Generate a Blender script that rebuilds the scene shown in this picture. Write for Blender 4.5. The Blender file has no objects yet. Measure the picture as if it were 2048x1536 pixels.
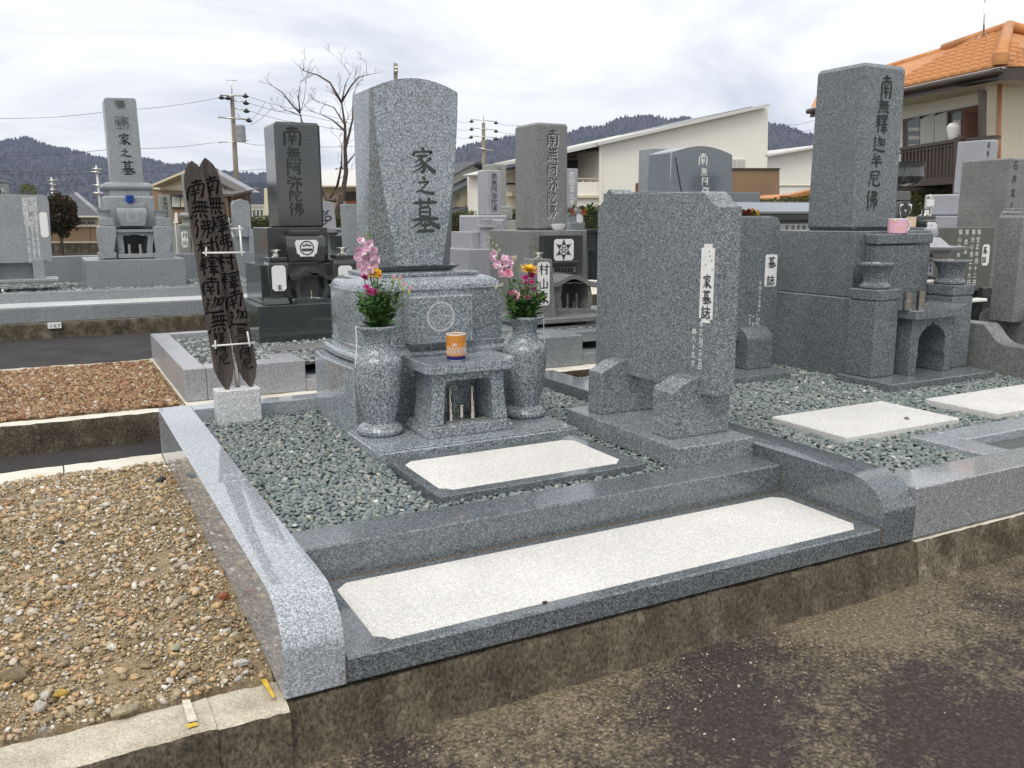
import bpy, bmesh, math, random
import numpy as np
from mathutils import Vector, Matrix, noise as mnoise

S = bpy.context.scene
COL = S.collection
random.seed(7)

# ------------------------------------------------------------------ camera
FPX = 1744.0                                   # focal length in pixels of a 2048 px wide picture
YAW, PIT, ROL = math.radians(27.78), math.radians(-10.876), math.radians(-0.219)
CAMP = Vector((0, 0, 1.05))
_f = Vector((math.sin(YAW) * math.cos(PIT), math.cos(YAW) * math.cos(PIT), math.sin(PIT)))
_r0 = Vector((math.cos(YAW), -math.sin(YAW), 0)); _u0 = _r0.cross(_f)
_r = _r0 * math.cos(ROL) + _u0 * math.sin(ROL); _u = -_r0 * math.sin(ROL) + _u0 * math.cos(ROL)
cd = bpy.data.cameras.new('camera'); cam = bpy.data.objects.new('camera', cd); COL.objects.link(cam)
cam.matrix_world = Matrix(((_r.x, _u.x, -_f.x, CAMP.x), (_r.y, _u.y, -_f.y, CAMP.y), (_r.z, _u.z, -_f.z, CAMP.z), (0, 0, 0, 1)))
cd.sensor_width = 36; cd.lens = FPX / 2048 * 36; cd.clip_start = .05; cd.clip_end = 9000
S.camera = cam

# ------------------------------------------------------------------ sky, sun, exposure
SUN_EL, SUN_AZ = math.radians(58), math.radians(228)       # azimuth clockwise from +Y: the sun stands behind the camera on the left
w = bpy.data.worlds.new('World'); S.world = w; w.use_nodes = True
N = w.node_tree.nodes; L = w.node_tree.links; N.clear()
out = N.new('ShaderNodeOutputWorld'); bg = N.new('ShaderNodeBackground'); L.new(bg.outputs[0], out.inputs[0])
sky = N.new('ShaderNodeTexSky'); sky.sky_type = 'NISHITA'; sky.sun_disc = False
sky.sun_elevation = SUN_EL; sky.sun_rotation = SUN_AZ
scl = N.new('ShaderNodeMixRGB'); scl.blend_type = 'MULTIPLY'; scl.inputs[0].default_value = 1; scl.inputs[2].default_value = (.1, .1, .1, 1)
L.new(sky.outputs[0], scl.inputs[1])
tc = N.new('ShaderNodeTexCoord'); sep = N.new('ShaderNodeSeparateXYZ'); L.new(tc.outputs['Generated'], sep.inputs[0])
ad = N.new('ShaderNodeMath'); ad.operation = 'ADD'; ad.inputs[1].default_value = .22; L.new(sep.outputs[2], ad.inputs[0])
mx = N.new('ShaderNodeMath'); mx.operation = 'MAXIMUM'; mx.inputs[1].default_value = .12; L.new(ad.outputs[0], mx.inputs[0])
dv = []
for i in (0, 1):
    d = N.new('ShaderNodeMath'); d.operation = 'DIVIDE'; L.new(sep.outputs[i], d.inputs[0]); L.new(mx.outputs[0], d.inputs[1]); dv.append(d)
cb = N.new('ShaderNodeCombineXYZ'); L.new(dv[0].outputs[0], cb.inputs[0]); L.new(dv[1].outputs[0], cb.inputs[1])
n1 = N.new('ShaderNodeTexNoise'); n1.inputs['Scale'].default_value = 1.1; n1.inputs['Detail'].default_value = 6; n1.inputs['Roughness'].default_value = .55
n1.inputs['Distortion'].default_value = .6
L.new(cb.outputs[0], n1.inputs['Vector'])
rp = N.new('ShaderNodeValToRGB'); L.new(n1.outputs[0], rp.inputs[0])
rp.color_ramp.elements[0].position = .34; rp.color_ramp.elements[0].color = (.60, .64, .71, 1)
rp.color_ramp.elements[1].position = .57; rp.color_ramp.elements[1].color = (1.04, 1.03, 1.01, 1)
cl = N.new('ShaderNodeMixRGB'); cl.inputs[0].default_value = .93
L.new(scl.outputs[0], cl.inputs[1]); L.new(rp.outputs[0], cl.inputs[2]); L.new(cl.outputs[0], bg.inputs[0])
bg.inputs[1].default_value = 1.0
sl = bpy.data.lights.new('sun', 'SUN'); sl.energy = 1.5; sl.angle = math.radians(35); sl.color = (1, .93, .82)
so = bpy.data.objects.new('sun', sl); COL.objects.link(so)
so.rotation_euler = Vector((math.sin(SUN_AZ) * math.cos(SUN_EL), math.cos(SUN_AZ) * math.cos(SUN_EL), math.sin(SUN_EL))).to_track_quat('Z', 'Y').to_euler()
so['kind'] = 'helper'
S.view_settings.view_transform = 'Standard'; S.view_settings.look = 'None'; S.view_settings.gamma = 1
S.view_settings.exposure = 0.37; S.view_settings.use_curve_mapping = False
S.render.engine = 'CYCLES'; S.cycles.use_denoising = True; S.cycles.max_bounces = 8; S.cycles.glossy_bounces = 3; S.cycles.volume_bounces = 0

# ------------------------------------------------------------------ geometry helpers
BASE = {}
Z3 = Vector((0, 0, 0))
def at(px, py, Y):                                # the point in the plane y = Y that is seen at a pixel of the 2048 x 1536 picture
    d = _r * ((px - 1024) / FPX) + _u * (-(py - 768) / FPX) + _f
    return CAMP + d * ((Y - CAMP.y) / d.y)
def atz(px, py, z):
    d = _r * ((px - 1024) / FPX) + _u * (-(py - 768) / FPX) + _f
    return CAMP + d * ((z - CAMP.z) / d.z)
def far(px, py, D):                               # the point seen at a pixel, D metres away over the ground
    d = _r * ((px - 1024) / FPX) + _u * (-(py - 768) / FPX) + _f
    return CAMP + d * (D / math.hypot(d.x, d.y))
def fr(px0, px1, pyt, pyb, Y):
    ym = (pyt + pyb) / 2; xm = (px0 + px1) / 2
    return at(px0, ym, Y).x, at(px1, ym, Y).x, at(xm, pyb, Y).z, at(xm, pyt, Y).z
def base_of(o): return BASE.get(o.name, Z3) if o else Z3
def tag(o, label=None, cat=None, group=None, kind=None):
    if label: o['label'] = label
    if cat: o['category'] = cat
    if group: o['group'] = group
    if kind: o['kind'] = kind
    return o
def thing(name, label, cat, loc, group=None):
    o = bpy.data.objects.new(name, None); COL.objects.link(o); o.location = loc; o.empty_display_size = .1
    BASE[o.name] = Vector(loc)
    return tag(o, label, cat, group)
def put(name, me, mat, parent=None, smooth=False):
    b = base_of(parent)
    if b.length: me.transform(Matrix.Translation(-b))
    if mat and not me.materials: me.materials.append(mat)
    if smooth:
        me.polygons.foreach_set('use_smooth', [True] * len(me.polygons))
        if smooth == 'auto': me.set_sharp_from_angle(angle=math.radians(32))
    me.update()
    o = bpy.data.objects.new(name, me); COL.objects.link(o)
    if parent: o.parent = parent; BASE[o.name] = b
    return o
def pyd(name, v, f, mat, parent=None, smooth=False):
    me = bpy.data.meshes.new(name); me.from_pydata([tuple(p) for p in v], [], f); 
    return put(name, me, mat, parent, smooth)
def from_bm(name, bm, mat, parent=None, smooth=False, bev=0, seg=1):
    if bev: bmesh.ops.bevel(bm, geom=bm.edges[:], offset=bev, segments=seg, affect='EDGES', clamp_overlap=True)
    bmesh.ops.recalc_face_normals(bm, faces=bm.faces[:])
    me = bpy.data.meshes.new(name); bm.to_mesh(me); bm.free()
    return put(name, me, mat, parent, smooth)
def loft(name, rings, mat, parent=None, smooth=False, bev=0, cap=True):
    bm = bmesh.new(); R = [[bm.verts.new(p) for p in r] for r in rings]; n = len(R[0])
    for a, b in zip(R[:-1], R[1:]):
        for i in range(n): bm.faces.new((a[i], a[(i + 1) % n], b[(i + 1) % n], b[i]))
    if cap: bm.faces.new(list(reversed(R[0]))); bm.faces.new(R[-1])
    return from_bm(name, bm, mat, parent, smooth, bev)
def box(name, x0, x1, y0, y1, z0, z1, mat, parent=None, bev=.004, tx=0, ty=0):
    rings = [[(x0, y0, z0), (x1, y0, z0), (x1, y1, z0), (x0, y1, z0)], [(x0 + tx, y0 + ty, z1), (x1 - tx, y0 + ty, z1), (x1 - tx, y1 - ty, z1), (x0 + tx, y1 - ty, z1)]]
    return loft(name, rings, mat, parent, bev=bev)
def prism(name, outl, axis, lo, hi, mat, parent=None, bev=.003, smooth=False):
    def p(a, b, c): return (c, a, b) if axis == 'X' else (a, c, b) if axis == 'Y' else (a, b, c)
    return loft(name, [[p(a, b, lo) for a, b in outl], [p(a, b, hi) for a, b in outl]], mat, parent, bev=bev, smooth=smooth)
def lathe(name, prof, c, mat, parent=None, n=28, cap=True):
    rings = [[(c[0] + r * math.cos(2 * math.pi * i / n), c[1] + r * math.sin(2 * math.pi * i / n), c[2] + z) for i in range(n)] for r, z in prof]
    return loft(name, rings, mat, parent, smooth='auto', cap=cap)
def tube_geo(pts, rad, n=6):
    pts = [Vector(p) for p in pts]; V = []; Fc = []
    for i, p in enumerate(pts):
        t = (pts[min(i + 1, len(pts) - 1)] - pts[max(i - 1, 0)]).normalized()
        a = t.cross(Vector((0, 0, 1)) if abs(t.z) < .9 else Vector((1, 0, 0))).normalized(); b = t.cross(a)
        r = rad[i] if isinstance(rad, (list, tuple)) else rad
        V += [p + (a * math.cos(2 * math.pi * k / n) + b * math.sin(2 * math.pi * k / n)) * r for k in range(n)]
    for i in range(len(pts) - 1):
        for k in range(n): Fc.append((i * n + k, i * n + (k + 1) % n, (i + 1) * n + (k + 1) % n, (i + 1) * n + k))
    Fc.append(tuple(range(n - 1, -1, -1))); Fc.append(tuple((len(pts) - 1) * n + k for k in range(n)))
    return V, Fc
def tube(name, pts, rad, mat, parent=None, n=6):
    V, Fc = tube_geo(pts, rad, n); return pyd(name, V, Fc, mat, parent, True)
class MB:                                         # several simple pieces gathered into one part
    def __init__(s): s.v = []; s.f = []
    def add(s, v, f): k = len(s.v); s.v += [tuple(p) for p in v]; s.f += [tuple(i + k for i in q) for q in f]
    def box(s, x0, x1, y0, y1, z0, z1):
        s.add([(x0, y0, z0), (x1, y0, z0), (x1, y1, z0), (x0, y1, z0), (x0, y0, z1), (x1, y0, z1), (x1, y1, z1), (x0, y1, z1)],
              [(3, 2, 1, 0), (4, 5, 6, 7), (0, 1, 5, 4), (1, 2, 6, 5), (2, 3, 7, 6), (3, 0, 4, 7)])
    def tube(s, pts, r, n=5): s.add(*tube_geo(pts, r, n))
    def build(s, name, mat, parent=None, smooth=False): return pyd(name, s.v, s.f, mat, parent, smooth)
def copy_tree(o, parent=None):
    c = o.copy(); COL.objects.link(c); c.parent = parent; BASE[c.name] = base_of(o)
    for ch in list(o.children): copy_tree(ch, c)
    return c

# ------------------------------------------------------------------ materials
def mat(name, col=(.5, .5, .5), rough=.6, metal=0, spec=.5):
    m = bpy.data.materials.new(name); m.use_nodes = True; b = m.node_tree.nodes['Principled BSDF']
    b.inputs['Base Color'].default_value = (*col, 1); b.inputs['Roughness'].default_value = rough; b.inputs['Metallic'].default_value = metal
    b.inputs['Specular IOR Level'].default_value = spec
    return m
def nd(m, t, **kw):
    n = m.node_tree.nodes.new(t)
    for k, v in kw.items():
        if k in n.inputs: n.inputs[k].default_value = v
        else: setattr(n, k, v)
    return n
def lk(m, a, b): m.node_tree.links.new(a, b)
def ramp(m, src, stops, interp='LINEAR'):
    r = nd(m, 'ShaderNodeValToRGB'); e = r.color_ramp.elements; r.color_ramp.interpolation = interp
    for i, (p, c) in enumerate(stops):
        x = e[i] if i < 2 else e.new(p)
        x.position = p; x.color = (*c, 1) if len(c) == 3 else c
    lk(m, src, r.inputs[0]); return r
def mixc(m, fac, a, b, mode='MIX'):
    x = nd(m, 'ShaderNodeMixRGB', blend_type=mode)
    for i, s in enumerate((fac, a, b)):
        if hasattr(s, 'is_linked') or hasattr(s, 'links'): lk(m, s, x.inputs[i])
        elif isinstance(s, (int, float)): x.inputs[i].default_value = s
        else: x.inputs[i].default_value = (*s, 1)
    return x.outputs[0]
def g3(v, t=(1, 1, 1)): return (v * t[0], v * t[1], v * t[2])
def granite(name, mean, contrast, grain, rough, tint=(.97, 1, 1.04), stain=.12, bump=0, coat=0):
    m = mat(name, rough=rough, spec=.85 if rough < .2 else .5); b = m.node_tree.nodes['Principled BSDF']
    t = nd(m, 'ShaderNodeTexCoord')
    v = nd(m, 'ShaderNodeTexVoronoi', Scale=1 / grain); lk(m, t.outputs['Object'], v.inputs['Vector'])
    s = nd(m, 'ShaderNodeSeparateColor'); lk(m, v.outputs['Color'], s.inputs[0])
    c = contrast
    r = ramp(m, s.outputs[0], [(0, g3(mean * (1 - .86 * c), tint)), (.2, g3(mean * (1 - .74 * c), tint)), (.3, g3(mean * (1 - .2 * c), tint)), (.72, g3(mean * (1 + .12 * c), tint)), (.84, g3(mean * (1 + .95 * c), tint)), (1, g3(mean * (1 + 1.15 * c), tint))])
    n = nd(m, 'ShaderNodeTexNoise', Scale=2.1, Detail=5.0, Roughness=.6); lk(m, t.outputs['Object'], n.inputs['Vector'])
    r2 = ramp(m, n.outputs[0], [(.3, (1 - stain,) * 3), (.7, (1 + stain * .6, 1 + stain * .58, 1 + stain * .54))])
    n3 = nd(m, 'ShaderNodeTexNoise', Scale=1.6 / grain, Detail=2.0); lk(m, t.outputs['Object'], n3.inputs['Vector'])
    r3 = ramp(m, n3.outputs[0], [(.3, (1 - .3 * c,) * 3), (.7, (1 + .3 * c,) * 3)])
    col = mixc(m, 1.0, mixc(m, 1.0, r.outputs[0], r2.outputs[0], 'MULTIPLY'), r3.outputs[0], 'MULTIPLY')
    lk(m, col, b.inputs['Base Color'])
    rr = nd(m, 'ShaderNodeMapRange'); lk(m, n.outputs[0], rr.inputs[0])
    for i, x in ((1, .3), (2, .7), (3, max(.02, rough * .75)), (4, min(1, rough * 1.3))): rr.inputs[i].default_value = x
    lk(m, rr.outputs[0], b.inputs['Roughness'])
    if bump:
        bp = nd(m, 'ShaderNodeBump', Strength=bump, Distance=.002); lk(m, v.outputs['Distance'], bp.inputs['Height']); lk(m, bp.outputs[0], b.inputs['Normal'])
    return m
def noisy(name, stops, scale, rough=.85, detail=6, bump=0, bscale=None, bdist=.005, fine=None, sp=.3, metal=0, stretch=None):
    m = mat(name, rough=rough, spec=sp, metal=metal); b = m.node_tree.nodes['Principled BSDF']
    t = nd(m, 'ShaderNodeTexCoord'); src = t.outputs['Object']
    if stretch:
        mp = nd(m, 'ShaderNodeMapping'); mp.inputs['Scale'].default_value = stretch; lk(m, src, mp.inputs[0]); src = mp.outputs[0]
    n = nd(m, 'ShaderNodeTexNoise', Scale=scale, Detail=detail, Roughness=.62); lk(m, src, n.inputs['Vector'])
    r = ramp(m, n.outputs[0], stops); col = r.outputs[0]
    if fine:
        f = nd(m, 'ShaderNodeTexNoise', Scale=fine[0], Detail=3.0, Roughness=.7); lk(m, src, f.inputs['Vector'])
        r2 = ramp(m, f.outputs[0], [(.32, (1 - fine[1],) * 3), (.68, (1 + fine[1],) * 3)]); col = mixc(m, 1.0, col, r2.outputs[0], 'MULTIPLY')
    lk(m, col, b.inputs['Base Color'])
    if bump:
        bn = nd(m, 'ShaderNodeTexNoise', Scale=bscale or scale * 6, Detail=5.0); lk(m, src, bn.inputs['Vector'])
        bp = nd(m, 'ShaderNodeBump', Strength=bump, Distance=bdist); lk(m, bn.outputs[0], bp.inputs['Height']); lk(m, bp.outputs[0], b.inputs['Normal'])
    return m
def island(name, stops, rough=.7, fine=None, interp='LINEAR', transl=0, sp=.3):
    m = mat(name, rough=rough, spec=sp); b = m.node_tree.nodes['Principled BSDF']
    g = nd(m, 'ShaderNodeNewGeometry'); r = ramp(m, g.outputs['Random Per Island'], stops, interp); col = r.outputs[0]
    if fine:
        t = nd(m, 'ShaderNodeTexCoord'); f = nd(m, 'ShaderNodeTexNoise', Scale=fine[0], Detail=4.0); lk(m, t.outputs['Object'], f.inputs['Vector'])
        r2 = ramp(m, f.outputs[0], [(.3, (1 - fine[1],) * 3), (.7, (1 + fine[1],) * 3)]); col = mixc(m, 1.0, col, r2.outputs[0], 'MULTIPLY')
    lk(m, col, b.inputs['Base Color'])
    return m

G_MAIN = granite('granite_salt_pepper', .29, .74, .0040, .10, (.87, .99, 1.08), .07)
G_BEVEL = granite('granite_bevel', .19, .85, .0040, .45, (.90, .99, 1.05), .07)
G_VASE = granite('granite_vase', .27, .78, .0042, .24, (.88, .99, 1.07), .06)
G_EPI = granite('granite_epitaph', .225, .68, .0042, .26, (.91, 1, 1.07), .12, bump=.12)
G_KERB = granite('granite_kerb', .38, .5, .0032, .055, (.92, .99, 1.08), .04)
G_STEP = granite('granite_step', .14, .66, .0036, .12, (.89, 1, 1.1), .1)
G_RIGHT = granite('granite_right_pillar', .165, .6, .0046, .20, (.89, 1, 1.08), .15)
G_RKERB = granite('granite_right_kerb', .29, .45, .0036, .10, (.96, 1, 1.05), .08)
G_GREY = granite('granite_fine_grey', .30, .35, .005, .30, (.93, 1, 1.06), .12)
G_LILAC = granite('granite_pale_lilac', .36, .2, .005, .35, (.97, .99, 1.07), .08)
G_DARK = granite('granite_dark_green', .045, .35, .004, .09, (.90, 1.02, 1.04), .12)
G_BROWN = granite('granite_weathered', .20, .4, .006, .4, (.98, 1.01, .98), .2)
G_GREEN = granite('granite_greenish', .27, .2, .006, .4, (.97, 1.02, .93), .12)
G_BLUE = granite('granite_blue_dark', .15, .35, .004, .12, (.86, 1, 1.16), .08)
G_WHITE = granite('granite_white_speckle', .58, .35, .005, .45, (.98, 1, 1.02), .05, bump=.2)
G_SLAB = granite('granite_white_flamed', .655, .2, .0036, .8, (1.0, .985, .95), .11, bump=.4)
G_BASE = granite('granite_row_kerb', .27, .3, .005, .22, (.92, 1, 1.07), .1)
M_INK = mat('carved_black', (.018, .02, .02), .7)
M_INKG = mat('carved_grey', (.045, .05, .05), .7)
M_WHITE = noisy('white_paint', [(.3, (.74, .74, .73)), (.7, (.84, .84, .83))], 40, .6)
M_WTXT = mat('white_lettering', (.75, .75, .74), .6)
M_STEEL = mat('stainless_steel', (.62, .6, .55), .18, 1)
M_BLACK = mat('black_void', (.012, .012, .013), .8)
M_PORC = mat('white_porcelain', (.82, .82, .81), .15)
M_JOINT = mat('joint_sealant', (.16, .13, .09), .8)

# ------------------------------------------------------------------ lettering
STROKE = {
'家': '50,2,6 53,12,10|22,17,4 17,31,10|20,21,6 50,18,6 83,17,9 75,31,2|30,35,6 68,32,7|52,34,7 42,46,6 20,59,2|42,46,5 54,60,9 56,80,10 50,95,8 41,89,2|50,57,6 36,68,5 16,77,2|54,68,6 36,84,5 10,95,2|81,42,8 68,52,6 58,58,2|56,56,3 70,74,9 92,91,13 99,89,2',
'之': '46,4,5 54,18,12|24,35,6 60,31,8 70,33,7 50,54,6 20,78,3|12,82,4 30,74,7 60,83,11 97,87,13',
'墓': '10,15,5 90,12,8|34,4,7 36,25,5|66,2,8 62,25,4|32,29,5 33,55,6|32,29,5 66,28,6 66,55,7|34,41,4 64,41,4|34,53,4 66,53,4|6,63,5 94,60,9|48,56,6 34,72,6 4,87,2|54,62,4 72,74,9 99,85,12|34,80,5 66,79,6|50,70,6 50,96,7|22,97,6 80,96,8',
'南': '24,14,6 78,12,8|50,2,7 50,28,7|14,34,7 14,97,8|14,33,6 86,30,7 86,92,9 77,90,3|36,40,6 42,51,6|64,38,6 58,51,5|30,57,5 70,56,6|28,73,5 72,72,6|50,55,6 50,95,7',
'無': '32,3,7 12,28,3|24,18,5 88,16,7|8,43,6 95,41,8|28,18,5 28,64,5|44,18,5 44,64,5|60,17,5 60,64,5|76,16,5 76,64,5|12,66,5 90,64,7|20,78,4 10,95,10|40,78,4 37,93,8|58,78,4 62,93,8|76,76,4 92,93,11',
'阿': '8,8,5 34,8,6 22,30,5 36,44,6 26,54,3|10,6,6 10,97,8|42,14,5 99,12,7|86,14,7 86,87,9 73,84,3|50,37,5 52,65,6|50,37,5 72,36,6 70,65,6|52,63,4 70,63,5',
'弥': '8,10,5 36,9,6 35,29,5|10,31,5 36,30,5|10,31,6 8,53,6 38,51,6 34,85,8 21,82,3|58,4,7 45,31,3|54,20,5 95,18,7 86,31,3|70,20,6 70,91,9 59,86,3|56,44,6 43,71,3|82,40,5 96,67,11',
'陀': '8,8,5 34,8,6 22,30,5 36,44,6 26,54,3|10,6,6 10,97,8|68,2,6 70,12,8|46,17,5 44,29,8|46,18,5 97,16,7 90,29,3|85,36,6 57,55,4|56,34,6 56,85,8 74,93,8 97,89,8 95,72,3',
'佛': '28,4,8 6,41,3|20,30,6 20,97,8|42,14,5 87,13,6 87,31,5|44,33,5 87,32,5|44,33,6 40,51,6 93,49,7 88,75,7 79,72,3|57,4,6 55,60,6 40,95,3|73,2,6 73,97,8',
'山': '50,8,8 50,84,8|16,36,6 16,86,7 84,85,7|84,34,8 84,92,8',
'村': '6,28,5 46,26,7|28,4,7 28,97,8|28,30,6 4,66,3|30,38,4 44,54,8|52,30,5 98,28,7|80,4,7 80,88,9 66,84,3|60,46,5 68,60,9',
'釋': '8,12,6 40,10,6|24,4,6 24,96,7|6,40,5 42,38,6|22,42,5 6,66,3|26,42,4 40,60,7|12,22,4 16,32,6|36,20,5 32,32,3|50,8,5 92,7,6 90,26,5|50,8,5 52,26,5 90,25,4|64,8,4 64,26,4|77,8,4 77,26,4|56,38,5 88,37,6|72,28,6 72,50,5|48,52,5 98,50,7|60,56,5 66,64,6|84,54,5 78,64,4|52,70,5 92,69,6|72,60,6 72,98,7|46,82,5 98,80,7',
'迦': '40,24,5 66,22,6 64,60,6 56,58,3|52,8,6 50,40,6 36,64,3|74,26,5 75,60,6|74,26,5 94,25,6 93,60,6|75,57,4 93,57,4|10,12,5 20,24,9|6,40,5 22,38,6 14,66,5 26,84,5|4,94,5 26,84,6 60,93,9 98,94,12',
'牟': '40,4,6 22,26,5 66,24,5|60,12,5 74,30,9|28,34,6 12,54,3|24,46,5 86,44,7|4,68,6 96,66,9|50,34,7 50,98,8',
'尼': '20,10,5 84,8,7 82,32,6|22,32,5 82,31,5|22,10,7 20,50,6 4,96,3|80,44,6 44,60,4|42,42,6 42,84,7 64,92,8 94,88,8 92,72,3',
}
STROKE['釈'] = STROKE['釋']
GLYPH = {}
def _font_glyphs(chars):
    cu = bpy.data.curves.new('glyph', 'FONT'); cu.offset = .012; cu.resolution_u = 2
    o = bpy.data.objects.new('glyph', cu); COL.objects.link(o)
    for ch in chars:
        cu.body = ch
        dg = bpy.context.evaluated_depsgraph_get(); dg.update(); e = o.evaluated_get(dg); me = e.to_mesh()
        v = [(p.co.x, p.co.y) for p in me.vertices]; f = [tuple(q.vertices) for q in me.polygons]; e.to_mesh_clear()
        if v:
            xs = [p[0] for p in v]; ys = [p[1] for p in v]; cx = (min(xs) + max(xs)) / 2; cy = (min(ys) + max(ys)) / 2
            k = 1.0 / max(max(ys) - min(ys), max(xs) - min(xs), .62)
            if ch in '一二三十': k = 1.02
            v = [((x - cx) * k, (y - cy) * k) for x, y in v]
        GLYPH[ch] = (v, f)
    bpy.data.objects.remove(o); bpy.data.curves.remove(cu)
FONTCH = '誌年十二月七日歳八五才平成九石井篠田氷塔家法名夢華霊妙順信士大姉淨清道光院釋智慧1073昭和四三昌心玉如水居空風火當供養菩提也施主願以功徳忠徳月正善女男享'
_font_glyphs(sorted(set(FONTCH)))
def brush_glyph(ch, bold=1.38):
    V = []; F = []; lay = 0
    for st in STROKE[ch].split('|'):
        p = [tuple(float(q) for q in t.split(',')) for t in st.split(' ')]
        P = [Vector((a / 100 - .5, .5 - b / 100, c / 100 * bold)) for a, b, c in p]
        pts = []
        for i in range(len(P) - 1):
            a = P[max(i - 1, 0)]; b = P[i]; c = P[i + 1]; d = P[min(i + 2, len(P) - 1)]
            for k in range(5):
                t = k / 5
                sharp = .35
                m1 = (c - a) * sharp; m2 = (d - b) * sharp
                pts.append(b * (2 * t**3 - 3 * t * t + 1) + m1 * (t**3 - 2 * t * t + t) + c * (-2 * t**3 + 3 * t * t) + m2 * (t**3 - t * t))
        pts.append(P[-1]); k0 = len(V); n = len(pts)
        for i, q in enumerate(pts):
            t = pts[min(i + 1, n - 1)] - pts[max(i - 1, 0)]; t = Vector((t.x, t.y)); t = t.normalized() if t.length else Vector((1, 0))
            nn = Vector((-t.y, t.x)); wv = max(q.z, .012) * .5 * (1.25 if i in (1, 2) else 1) * (1.12 if i == n - 2 else 1)
            c = Vector((q.x, q.y))
            if i == 0: c = c - t * wv * .5
            if i == n - 1: c = c + t * wv * .6
            a = c + nn * wv * (.45 if i in (0, n - 1) else 1); b = c - nn * wv * (.75 if i in (0, n - 1) else 1)
            V += [(a.x, a.y, lay), (b.x, b.y, lay)]
        F += [(k0 + 2 * i, k0 + 2 * i + 1, k0 + 2 * i + 3, k0 + 2 * i + 2) for i in range(n - 1)]
        lay += 1
    return V, F
def text(name, s, top, size, pitch, m, parent, face='front', wide=1.0, off=.0015, flat=None, brush=True, lean=0.0, label=None, edge=None):
    """a column of characters; top = centre of the top edge of the first one; face: front = seen from -y, left = seen from -x"""
    top = Vector(top); o = None
    R = Vector((1, 0, 0)) if face == 'front' else Vector((0, -1, 0))
    Nn = Vector((0, -1, 0)) if face == 'front' else Vector((-1, 0, 0))
    U = Vector((0, 0, 1))
    for i, ch in enumerate(s):
        if ch == ' ': continue
        if brush and ch in STROKE: gv, gf = brush_glyph(ch)
        else:
            gv, gf = GLYPH.get(ch, ([], [])); gv = [(a, b, 0) for a, b in gv]
        if not gv: continue
        c = top + (R * (i * pitch) if flat else -U * (i * pitch)) - U * size / 2
        V = [c + R * ((a + lean * b) * size * wide) + U * (b * size) + Nn * (off + l * .00006) for a, b, l in gv]
        o = pyd(name, V, gf, m, parent)
        if edge: pyd('cut_highlight', [p + R * (.022 * size) - U * (.02 * size) - Nn * (off * .6) for p in V], gf, edge, parent)  # pale copy offset behind the letter: a painted highlight along the cut
    return o

# ================================================================== THE SETTING
M_ASPH = mat('asphalt', rough=.9, spec=.25)
def _asph():
    m = M_ASPH; b = m.node_tree.nodes['Principled BSDF']; t = nd(m, 'ShaderNodeTexCoord'); s = t.outputs['Object']
    big = nd(m, 'ShaderNodeTexNoise', Scale=1.5, Detail=6.0, Roughness=.62); lk(m, s, big.inputs['Vector'])
    fine = nd(m, 'ShaderNodeTexNoise', Scale=95.0, Detail=4.0, Roughness=.75); lk(m, s, fine.inputs['Vector'])
    mid = nd(m, 'ShaderNodeTexNoise', Scale=24.0, Detail=5.0, Roughness=.7); lk(m, s, mid.inputs['Vector'])
    base = ramp(m, fine.outputs[0], [(.3, (.024, .0195, .018)), (.55, (.054, .044, .040)), (.75, (.135, .11, .092))])
    lich = ramp(m, fine.outputs[0], [(.34, (.07, .056, .038)), (.52, (.18, .147, .097)), (.7, (.36, .305, .21))])
    sm = nd(m, 'ShaderNodeMath', operation='MULTIPLY_ADD'); lk(m, mid.outputs[0], sm.inputs[0]); sm.inputs[1].default_value = .35; bm_ = nd(m, 'ShaderNodeMath', operation='MULTIPLY_ADD'); lk(m, big.outputs[0], bm_.inputs[0]); bm_.inputs[1].default_value = 1.7; bm_.inputs[2].default_value = -.325; lk(m, bm_.outputs[0], sm.inputs[2])
    # moss and dust lie thicker along the foot of the kerb (y close to 1.75)
    sx = nd(m, 'ShaderNodeSeparateXYZ'); lk(m, s, sx.inputs[0])
    ed = nd(m, 'ShaderNodeMapRange'); lk(m, sx.outputs[1], ed.inputs[0])
    for i, v in ((1, 1.38), (2, 1.72), (3, -.02), (4, .20)): ed.inputs[i].default_value = v
    a2 = nd(m, 'ShaderNodeMath', operation='ADD'); fs = nd(m, 'ShaderNodeMath', operation='MULTIPLY_ADD'); lk(m, fine.outputs[0], fs.inputs[0]); fs.inputs[1].default_value = .55; lk(m, sm.outputs[0], fs.inputs[2]); lk(m, fs.outputs[0], a2.inputs[0]); lk(m, ed.outputs[0], a2.inputs[1]); a4 = nd(m, 'ShaderNodeMath', operation='MULTIPLY'); lk(m, a2.outputs[0], a4.inputs[0]); a4.inputs[1].default_value = .7
    f = ramp(m, a4.outputs[0], [(.69, (0, 0, 0)), (.88, (.9, .9, .9))])
    v = nd(m, 'ShaderNodeTexVoronoi', Scale=26.0); lk(m, s, v.inputs['Vector'])
    sp = ramp(m, v.outputs['Distance'], [(.06, (1, 1, 1)), (.09, (0, 0, 0))])
    sc = nd(m, 'ShaderNodeSeparateColor'); lk(m, v.outputs['Color'], sc.inputs[0])
    pick = ramp(m, sc.outputs[0], [(.94, (0, 0, 0)), (.95, (1, 1, 1))])
    pf = mixc(m, 1.0, sp.outputs[0], pick.outputs[0], 'MULTIPLY')
    c1 = mixc(m, f.outputs[0], base.outputs[0], lich.outputs[0])
    lk(m, mixc(m, pf, c1, (.6, .57, .5)), b.inputs['Base Color'])
    bp = nd(m, 'ShaderNodeBump', Strength=.6, Distance=.004); lk(m, fine.outputs[0], bp.inputs['Height']); lk(m, bp.outputs[0], b.inputs['Normal'])
_asph()
M_ASPH2 = noisy('asphalt_old', [(.3, (.03, .028, .03)), (.7, (.062, .058, .056))], 3, .9, fine=(120, .45), bump=.5, bscale=120)
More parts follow.
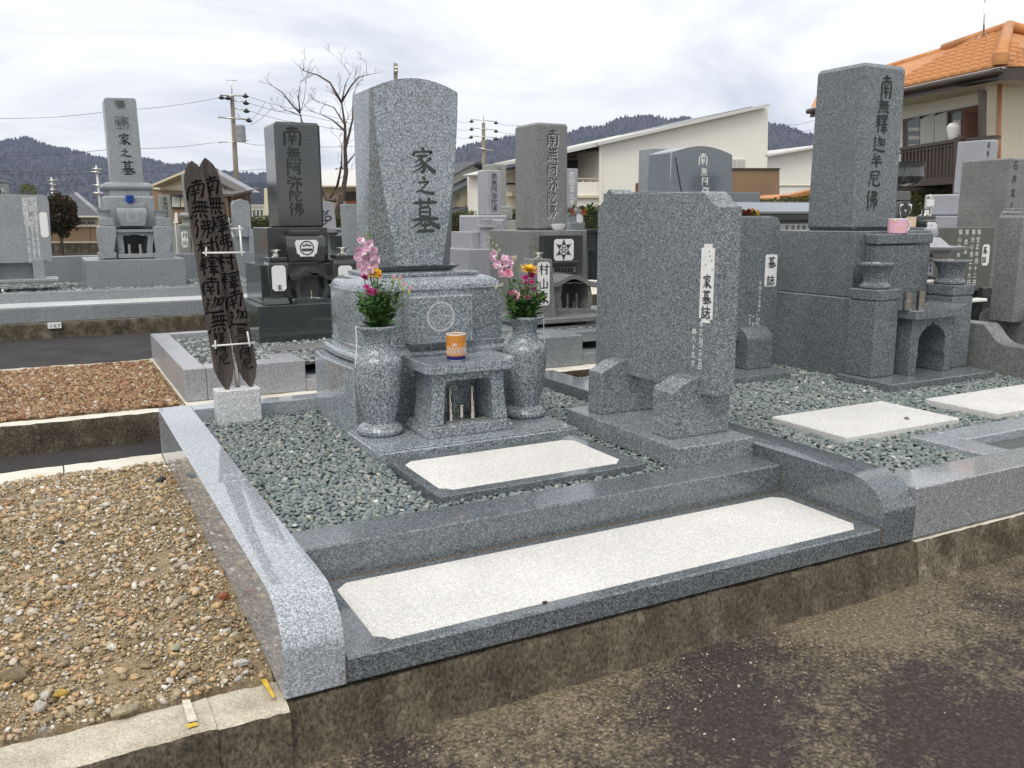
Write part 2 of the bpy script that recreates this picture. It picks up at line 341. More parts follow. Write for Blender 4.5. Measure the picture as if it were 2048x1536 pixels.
M_EARTH = noisy('far_ground', [(.3, (.10, .085, .05)), (.55, (.15, .13, .09)), (.7, (.10, .11, .05))], .3, .95, fine=(8, .3))
M_CONC_TOP = noisy('concrete_light', [(.25, (.30, .26, .19)), (.5, (.50, .455, .36)), (.75, (.62, .58, .49))], 7, .9, fine=(190, .32), bump=.6, bscale=160)
M_CONC_PALE = noisy('concrete_pale', [(.25, (.52, .48, .40)), (.5, (.70, .66, .57)), (.75, (.76, .73, .66))], 5, .9, fine=(160, .14), bump=.4, bscale=120)
def concrete_dark(name, a, b_, c):
    m = noisy(name, [(.28, a), (.5, b_), (.72, c)], 9, .95, fine=(130, .6), bump=1.0, bscale=70, bdist=.008, stretch=(1, 1, .6))
    bs = m.node_tree.nodes['Principled BSDF']; src = bs.inputs['Base Color'].links[0].from_socket
    t = nd(m, 'ShaderNodeTexCoord'); n = nd(m, 'ShaderNodeTexNoise', Scale=7.5, Detail=6.0, Roughness=.7); lk(m, t.outputs['Object'], n.inputs['Vector'])
    f = ramp(m, n.outputs[0], [(.62, (0, 0, 0)), (.70, (1, 1, 1))]); lk(m, mixc(m, f.outputs[0], src, (.035, .05, .012)), bs.inputs['Base Color'])
    n2 = nd(m, 'ShaderNodeTexNoise', Scale=30.0, Detail=4.0); lk(m, t.outputs['Object'], n2.inputs['Vector'])
    f2 = ramp(m, n2.outputs[0], [(.60, (0, 0, 0)), (.72, (.8, .8, .8))]); s2 = bs.inputs['Base Color'].links[0].from_socket
    lk(m, mixc(m, f2.outputs[0], s2, (.20, .17, .125)), bs.inputs['Base Color'])
    return m
M_CONC_DARK = concrete_dark('concrete_mossy', (.048, .040, .028), (.092, .077, .055), (.155, .132, .098))
M_CONC_MID = concrete_dark('concrete_weathered', (.04, .032, .022), (.10, .083, .058), (.24, .21, .155))

def sheet(name, x0, x1, y0, y1, z, m, label, n=1, amp=0, sc=2.0, kind='structure'):
    V = []; F = []
    nx = n if isinstance(n, tuple) else (n, n)
    for j in range(nx[1] + 1):
        for i in range(nx[0] + 1):
            x = x0 + (x1 - x0) * i / nx[0]; y = y0 + (y1 - y0) * j / nx[1]
            V.append((x, y, z + (amp * mnoise.noise((x * sc, y * sc, 3.1)) if amp else 0)))
    for j in range(nx[1]):
        for i in range(nx[0]):
            a = j * (nx[0] + 1) + i; F.append((a, a + 1, a + nx[0] + 2, a + nx[0] + 1))
    o = pyd(name, V, F, m, None, True); return tag(o, label, None, None, kind)
def rough_block(name, x0, x1, y0, y1, z0, z1, mats, step=.03, amp=.004, batter=0, parent=None):
    """a concrete block with worn, uneven faces: mats = (top, side)"""
    nx = max(2, int((x1 - x0) / step)); ny = max(2, min(8, int((y1 - y0) / step))); nz = max(2, int((z1 - z0) / .03))
    bm = bmesh.new(); top = []
    def P(x, y, z):
        k = (z1 - z) / (z1 - z0)
        d = Vector((mnoise.noise((x * 9, y * 9, z * 9)), mnoise.noise((x * 9 + 7, y * 9, z * 9)) , mnoise.noise((x * 9, y * 9 + 5, z * 9))))
        d += .6 * Vector((mnoise.noise((x * 41, y * 41, z * 41)), mnoise.noise((x * 41 + 7, y * 41, z * 41)), mnoise.noise((x * 41, y * 41 + 5, z * 41))))
        ed = amp * 1.2 if k < .01 and (abs(y - y0) < 1e-5 or abs(y - y1) < 1e-5) else 0
        return bm.verts.new((x + d.x * amp * .3, y + d.y * amp - (batter * k * k if y < y0 + 1e-5 else 0) + (ed if y < y0 + 1e-5 else -ed if ed else 0), z + d.z * amp * (1 if k < .5 else .3) - ed))
    X = [x0 + (x1 - x0) * i / nx for i in range(nx + 1)]; Y = [y0 + (y1 - y0) * i / ny for i in range(ny + 1)]; Z = [z1 + (z0 - z1) * i / nz for i in range(nz + 1)]
    T = [[P(x, y, z1) for y in Y] for x in X]
    Fr = [[T[i][0] if k == 0 else P(X[i], y0, Z[k]) for k in range(nz + 1)] for i in range(nx + 1)]
    Bk = [[T[i][-1] if k == 0 else P(X[i], y1, Z[k]) for k in range(nz + 1)] for i in range(nx + 1)]
    for i in range(nx):
        for j in range(ny): bm.faces.new((T[i][j], T[i + 1][j], T[i + 1][j + 1], T[i][j + 1])).material_index = 0
        for k in range(nz):
            bm.faces.new((Fr[i][k], Fr[i][k + 1], Fr[i + 1][k + 1], Fr[i + 1][k])).material_index = 1
            bm.faces.new((Bk[i][k], Bk[i + 1][k], Bk[i + 1][k + 1], Bk[i][k + 1])).material_index = 1
    for I, flip in ((0, 0), (nx, 1)):
        side = [T[I][j] for j in range(ny + 1)] + [Bk[I][k] for k in range(1, nz + 1)] + [Fr[I][k] for k in range(nz, 0, -1)]
        bm.faces.new(side if flip else list(reversed(side))).material_index = 1
    me = bpy.data.meshes.new(name); bm.to_mesh(me); bm.free()
    for m in mats: me.materials.append(m)
    return put(name, me, None, parent, 'auto')

tag(pyd('ground', [(-3500, -3500, -.28), (3500, -3500, -.28), (3500, 3500, -.28), (-3500, 3500, -.28)], [(0, 1, 2, 3)], M_EARTH), 'brown and grassy ground around the cemetery', None, None, 'structure')
sheet('asphalt_road', -6, 14, -4, 1.84, -.145, M_ASPH, 'dark asphalt lane with pale lichen patches along the front of the plots', (120, 40), .006, 1.7)
sheet('asphalt_lane', -7, 16, 4.1, 5.16, -.167, M_ASPH2, 'narrow dark asphalt path behind the first row of plots', (40, 4), .003)
sheet('asphalt_lane', -10, 20, 7.0, 10.2, -.167, M_ASPH2, 'wider dark asphalt path before the third row of plots', (40, 6), .003)
sheet('asphalt_yard', -30, 40, 13.9, 33, -.172, M_ASPH2, 'grey asphalt yard behind the last grave rows', (20, 10), .002)

# concrete foundations of the plot rows
def conc(name, args, mats, label, **k): return tag(rough_block(name, *args, mats, **k), label, None, None, 'structure')
conc('concrete_kerb', (-.62, .2245, 1.755, 1.907, -.21, .0), (M_CONC_TOP, M_CONC_DARK), 'weathered concrete kerb in front of the empty gravel plot', step=.015, amp=.006)
conc('concrete_kerb', (.2255, .378, 1.757, 1.907, -.21, -.002), (M_CONC_TOP, M_CONC_DARK), 'short end piece of the concrete kerb beside the granite corner', step=.012, amp=.007)
conc('concrete_kerb', (-3.0, -.624, 1.755, 1.907, -.21, .0), (M_CONC_TOP, M_CONC_DARK), 'concrete kerb running on to the left of the picture', amp=.006)
conc('concrete_kerb', (-.02, .374, 3.95, 4.15, -.21, .0), (M_CONC_PALE, M_CONC_DARK), 'pale concrete border at the back of the gravel plot', step=.02, amp=.005)
conc('concrete_kerb', (-3.0, -.026, 3.95, 4.15, -.21, .0), (M_CONC_PALE, M_CONC_DARK), 'pale concrete border further left behind the gravel plot', amp=.005)
conc('concrete_base', (.378, 2.438, 1.786, 4.15, -.21, -.0015), (M_CONC_DARK, M_CONC_DARK), 'mossy dark concrete footing under the front granite steps', step=.015, amp=.006, batter=.055)
conc('concrete_base', (2.440, 8.5, 1.780, 4.15, -.21, .0), (M_CONC_PALE, M_CONC_MID), 'streaked concrete footing under the right-hand plot', step=.02, amp=.006, batter=.04)
conc('concrete_base', (-4, .62, 5.085, 5.2, -.21, .0), (M_CONC_PALE, M_CONC_DARK), 'dark mossy concrete wall with pale top before the reddish gravel plot', amp=.005)
conc('concrete_base', (.622, 9, 5.085, 7.1, -.21, .0), (M_CONC_PALE, M_CONC_DARK), 'concrete footing of the second row of graves', step=.06, amp=.004)
conc('concrete_kerb', (-4, .10, 6.93, 7.09, -.21, .0), (M_CONC_TOP, M_CONC_DARK), 'concrete border behind the reddish gravel plot', amp=.005)
conc('concrete_kerb', (.105, .62, 6.93, 7.09, -.21, -.003), (M_CONC_TOP, M_CONC_DARK), 'last piece of the border behind the reddish gravel plot', amp=.005)
conc('concrete_wall', (-6, 12, 10.12, 14, -.21, .0), (M_CONC_PALE, M_CONC_MID), 'stained concrete wall carrying the third row of graves', step=.08, amp=.006)
npl = box('number_plate', *[at(95, 650, 10.1).x, at(123, 650, 10.1).x], 10.098, 10.115, at(110, 657, 10.1).z, at(110, 645, 10.1).z, M_WHITE, None, .002)
tag(npl, 'small white number plate on the stained concrete wall', 'plate')
text('digits', '1073', (at(102, 650, 10.1).x, 10.098, at(110, 648.5, 10.1).z), .034, .036, M_INKG, npl, flat=True)

# yellow survey marks and chips on the kerb
M_YEL = noisy('yellow_paint', [(.35, (.55, .36, .04)), (.65, (.75, .52, .08))], 60, .8)
M_PALEP = noisy('faded_paint', [(.4, (.5, .45, .36)), (.6, (.7, .64, .52))], 60, .9)
def mark(name, pts, z, m, label):
    o = pyd(name, [(p.x, p.y, z) for p in pts], [tuple(range(len(pts)))], m); tag(o, label, 'paint mark')
mark('paint_mark', [atz(521, 1364, 0), atz(533, 1362, 0), atz(551, 1398, 0), atz(545, 1401, 0), atz(537, 1388, 0)], .0062, M_YEL, 'yellow paint mark on concrete right at the granite corner')
mark('paint_mark', [atz(372, 1455, 0), atz(392, 1449, 0), atz(398, 1455, 0), atz(376, 1462, 0)], .0062, M_YEL, 'small yellow dash at the front edge of the concrete kerb')
mark('paint_mark', [atz(364, 1405, 0), atz(380, 1403, 0), atz(396, 1446, 0), atz(376, 1450, 0)], .0060, M_PALEP, 'faded pale stripe across the concrete kerb')

# ------------------------------------------------------------------ loose stones
def hemi(nseg=8, rings=(.0, .62, .93)):
    V = [(0, 0, 1.0)]; F = []
    for r, zz in ((.55, .82), (.92, .38), (1.0, -.25)):
        V += [(r * math.cos(2 * math.pi * i / nseg), r * math.sin(2 * math.pi * i / nseg), zz) for i in range(nseg)]
    F += [(0, 1 + i, 1 + (i + 1) % nseg) for i in range(nseg)]
    T = []
    for k in (0, 1):
        for i in range(nseg):
            a = 1 + k * nseg + i; b = 1 + k * nseg + (i + 1) % nseg; T += [(a, a + nseg, b + nseg), (a, b + nseg, b)]
    return np.array(V), np.array(F + T)
def ico():
    bm = bmesh.new(); bmesh.ops.create_icosphere(bm, subdivisions=1, radius=1)
    V = np.array([v.co[:] for v in bm.verts]); F = np.array([[v.index for v in f.verts] for f in bm.faces]); bm.free(); return V, F
def scatter(name, pts, size, aspect, m, label, seed=1, angular=False, smooth=True, tilt=.5, kind='stuff', sink=0.3):
    """pts: n x 3 centres, size: n radii; all stones of one bed in one mesh"""
    rng = np.random.default_rng(seed); V0, F0 = ico() if angular else hemi(); n = len(pts); k = len(V0)
    P = np.repeat(V0[None], n, 0).astype(float)
    if angular: P *= (1 + rng.uniform(-.48, .42, (n, k, 1)))
    else: P *= (1 + rng.uniform(-.07, .07, (n, k, 1)))
    a = aspect[0] + (aspect[1] - aspect[0]) * rng.random((n, 1)); P[:, :, 1] *= a; P[:, :, 2] *= (aspect[2] + (aspect[3] - aspect[2]) * rng.random((n, 1)))
    P *= np.asarray(size)[:, None, None]
    tx = rng.uniform(-tilt, tilt, (n, 1)); c, s = np.cos(tx), np.sin(tx); y, z = P[:, :, 1].copy(), P[:, :, 2].copy(); P[:, :, 1] = y * c - z * s; P[:, :, 2] = y * s + z * c
    ty = rng.uniform(-tilt, tilt, (n, 1)); c, s = np.cos(ty), np.sin(ty); x, z = P[:, :, 0].copy(), P[:, :, 2].copy(); P[:, :, 0] = x * c - z * s; P[:, :, 2] = x * s + z * c
    rz = rng.uniform(0, 6.283, (n, 1)); c, s = np.cos(rz), np.sin(rz); x, y = P[:, :, 0].copy(), P[:, :, 1].copy(); P[:, :, 0] = x * c - y * s; P[:, :, 1] = x * s + y * c
    P += np.asarray(pts)[:, None, :]
    F = (F0[None] + (np.arange(n) * k)[:, None, None]).reshape(-1, 3)
    me = bpy.data.meshes.new(name); me.vertices.add(n * k); me.vertices.foreach_set('co', P.reshape(-1).astype(np.float32))
    me.loops.add(len(F) * 3); me.loops.foreach_set('vertex_index', F.reshape(-1).astype(np.int32))
    me.polygons.add(len(F)); me.polygons.foreach_set('loop_start', (np.arange(len(F)) * 3).astype(np.int32))
    if smooth: me.polygons.foreach_set('use_smooth', np.ones(len(F), bool))
    me.update(calc_edges=True); me.materials.append(m)
    o = bpy.data.objects.new(name, me); COL.objects.link(o); return tag(o, label, None, None, kind)
def bed(rect, step, seed, holes=(), jit=.42):
    rng = np.random.default_rng(seed); x0, x1, y0, y1 = rect
    X, Y = np.meshgrid(np.arange(x0, x1, step), np.arange(y0, y1, step)); X[1::2] += step / 2
    P = np.stack([X.ravel(), Y.ravel()], 1); P += rng.uniform(-jit, jit, P.shape) * step
    keep = np.ones(len(P), bool)
    for hx0, hx1, hy0, hy1 in holes: keep &= ~((P[:, 0] > hx0) & (P[:, 0] < hx1) & (P[:, 1] > hy0) & (P[:, 1] < hy1))
    keep &= (P[:, 0] > x0 + step * .3) & (P[:, 0] < x1 - step * .3) & (P[:, 1] > y0) & (P[:, 1] < y1 - step * .3)
    return P[keep]
M_PEB = island('green_grey_pebbles', [(0, (.11, .143, .148)), (.3, (.16, .2, .2)), (.6, (.215, .255, .247)), (.8, (.26, .285, .272)), (.88, (.195, .2, .207)), (.945, (.33, .36, .335)), (.972, (.32, .29, .22)), (.992, (.46, .47, .44)), (1, (.62, .62, .59))], .5, fine=(160, .18))
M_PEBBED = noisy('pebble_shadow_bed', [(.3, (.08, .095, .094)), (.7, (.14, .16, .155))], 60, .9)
M_BROWNG = island('brown_gravel', [(0, (.20, .15, .085)), (.22, (.34, .26, .155)), (.45, (.46, .37, .25)), (.60, (.56, .40, .20)), (.70, (.40, .24, .13)), (.80, (.56, .50, .40)), (.88, (.46, .43, .38)), (.92, (.17, .16, .15)), (.94, (.66, .62, .54)), (1, (.78, .76, .72))], .85, fine=(220, .35))
M_REDG = island('reddish_gravel', [(0, (.13, .08, .045)), (.3, (.27, .15, .085)), (.55, (.36, .24, .14)), (.75, (.42, .30, .16)), (.88, (.30, .13, .08)), (.95, (.48, .42, .32)), (1, (.6, .56, .48))], .85, fine=(200, .3))
M_BROWNBED = noisy('gravelly_soil', [(.3, (.20, .15, .085)), (.5, (.34, .265, .16)), (.7, (.44, .36, .24))], 14, .95, fine=(240, .55), bump=1.0, bscale=150, bdist=.012)

def lot_z(x, y):
    return .012 + .018 * math.sin((y - 1.9) / 2.05 * math.pi) + .008 * mnoise.noise((x * 2.3, y * 2.3, 0))
def lot_sheet(name, x0, x1, y0, y1, m, label, zf, nx=40, ny=60):
    V = [(x0 + (x1 - x0) * i / nx, y0 + (y1 - y0) * j / ny, 0) for j in range(ny + 1) for i in range(nx + 1)]
    V = [(x, y, zf(x, y)) for x, y, _ in V]
    o = pyd(name, V, [(j * (nx + 1) + i, j * (nx + 1) + i + 1, (j + 1) * (nx + 1) + i + 1, (j + 1) * (nx + 1) + i) for j in range(ny) for i in range(nx)], m, None, True)
    return tag(o, label, None, None, 'structure')
lot_sheet('gravel_plot', -3, .3755, 1.885, 3.97, M_BROWNBED, 'sandy brown soil of the empty plot', lambda x, y: lot_z(x, y) - .006 - (.05 if y < 1.9 or y > 3.96 else .012 if y < 1.925 or y > 3.93 else 0))
lot_sheet('gravel_plot', -4, .62, 5.19, 6.94, M_BROWNBED, 'reddish soil of the empty plot in the second row', lambda x, y: (-.02 if y < 5.195 or y > 6.93 else .003) + .004 * mnoise.noise((x * 2, y * 2, 1)), 30, 20)
rng = np.random.default_rng(5)
P2 = bed((-.75, .372, 1.90, 3.955), .0092, 11, jit=.5); P2 = P2[[mnoise.noise((x * 7, y * 7, 5)) + .5 * mnoise.noise((x * 19, y * 19, 5)) > -.5 + .5 * (rng.random() - .5) for x, y in P2]]; sz = np.clip(np.exp(rng.normal(math.log(.0036), .55, len(P2))), .0016, .015)
scatter('brown_gravel', np.array([(x, y, lot_z(x, y) - .004 + s * .28) for (x, y), s in zip(P2, sz)]), sz, (.55, 1, .4, .8), M_BROWNG, 'loose sandy brown gravel covering the empty plot', 21, True, False, .6)
P2 = bed((-.75, .36, 1.91, 3.93), .050, 12, jit=.9); sz = rng.uniform(.005, .017, len(P2))
scatter('brown_stones', np.array([(x, y, lot_z(x, y) - .002 + s * .2) for (x, y), s in zip(P2, sz)]), sz, (.5, .9, .3, .6), M_BROWNG, 'larger angular stones strewn over the sandy brown gravel', 22, True, False, .35)
P2 = bed((-1.0, .60, 5.20, 6.93), .0165, 13); sz = np.clip(np.exp(rng.normal(math.log(.0095), .35, len(P2))), .004, .024)
scatter('reddish_gravel', np.array([(x, y, .004 + s * .25) for (x, y), s in zip(P2, sz)]), sz, (.55, 1, .4, .8), M_REDG, 'reddish brown gravel filling the empty plot of the second row', 23, True, False, .6)
# single stones that stand out
def rock(label, px, py, r, asp, col, seed, rz=0.0):
    p = atz(px, py, .03); rn = random.Random(seed); bm = bmesh.new(); bmesh.ops.create_icosphere(bm, subdivisions=2, radius=1)
    off = Vector((rn.random() * 50, rn.random() * 50, 0))
    for v in bm.verts:
        k = 1 + .35 * mnoise.noise(v.co * 1.3 + off) + .12 * mnoise.noise(v.co * 4 + off)
        c = v.co * k; v.co = (c.x * r, c.y * r * asp[0], c.z * r * asp[1])
    bmesh.ops.rotate(bm, cent=(0, 0, 0), matrix=Matrix.Rotation(rz, 3, 'Z'), verts=bm.verts[:])
    bmesh.ops.translate(bm, vec=(p.x, p.y, lot_z(p.x, p.y) + r * asp[1] * .45), verts=bm.verts[:])
    m = noisy('rock_' + str(seed), [(.3, tuple(c * .6 for c in col)), (.6, col), (.75, tuple(min(.85, c * 1.35) for c in col))], 45, .85, fine=(220, .2), bump=.5, bscale=120)
    tag(from_bm('rock', bm, m), label, 'stone', 'conspicuous stones on the gravel plot')
rock('chalky white oblong stone near the granite corner', 482, 1318, .020, (.42, .5), (.62, .60, .54), 1, -.35)
rock('rust red stone lying against the polished kerb', 447, 1193, .016, (.75, .7), (.30, .10, .05), 2)
rock('pale grey flat stone below the chalky one', 476, 1345, .013, (.6, .35), (.42, .41, .38), 3, .7)
rock('cream stone with an orange tip near the kerb', 468, 1266, .016, (.5, .5), (.58, .50, .36), 4, .5)
rock('dusty beige lump left of the rust red stone', 360, 1203, .021, (.7, .55), (.40, .34, .25), 5, .3)
rock('long beige stone halfway along the kerb', 362, 1130, .024, (.4, .4), (.36, .32, .24), 6, .25)
rock('thin white flake pointing at the kerb', 371, 1090, .019, (.35, .25), (.60, .58, .52), 7, .9)
rock('greenish two-toned stone on the sandy gravel', 352, 1290, .016, (.6, .5), (.36, .38, .27), 8, .5)
rock('broad brown stone half buried at the left edge', 30, 1344, .034, (.7, .45), (.20, .155, .095), 9)
rock('mustard yellow stone low on the left', 120, 1375, .016, (.6, .6), (.46, .30, .07), 10)
rock('rounded white stone beside the concrete kerb', 78, 1402, .017, (.8, .7), (.50, .47, .41), 11, 1.2)
rock('sandy flat stone in front of the concrete kerb', 250, 1405, .03, (.5, .3), (.36, .31, .21), 12, .3)
rock('black pebble on the sandy gravel', 122, 1086, .011, (.6, .6), (.04, .04, .045), 13)
rock('dark slate stone near the back of the gravel', 322, 957, .022, (.55, .6), (.07, .075, .08), 14, .6)
rock('orange brown stone near the back corner', 345, 962, .014, (.8, .7), (.36, .22, .08), 15)
rock('wide pale stone in the upper gravel', 88, 1005, .028, (.45, .4), (.38, .35, .28), 16, .1)
rock('cream and orange stone in the upper gravel', 140, 1003, .022, (.5, .5), (.48, .38, .24), 17, -.1)
rock('white quartz stone in the upper gravel', 212, 1010, .016, (.7, .6), (.66, .64, .6), 18)

# ================================================================== THE FRONT PLOT
KX0, KX1, KX2, KX3 = .376, .514, 2.285, 2.435
plot = thing('grave_border', 'grey granite border of the front plot with two rounded front ends', 'stone border', (KX0, 1.793, 0), 'granite plot borders')
def kerb_profile(y0, y1, zt, a=.15, b=.112):
    arc = [(y0 + a - a * math.cos(t), zt - b + b * math.sin(t)) for t in [math.pi / 2 * i / 12 for i in range(13)]]
    return [(y0, 0)] + arc + [(y1, zt), (y1, 0)]
for nm, x0, x1 in (('side_kerb', KX0, KX1), ('side_kerb', KX2, KX3)):
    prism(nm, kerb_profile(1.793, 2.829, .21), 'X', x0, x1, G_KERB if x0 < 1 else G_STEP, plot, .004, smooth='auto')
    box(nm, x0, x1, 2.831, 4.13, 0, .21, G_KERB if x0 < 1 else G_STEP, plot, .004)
box('back_kerb', KX1 + .001, KX2 - .001, 4.02, 4.13, 0, .209, G_KERB, plot, .0025)
box('riser', KX1 + .001, KX2 - .001, 2.24, 2.392, .01, .165, G_STEP, plot, .005)
stp = box('front_step', KX1 + .003, KX2 - .003, 1.795, 2.239, 0, .064, G_STEP, plot, .005)
def notched(x0, x1, y0, y1, c): return [(x0 + c, y0), (x1 - c, y0), (x1 - c * .55, y0 + c * .55), (x1, y0 + c), (x1, y1 - c), (x1 - c * .55, y1 - c * .55), (x1 - c, y1), (x0 + c, y1), (x0 + c * .55, y1 - c * .55), (x0, y1 - c), (x0, y0 + c), (x0 + c * .55, y0 + c * .55)]
prism('step_panel', notched(.606, 2.236, 1.834, 2.2, .035), 'Z', .05, .0662, G_SLAB, stp, .0015)
for x in (KX1 + .0015, KX2 - .0015): box('joint_line', x - .0016, x + .0016, 1.7965, 2.24, 0, .0635, M_JOINT, plot, 0)
box('joint_line', KX1 + .003, KX2 - .003, 2.2365, 2.2395, .05, .0655, M_JOINT, plot, 0)
box('joint_line', KX2 - .0035, KX2 - .0005, 2.2375, 2.2415, .064, .1645, M_JOINT, plot, 0)
tag(box('leaf_scrap', 1.052, 1.066, 1.828, 1.837, .0663, .0685, mat('dead_leaf', (.03, .02, .012), .9), None, .001), 'tiny dark scrap of leaf on the white step panel', 'leaf')
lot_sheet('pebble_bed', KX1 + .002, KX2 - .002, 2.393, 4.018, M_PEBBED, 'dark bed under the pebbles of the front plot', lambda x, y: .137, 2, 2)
MCX = 1.46
holes = [(1.03, 1.88, 3.0, 3.45), (1.05, 1.87, 3.4, 4.0), (1.94, 2.285, 2.385, 3.14), (1.02, 1.84, 2.453, 2.925), (.60, .785, 3.91, 4.0)]
Pp = bed((KX1, KX2, 2.392, 4.02), .0148, 31, holes); rng = np.random.default_rng(6); sz = rng.uniform(.0072, .0125, len(Pp))
zz = np.array([.150 + rng.uniform(-.005, .0055) + .004 * mnoise.noise((x * 5, y * 5, 0)) for x, y in Pp])
scatter('pebbles', np.c_[Pp, zz], sz, (.62, .92, .45, .7), M_PEB, 'green grey river pebbles covering the front plot', 41, tilt=.6)
# stone inset in the pebbles
ins = box('inset_stone', 1.03, 1.835, 2.449, 2.928, .12, .178, G_STEP, None, .003); tag(ins, 'low granite slab framing a white panel among the pebbles', 'stone slab')
prism('white_panel', notched(1.062, 1.775, 2.497, 2.873, .035), 'Z', .16, .1797, G_SLAB, ins, .0015)

# ------------------------------------------------------------------ the tall family stone
mon = thing('family_gravestone', 'salt and pepper granite gravestone with arched top on rounded tiers, the large central one', 'gravestone', (MCX, 3.4, .12))
def plan(cx, hw, y0, y1, bulge, n=12):
    P = [(cx - hw, y0), (cx + hw, y0)]
    P += [(cx + hw + bulge * math.sin(math.pi * i / n) ** .8, y0 + (y1 - y0) * i / n) for i in range(1, n)]
    P += [(cx + hw, y1), (cx - hw, y1)]
    P += [(cx - hw - bulge * math.sin(math.pi * i / n) ** .8, y0 + (y1 - y0) * i / n) for i in range(n - 1, 0, -1)]
    return P
def tier(name, levels, m, parent, hw, y0, y1, bulge, cx=MCX):
    rings = []
    for ins_, z in levels: rings.append([(x, y, z) for x, y in plan(cx, hw - ins_, y0 + ins_, y1 - ins_, bulge)])
    return loft(name, rings, m, parent, smooth='auto')
def arc_levels(i0, z0, i1, z1, n=6): return [(i0 + (i1 - i0) * (1 - math.cos(t)), z0 + (z1 - z0) * math.sin(t)) for t in [math.pi / 2 * k / n for k in range(n + 1)]]
tier('lower_base', [(0, .10), (0, .437), (.004, .443), (.026, .447)], G_MAIN, mon, .395, 3.40, 4.0, .022)
tier('lower_moulding', [(.03, .4475)] + [(.052 - .022 * math.sin(t), .449 + .042 * (1 - math.cos(t)) / 2) for t in [math.pi * k / 10 for k in range(11)]] + [(.066, .4915), (.066, .513), (.07, .5165)], G_MAIN, mon, .395, 3.40, 4.0, .022)
ub = tier('upper_base', [(0, .5175), (0, .738), (-.004, .742), (-.004, .747)] + arc_levels(.004, .749, .075, .795, 8), G_MAIN, mon, .32, 3.475, 3.96, .03)
prism('crest_panel', [(1.312, .5177), (1.606, .5177), (1.606, .722), (1.312, .722)], 'Y', 3.402, 3.474, G_MAIN, mon, .006)
M_CARVE = granite('granite_carved_light', .50, .35, .004, .6)  # pale cut stone of the crests, also the painted highlight behind letters
def ringmesh(c, r0, r1, n=40, face='front', a0=0, a1=2 * math.pi):
    V = []; F = []
    for i in range(n + 1):
        t = a0 + (a1 - a0) * i / n
        for r in (r0, r1):
            d = (r * math.cos(t), r * math.sin(t)); V.append((c[0] + d[0], c[1], c[2] + d[1]) if face == 'front' else (c[0], c[1] - d[0], c[2] + d[1]))
    F = [(2 * i, 2 * i + 1, 2 * i + 3, 2 * i + 2) for i in range(n)]
    return V, F
cr = MB(); cc = (1.452, 3.4005, .634)
cr.add(*ringmesh(cc, .054, .0655)); cr.add(*ringmesh((cc[0], cc[1] - .0003, cc[2]), .046, .049))
for k in range(3):
    a = math.pi / 2 + k * 2 * math.pi / 3
    c2 = (cc[0] + .026 * math.cos(a), cc[1] - .0002 * (k + 1), cc[2] + .026 * math.sin(a)); cr.add(*ringmesh(c2, .016, .0205, 24)); cr.add(*ringmesh(c2, .006, .0095, 20, a0=.5, a1=4.4))
cr.add(*ringmesh((cc[0], cc[1] - .001, cc[2] - .01), .03, .032, 20, a0=3.4, a1=6.0))
cr.build('crest', M_CARVE, mon)
box('top_plate', 1.215, 1.705, 3.55, 3.93, .7955, .812, G_MAIN, mon, .003)
SX0, SX1, SY0, SY1 = 1.262, 1.662, 3.645, 3.90
loft('neck', [[(SX0 + .035, SY0 + .03, .8125), (SX1 - .035, SY0 + .03, .8125), (SX1 - .035, SY1 - .02, .8125), (SX0 + .035, SY1 - .02, .8125)], [(SX0 + .004, SY0 + .004, .8365), (SX1 - .004, SY0 + .004, .8365), (SX1 - .004, SY1 - .004, .8365), (SX0 + .004, SY1 - .004, .8365)]], G_RIGHT, mon, bev=.002)
def arch_z(x): u = (x - (SX0 + SX1) / 2) / ((SX1 - SX0) / 2); return 1.632 - .05 * u * u
rings = []
for k in range(17):
    t = k / 16; ch = .006 + .088 * (1 - t) ** 1.7; cd_ = .03 + .10 * (1 - t) ** 1.2            # the bevelled front corners widen towards the foot
    z0 = .837
    xs = [SX0 + ch + (SX1 - SX0 - 2 * ch) * i / 8 for i in range(9)]
    pts = [(SX0, SY0 + cd_)] + [(x, SY0) for x in xs] + [(SX1, SY0 + cd_), (SX1, SY1)] + [(x, SY1) for x in reversed(xs)] + [(SX0, SY1)]
    rings.append([(x, y, z0 + (arch_z(x) - z0) * t) for x, y in pts])
shaft = loft('shaft', rings, G_MAIN, mon, smooth='auto'); shaft.data.materials.append(G_BEVEL)
for pg in shaft.data.polygons:                       # the bevels take a darker, rougher granite
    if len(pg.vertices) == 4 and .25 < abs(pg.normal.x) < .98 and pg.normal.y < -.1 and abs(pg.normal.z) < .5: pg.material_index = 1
tx = at(845, 320, SY0).x
text('inscription', '家', (tx, SY0, at(848, 294, SY0).z), .113, .1, M_INKG, shaft, wide=1.12, edge=M_CARVE)
text('inscription', '之', (tx + .004, SY0, at(848, 351, SY0).z), .088, .1, M_INKG, shaft, wide=1.1, edge=M_CARVE)
text('inscription', '墓', (tx + .006, SY0, at(848, 396, SY0).z), .148, .1, M_INKG, shaft, wide=.92, edge=M_CARVE)

# plate carrying the vases
pl = box('altar_plate', 1.02, 1.888, 2.99, 3.398, .11, .186, G_MAIN, None, .004); tag(pl, 'granite plate under the incense table and both big vases', 'stone slab')
box('plate_lip', 1.035, 1.873, 3.005, 3.396, .1862, .1905, G_MAIN, pl, .002)

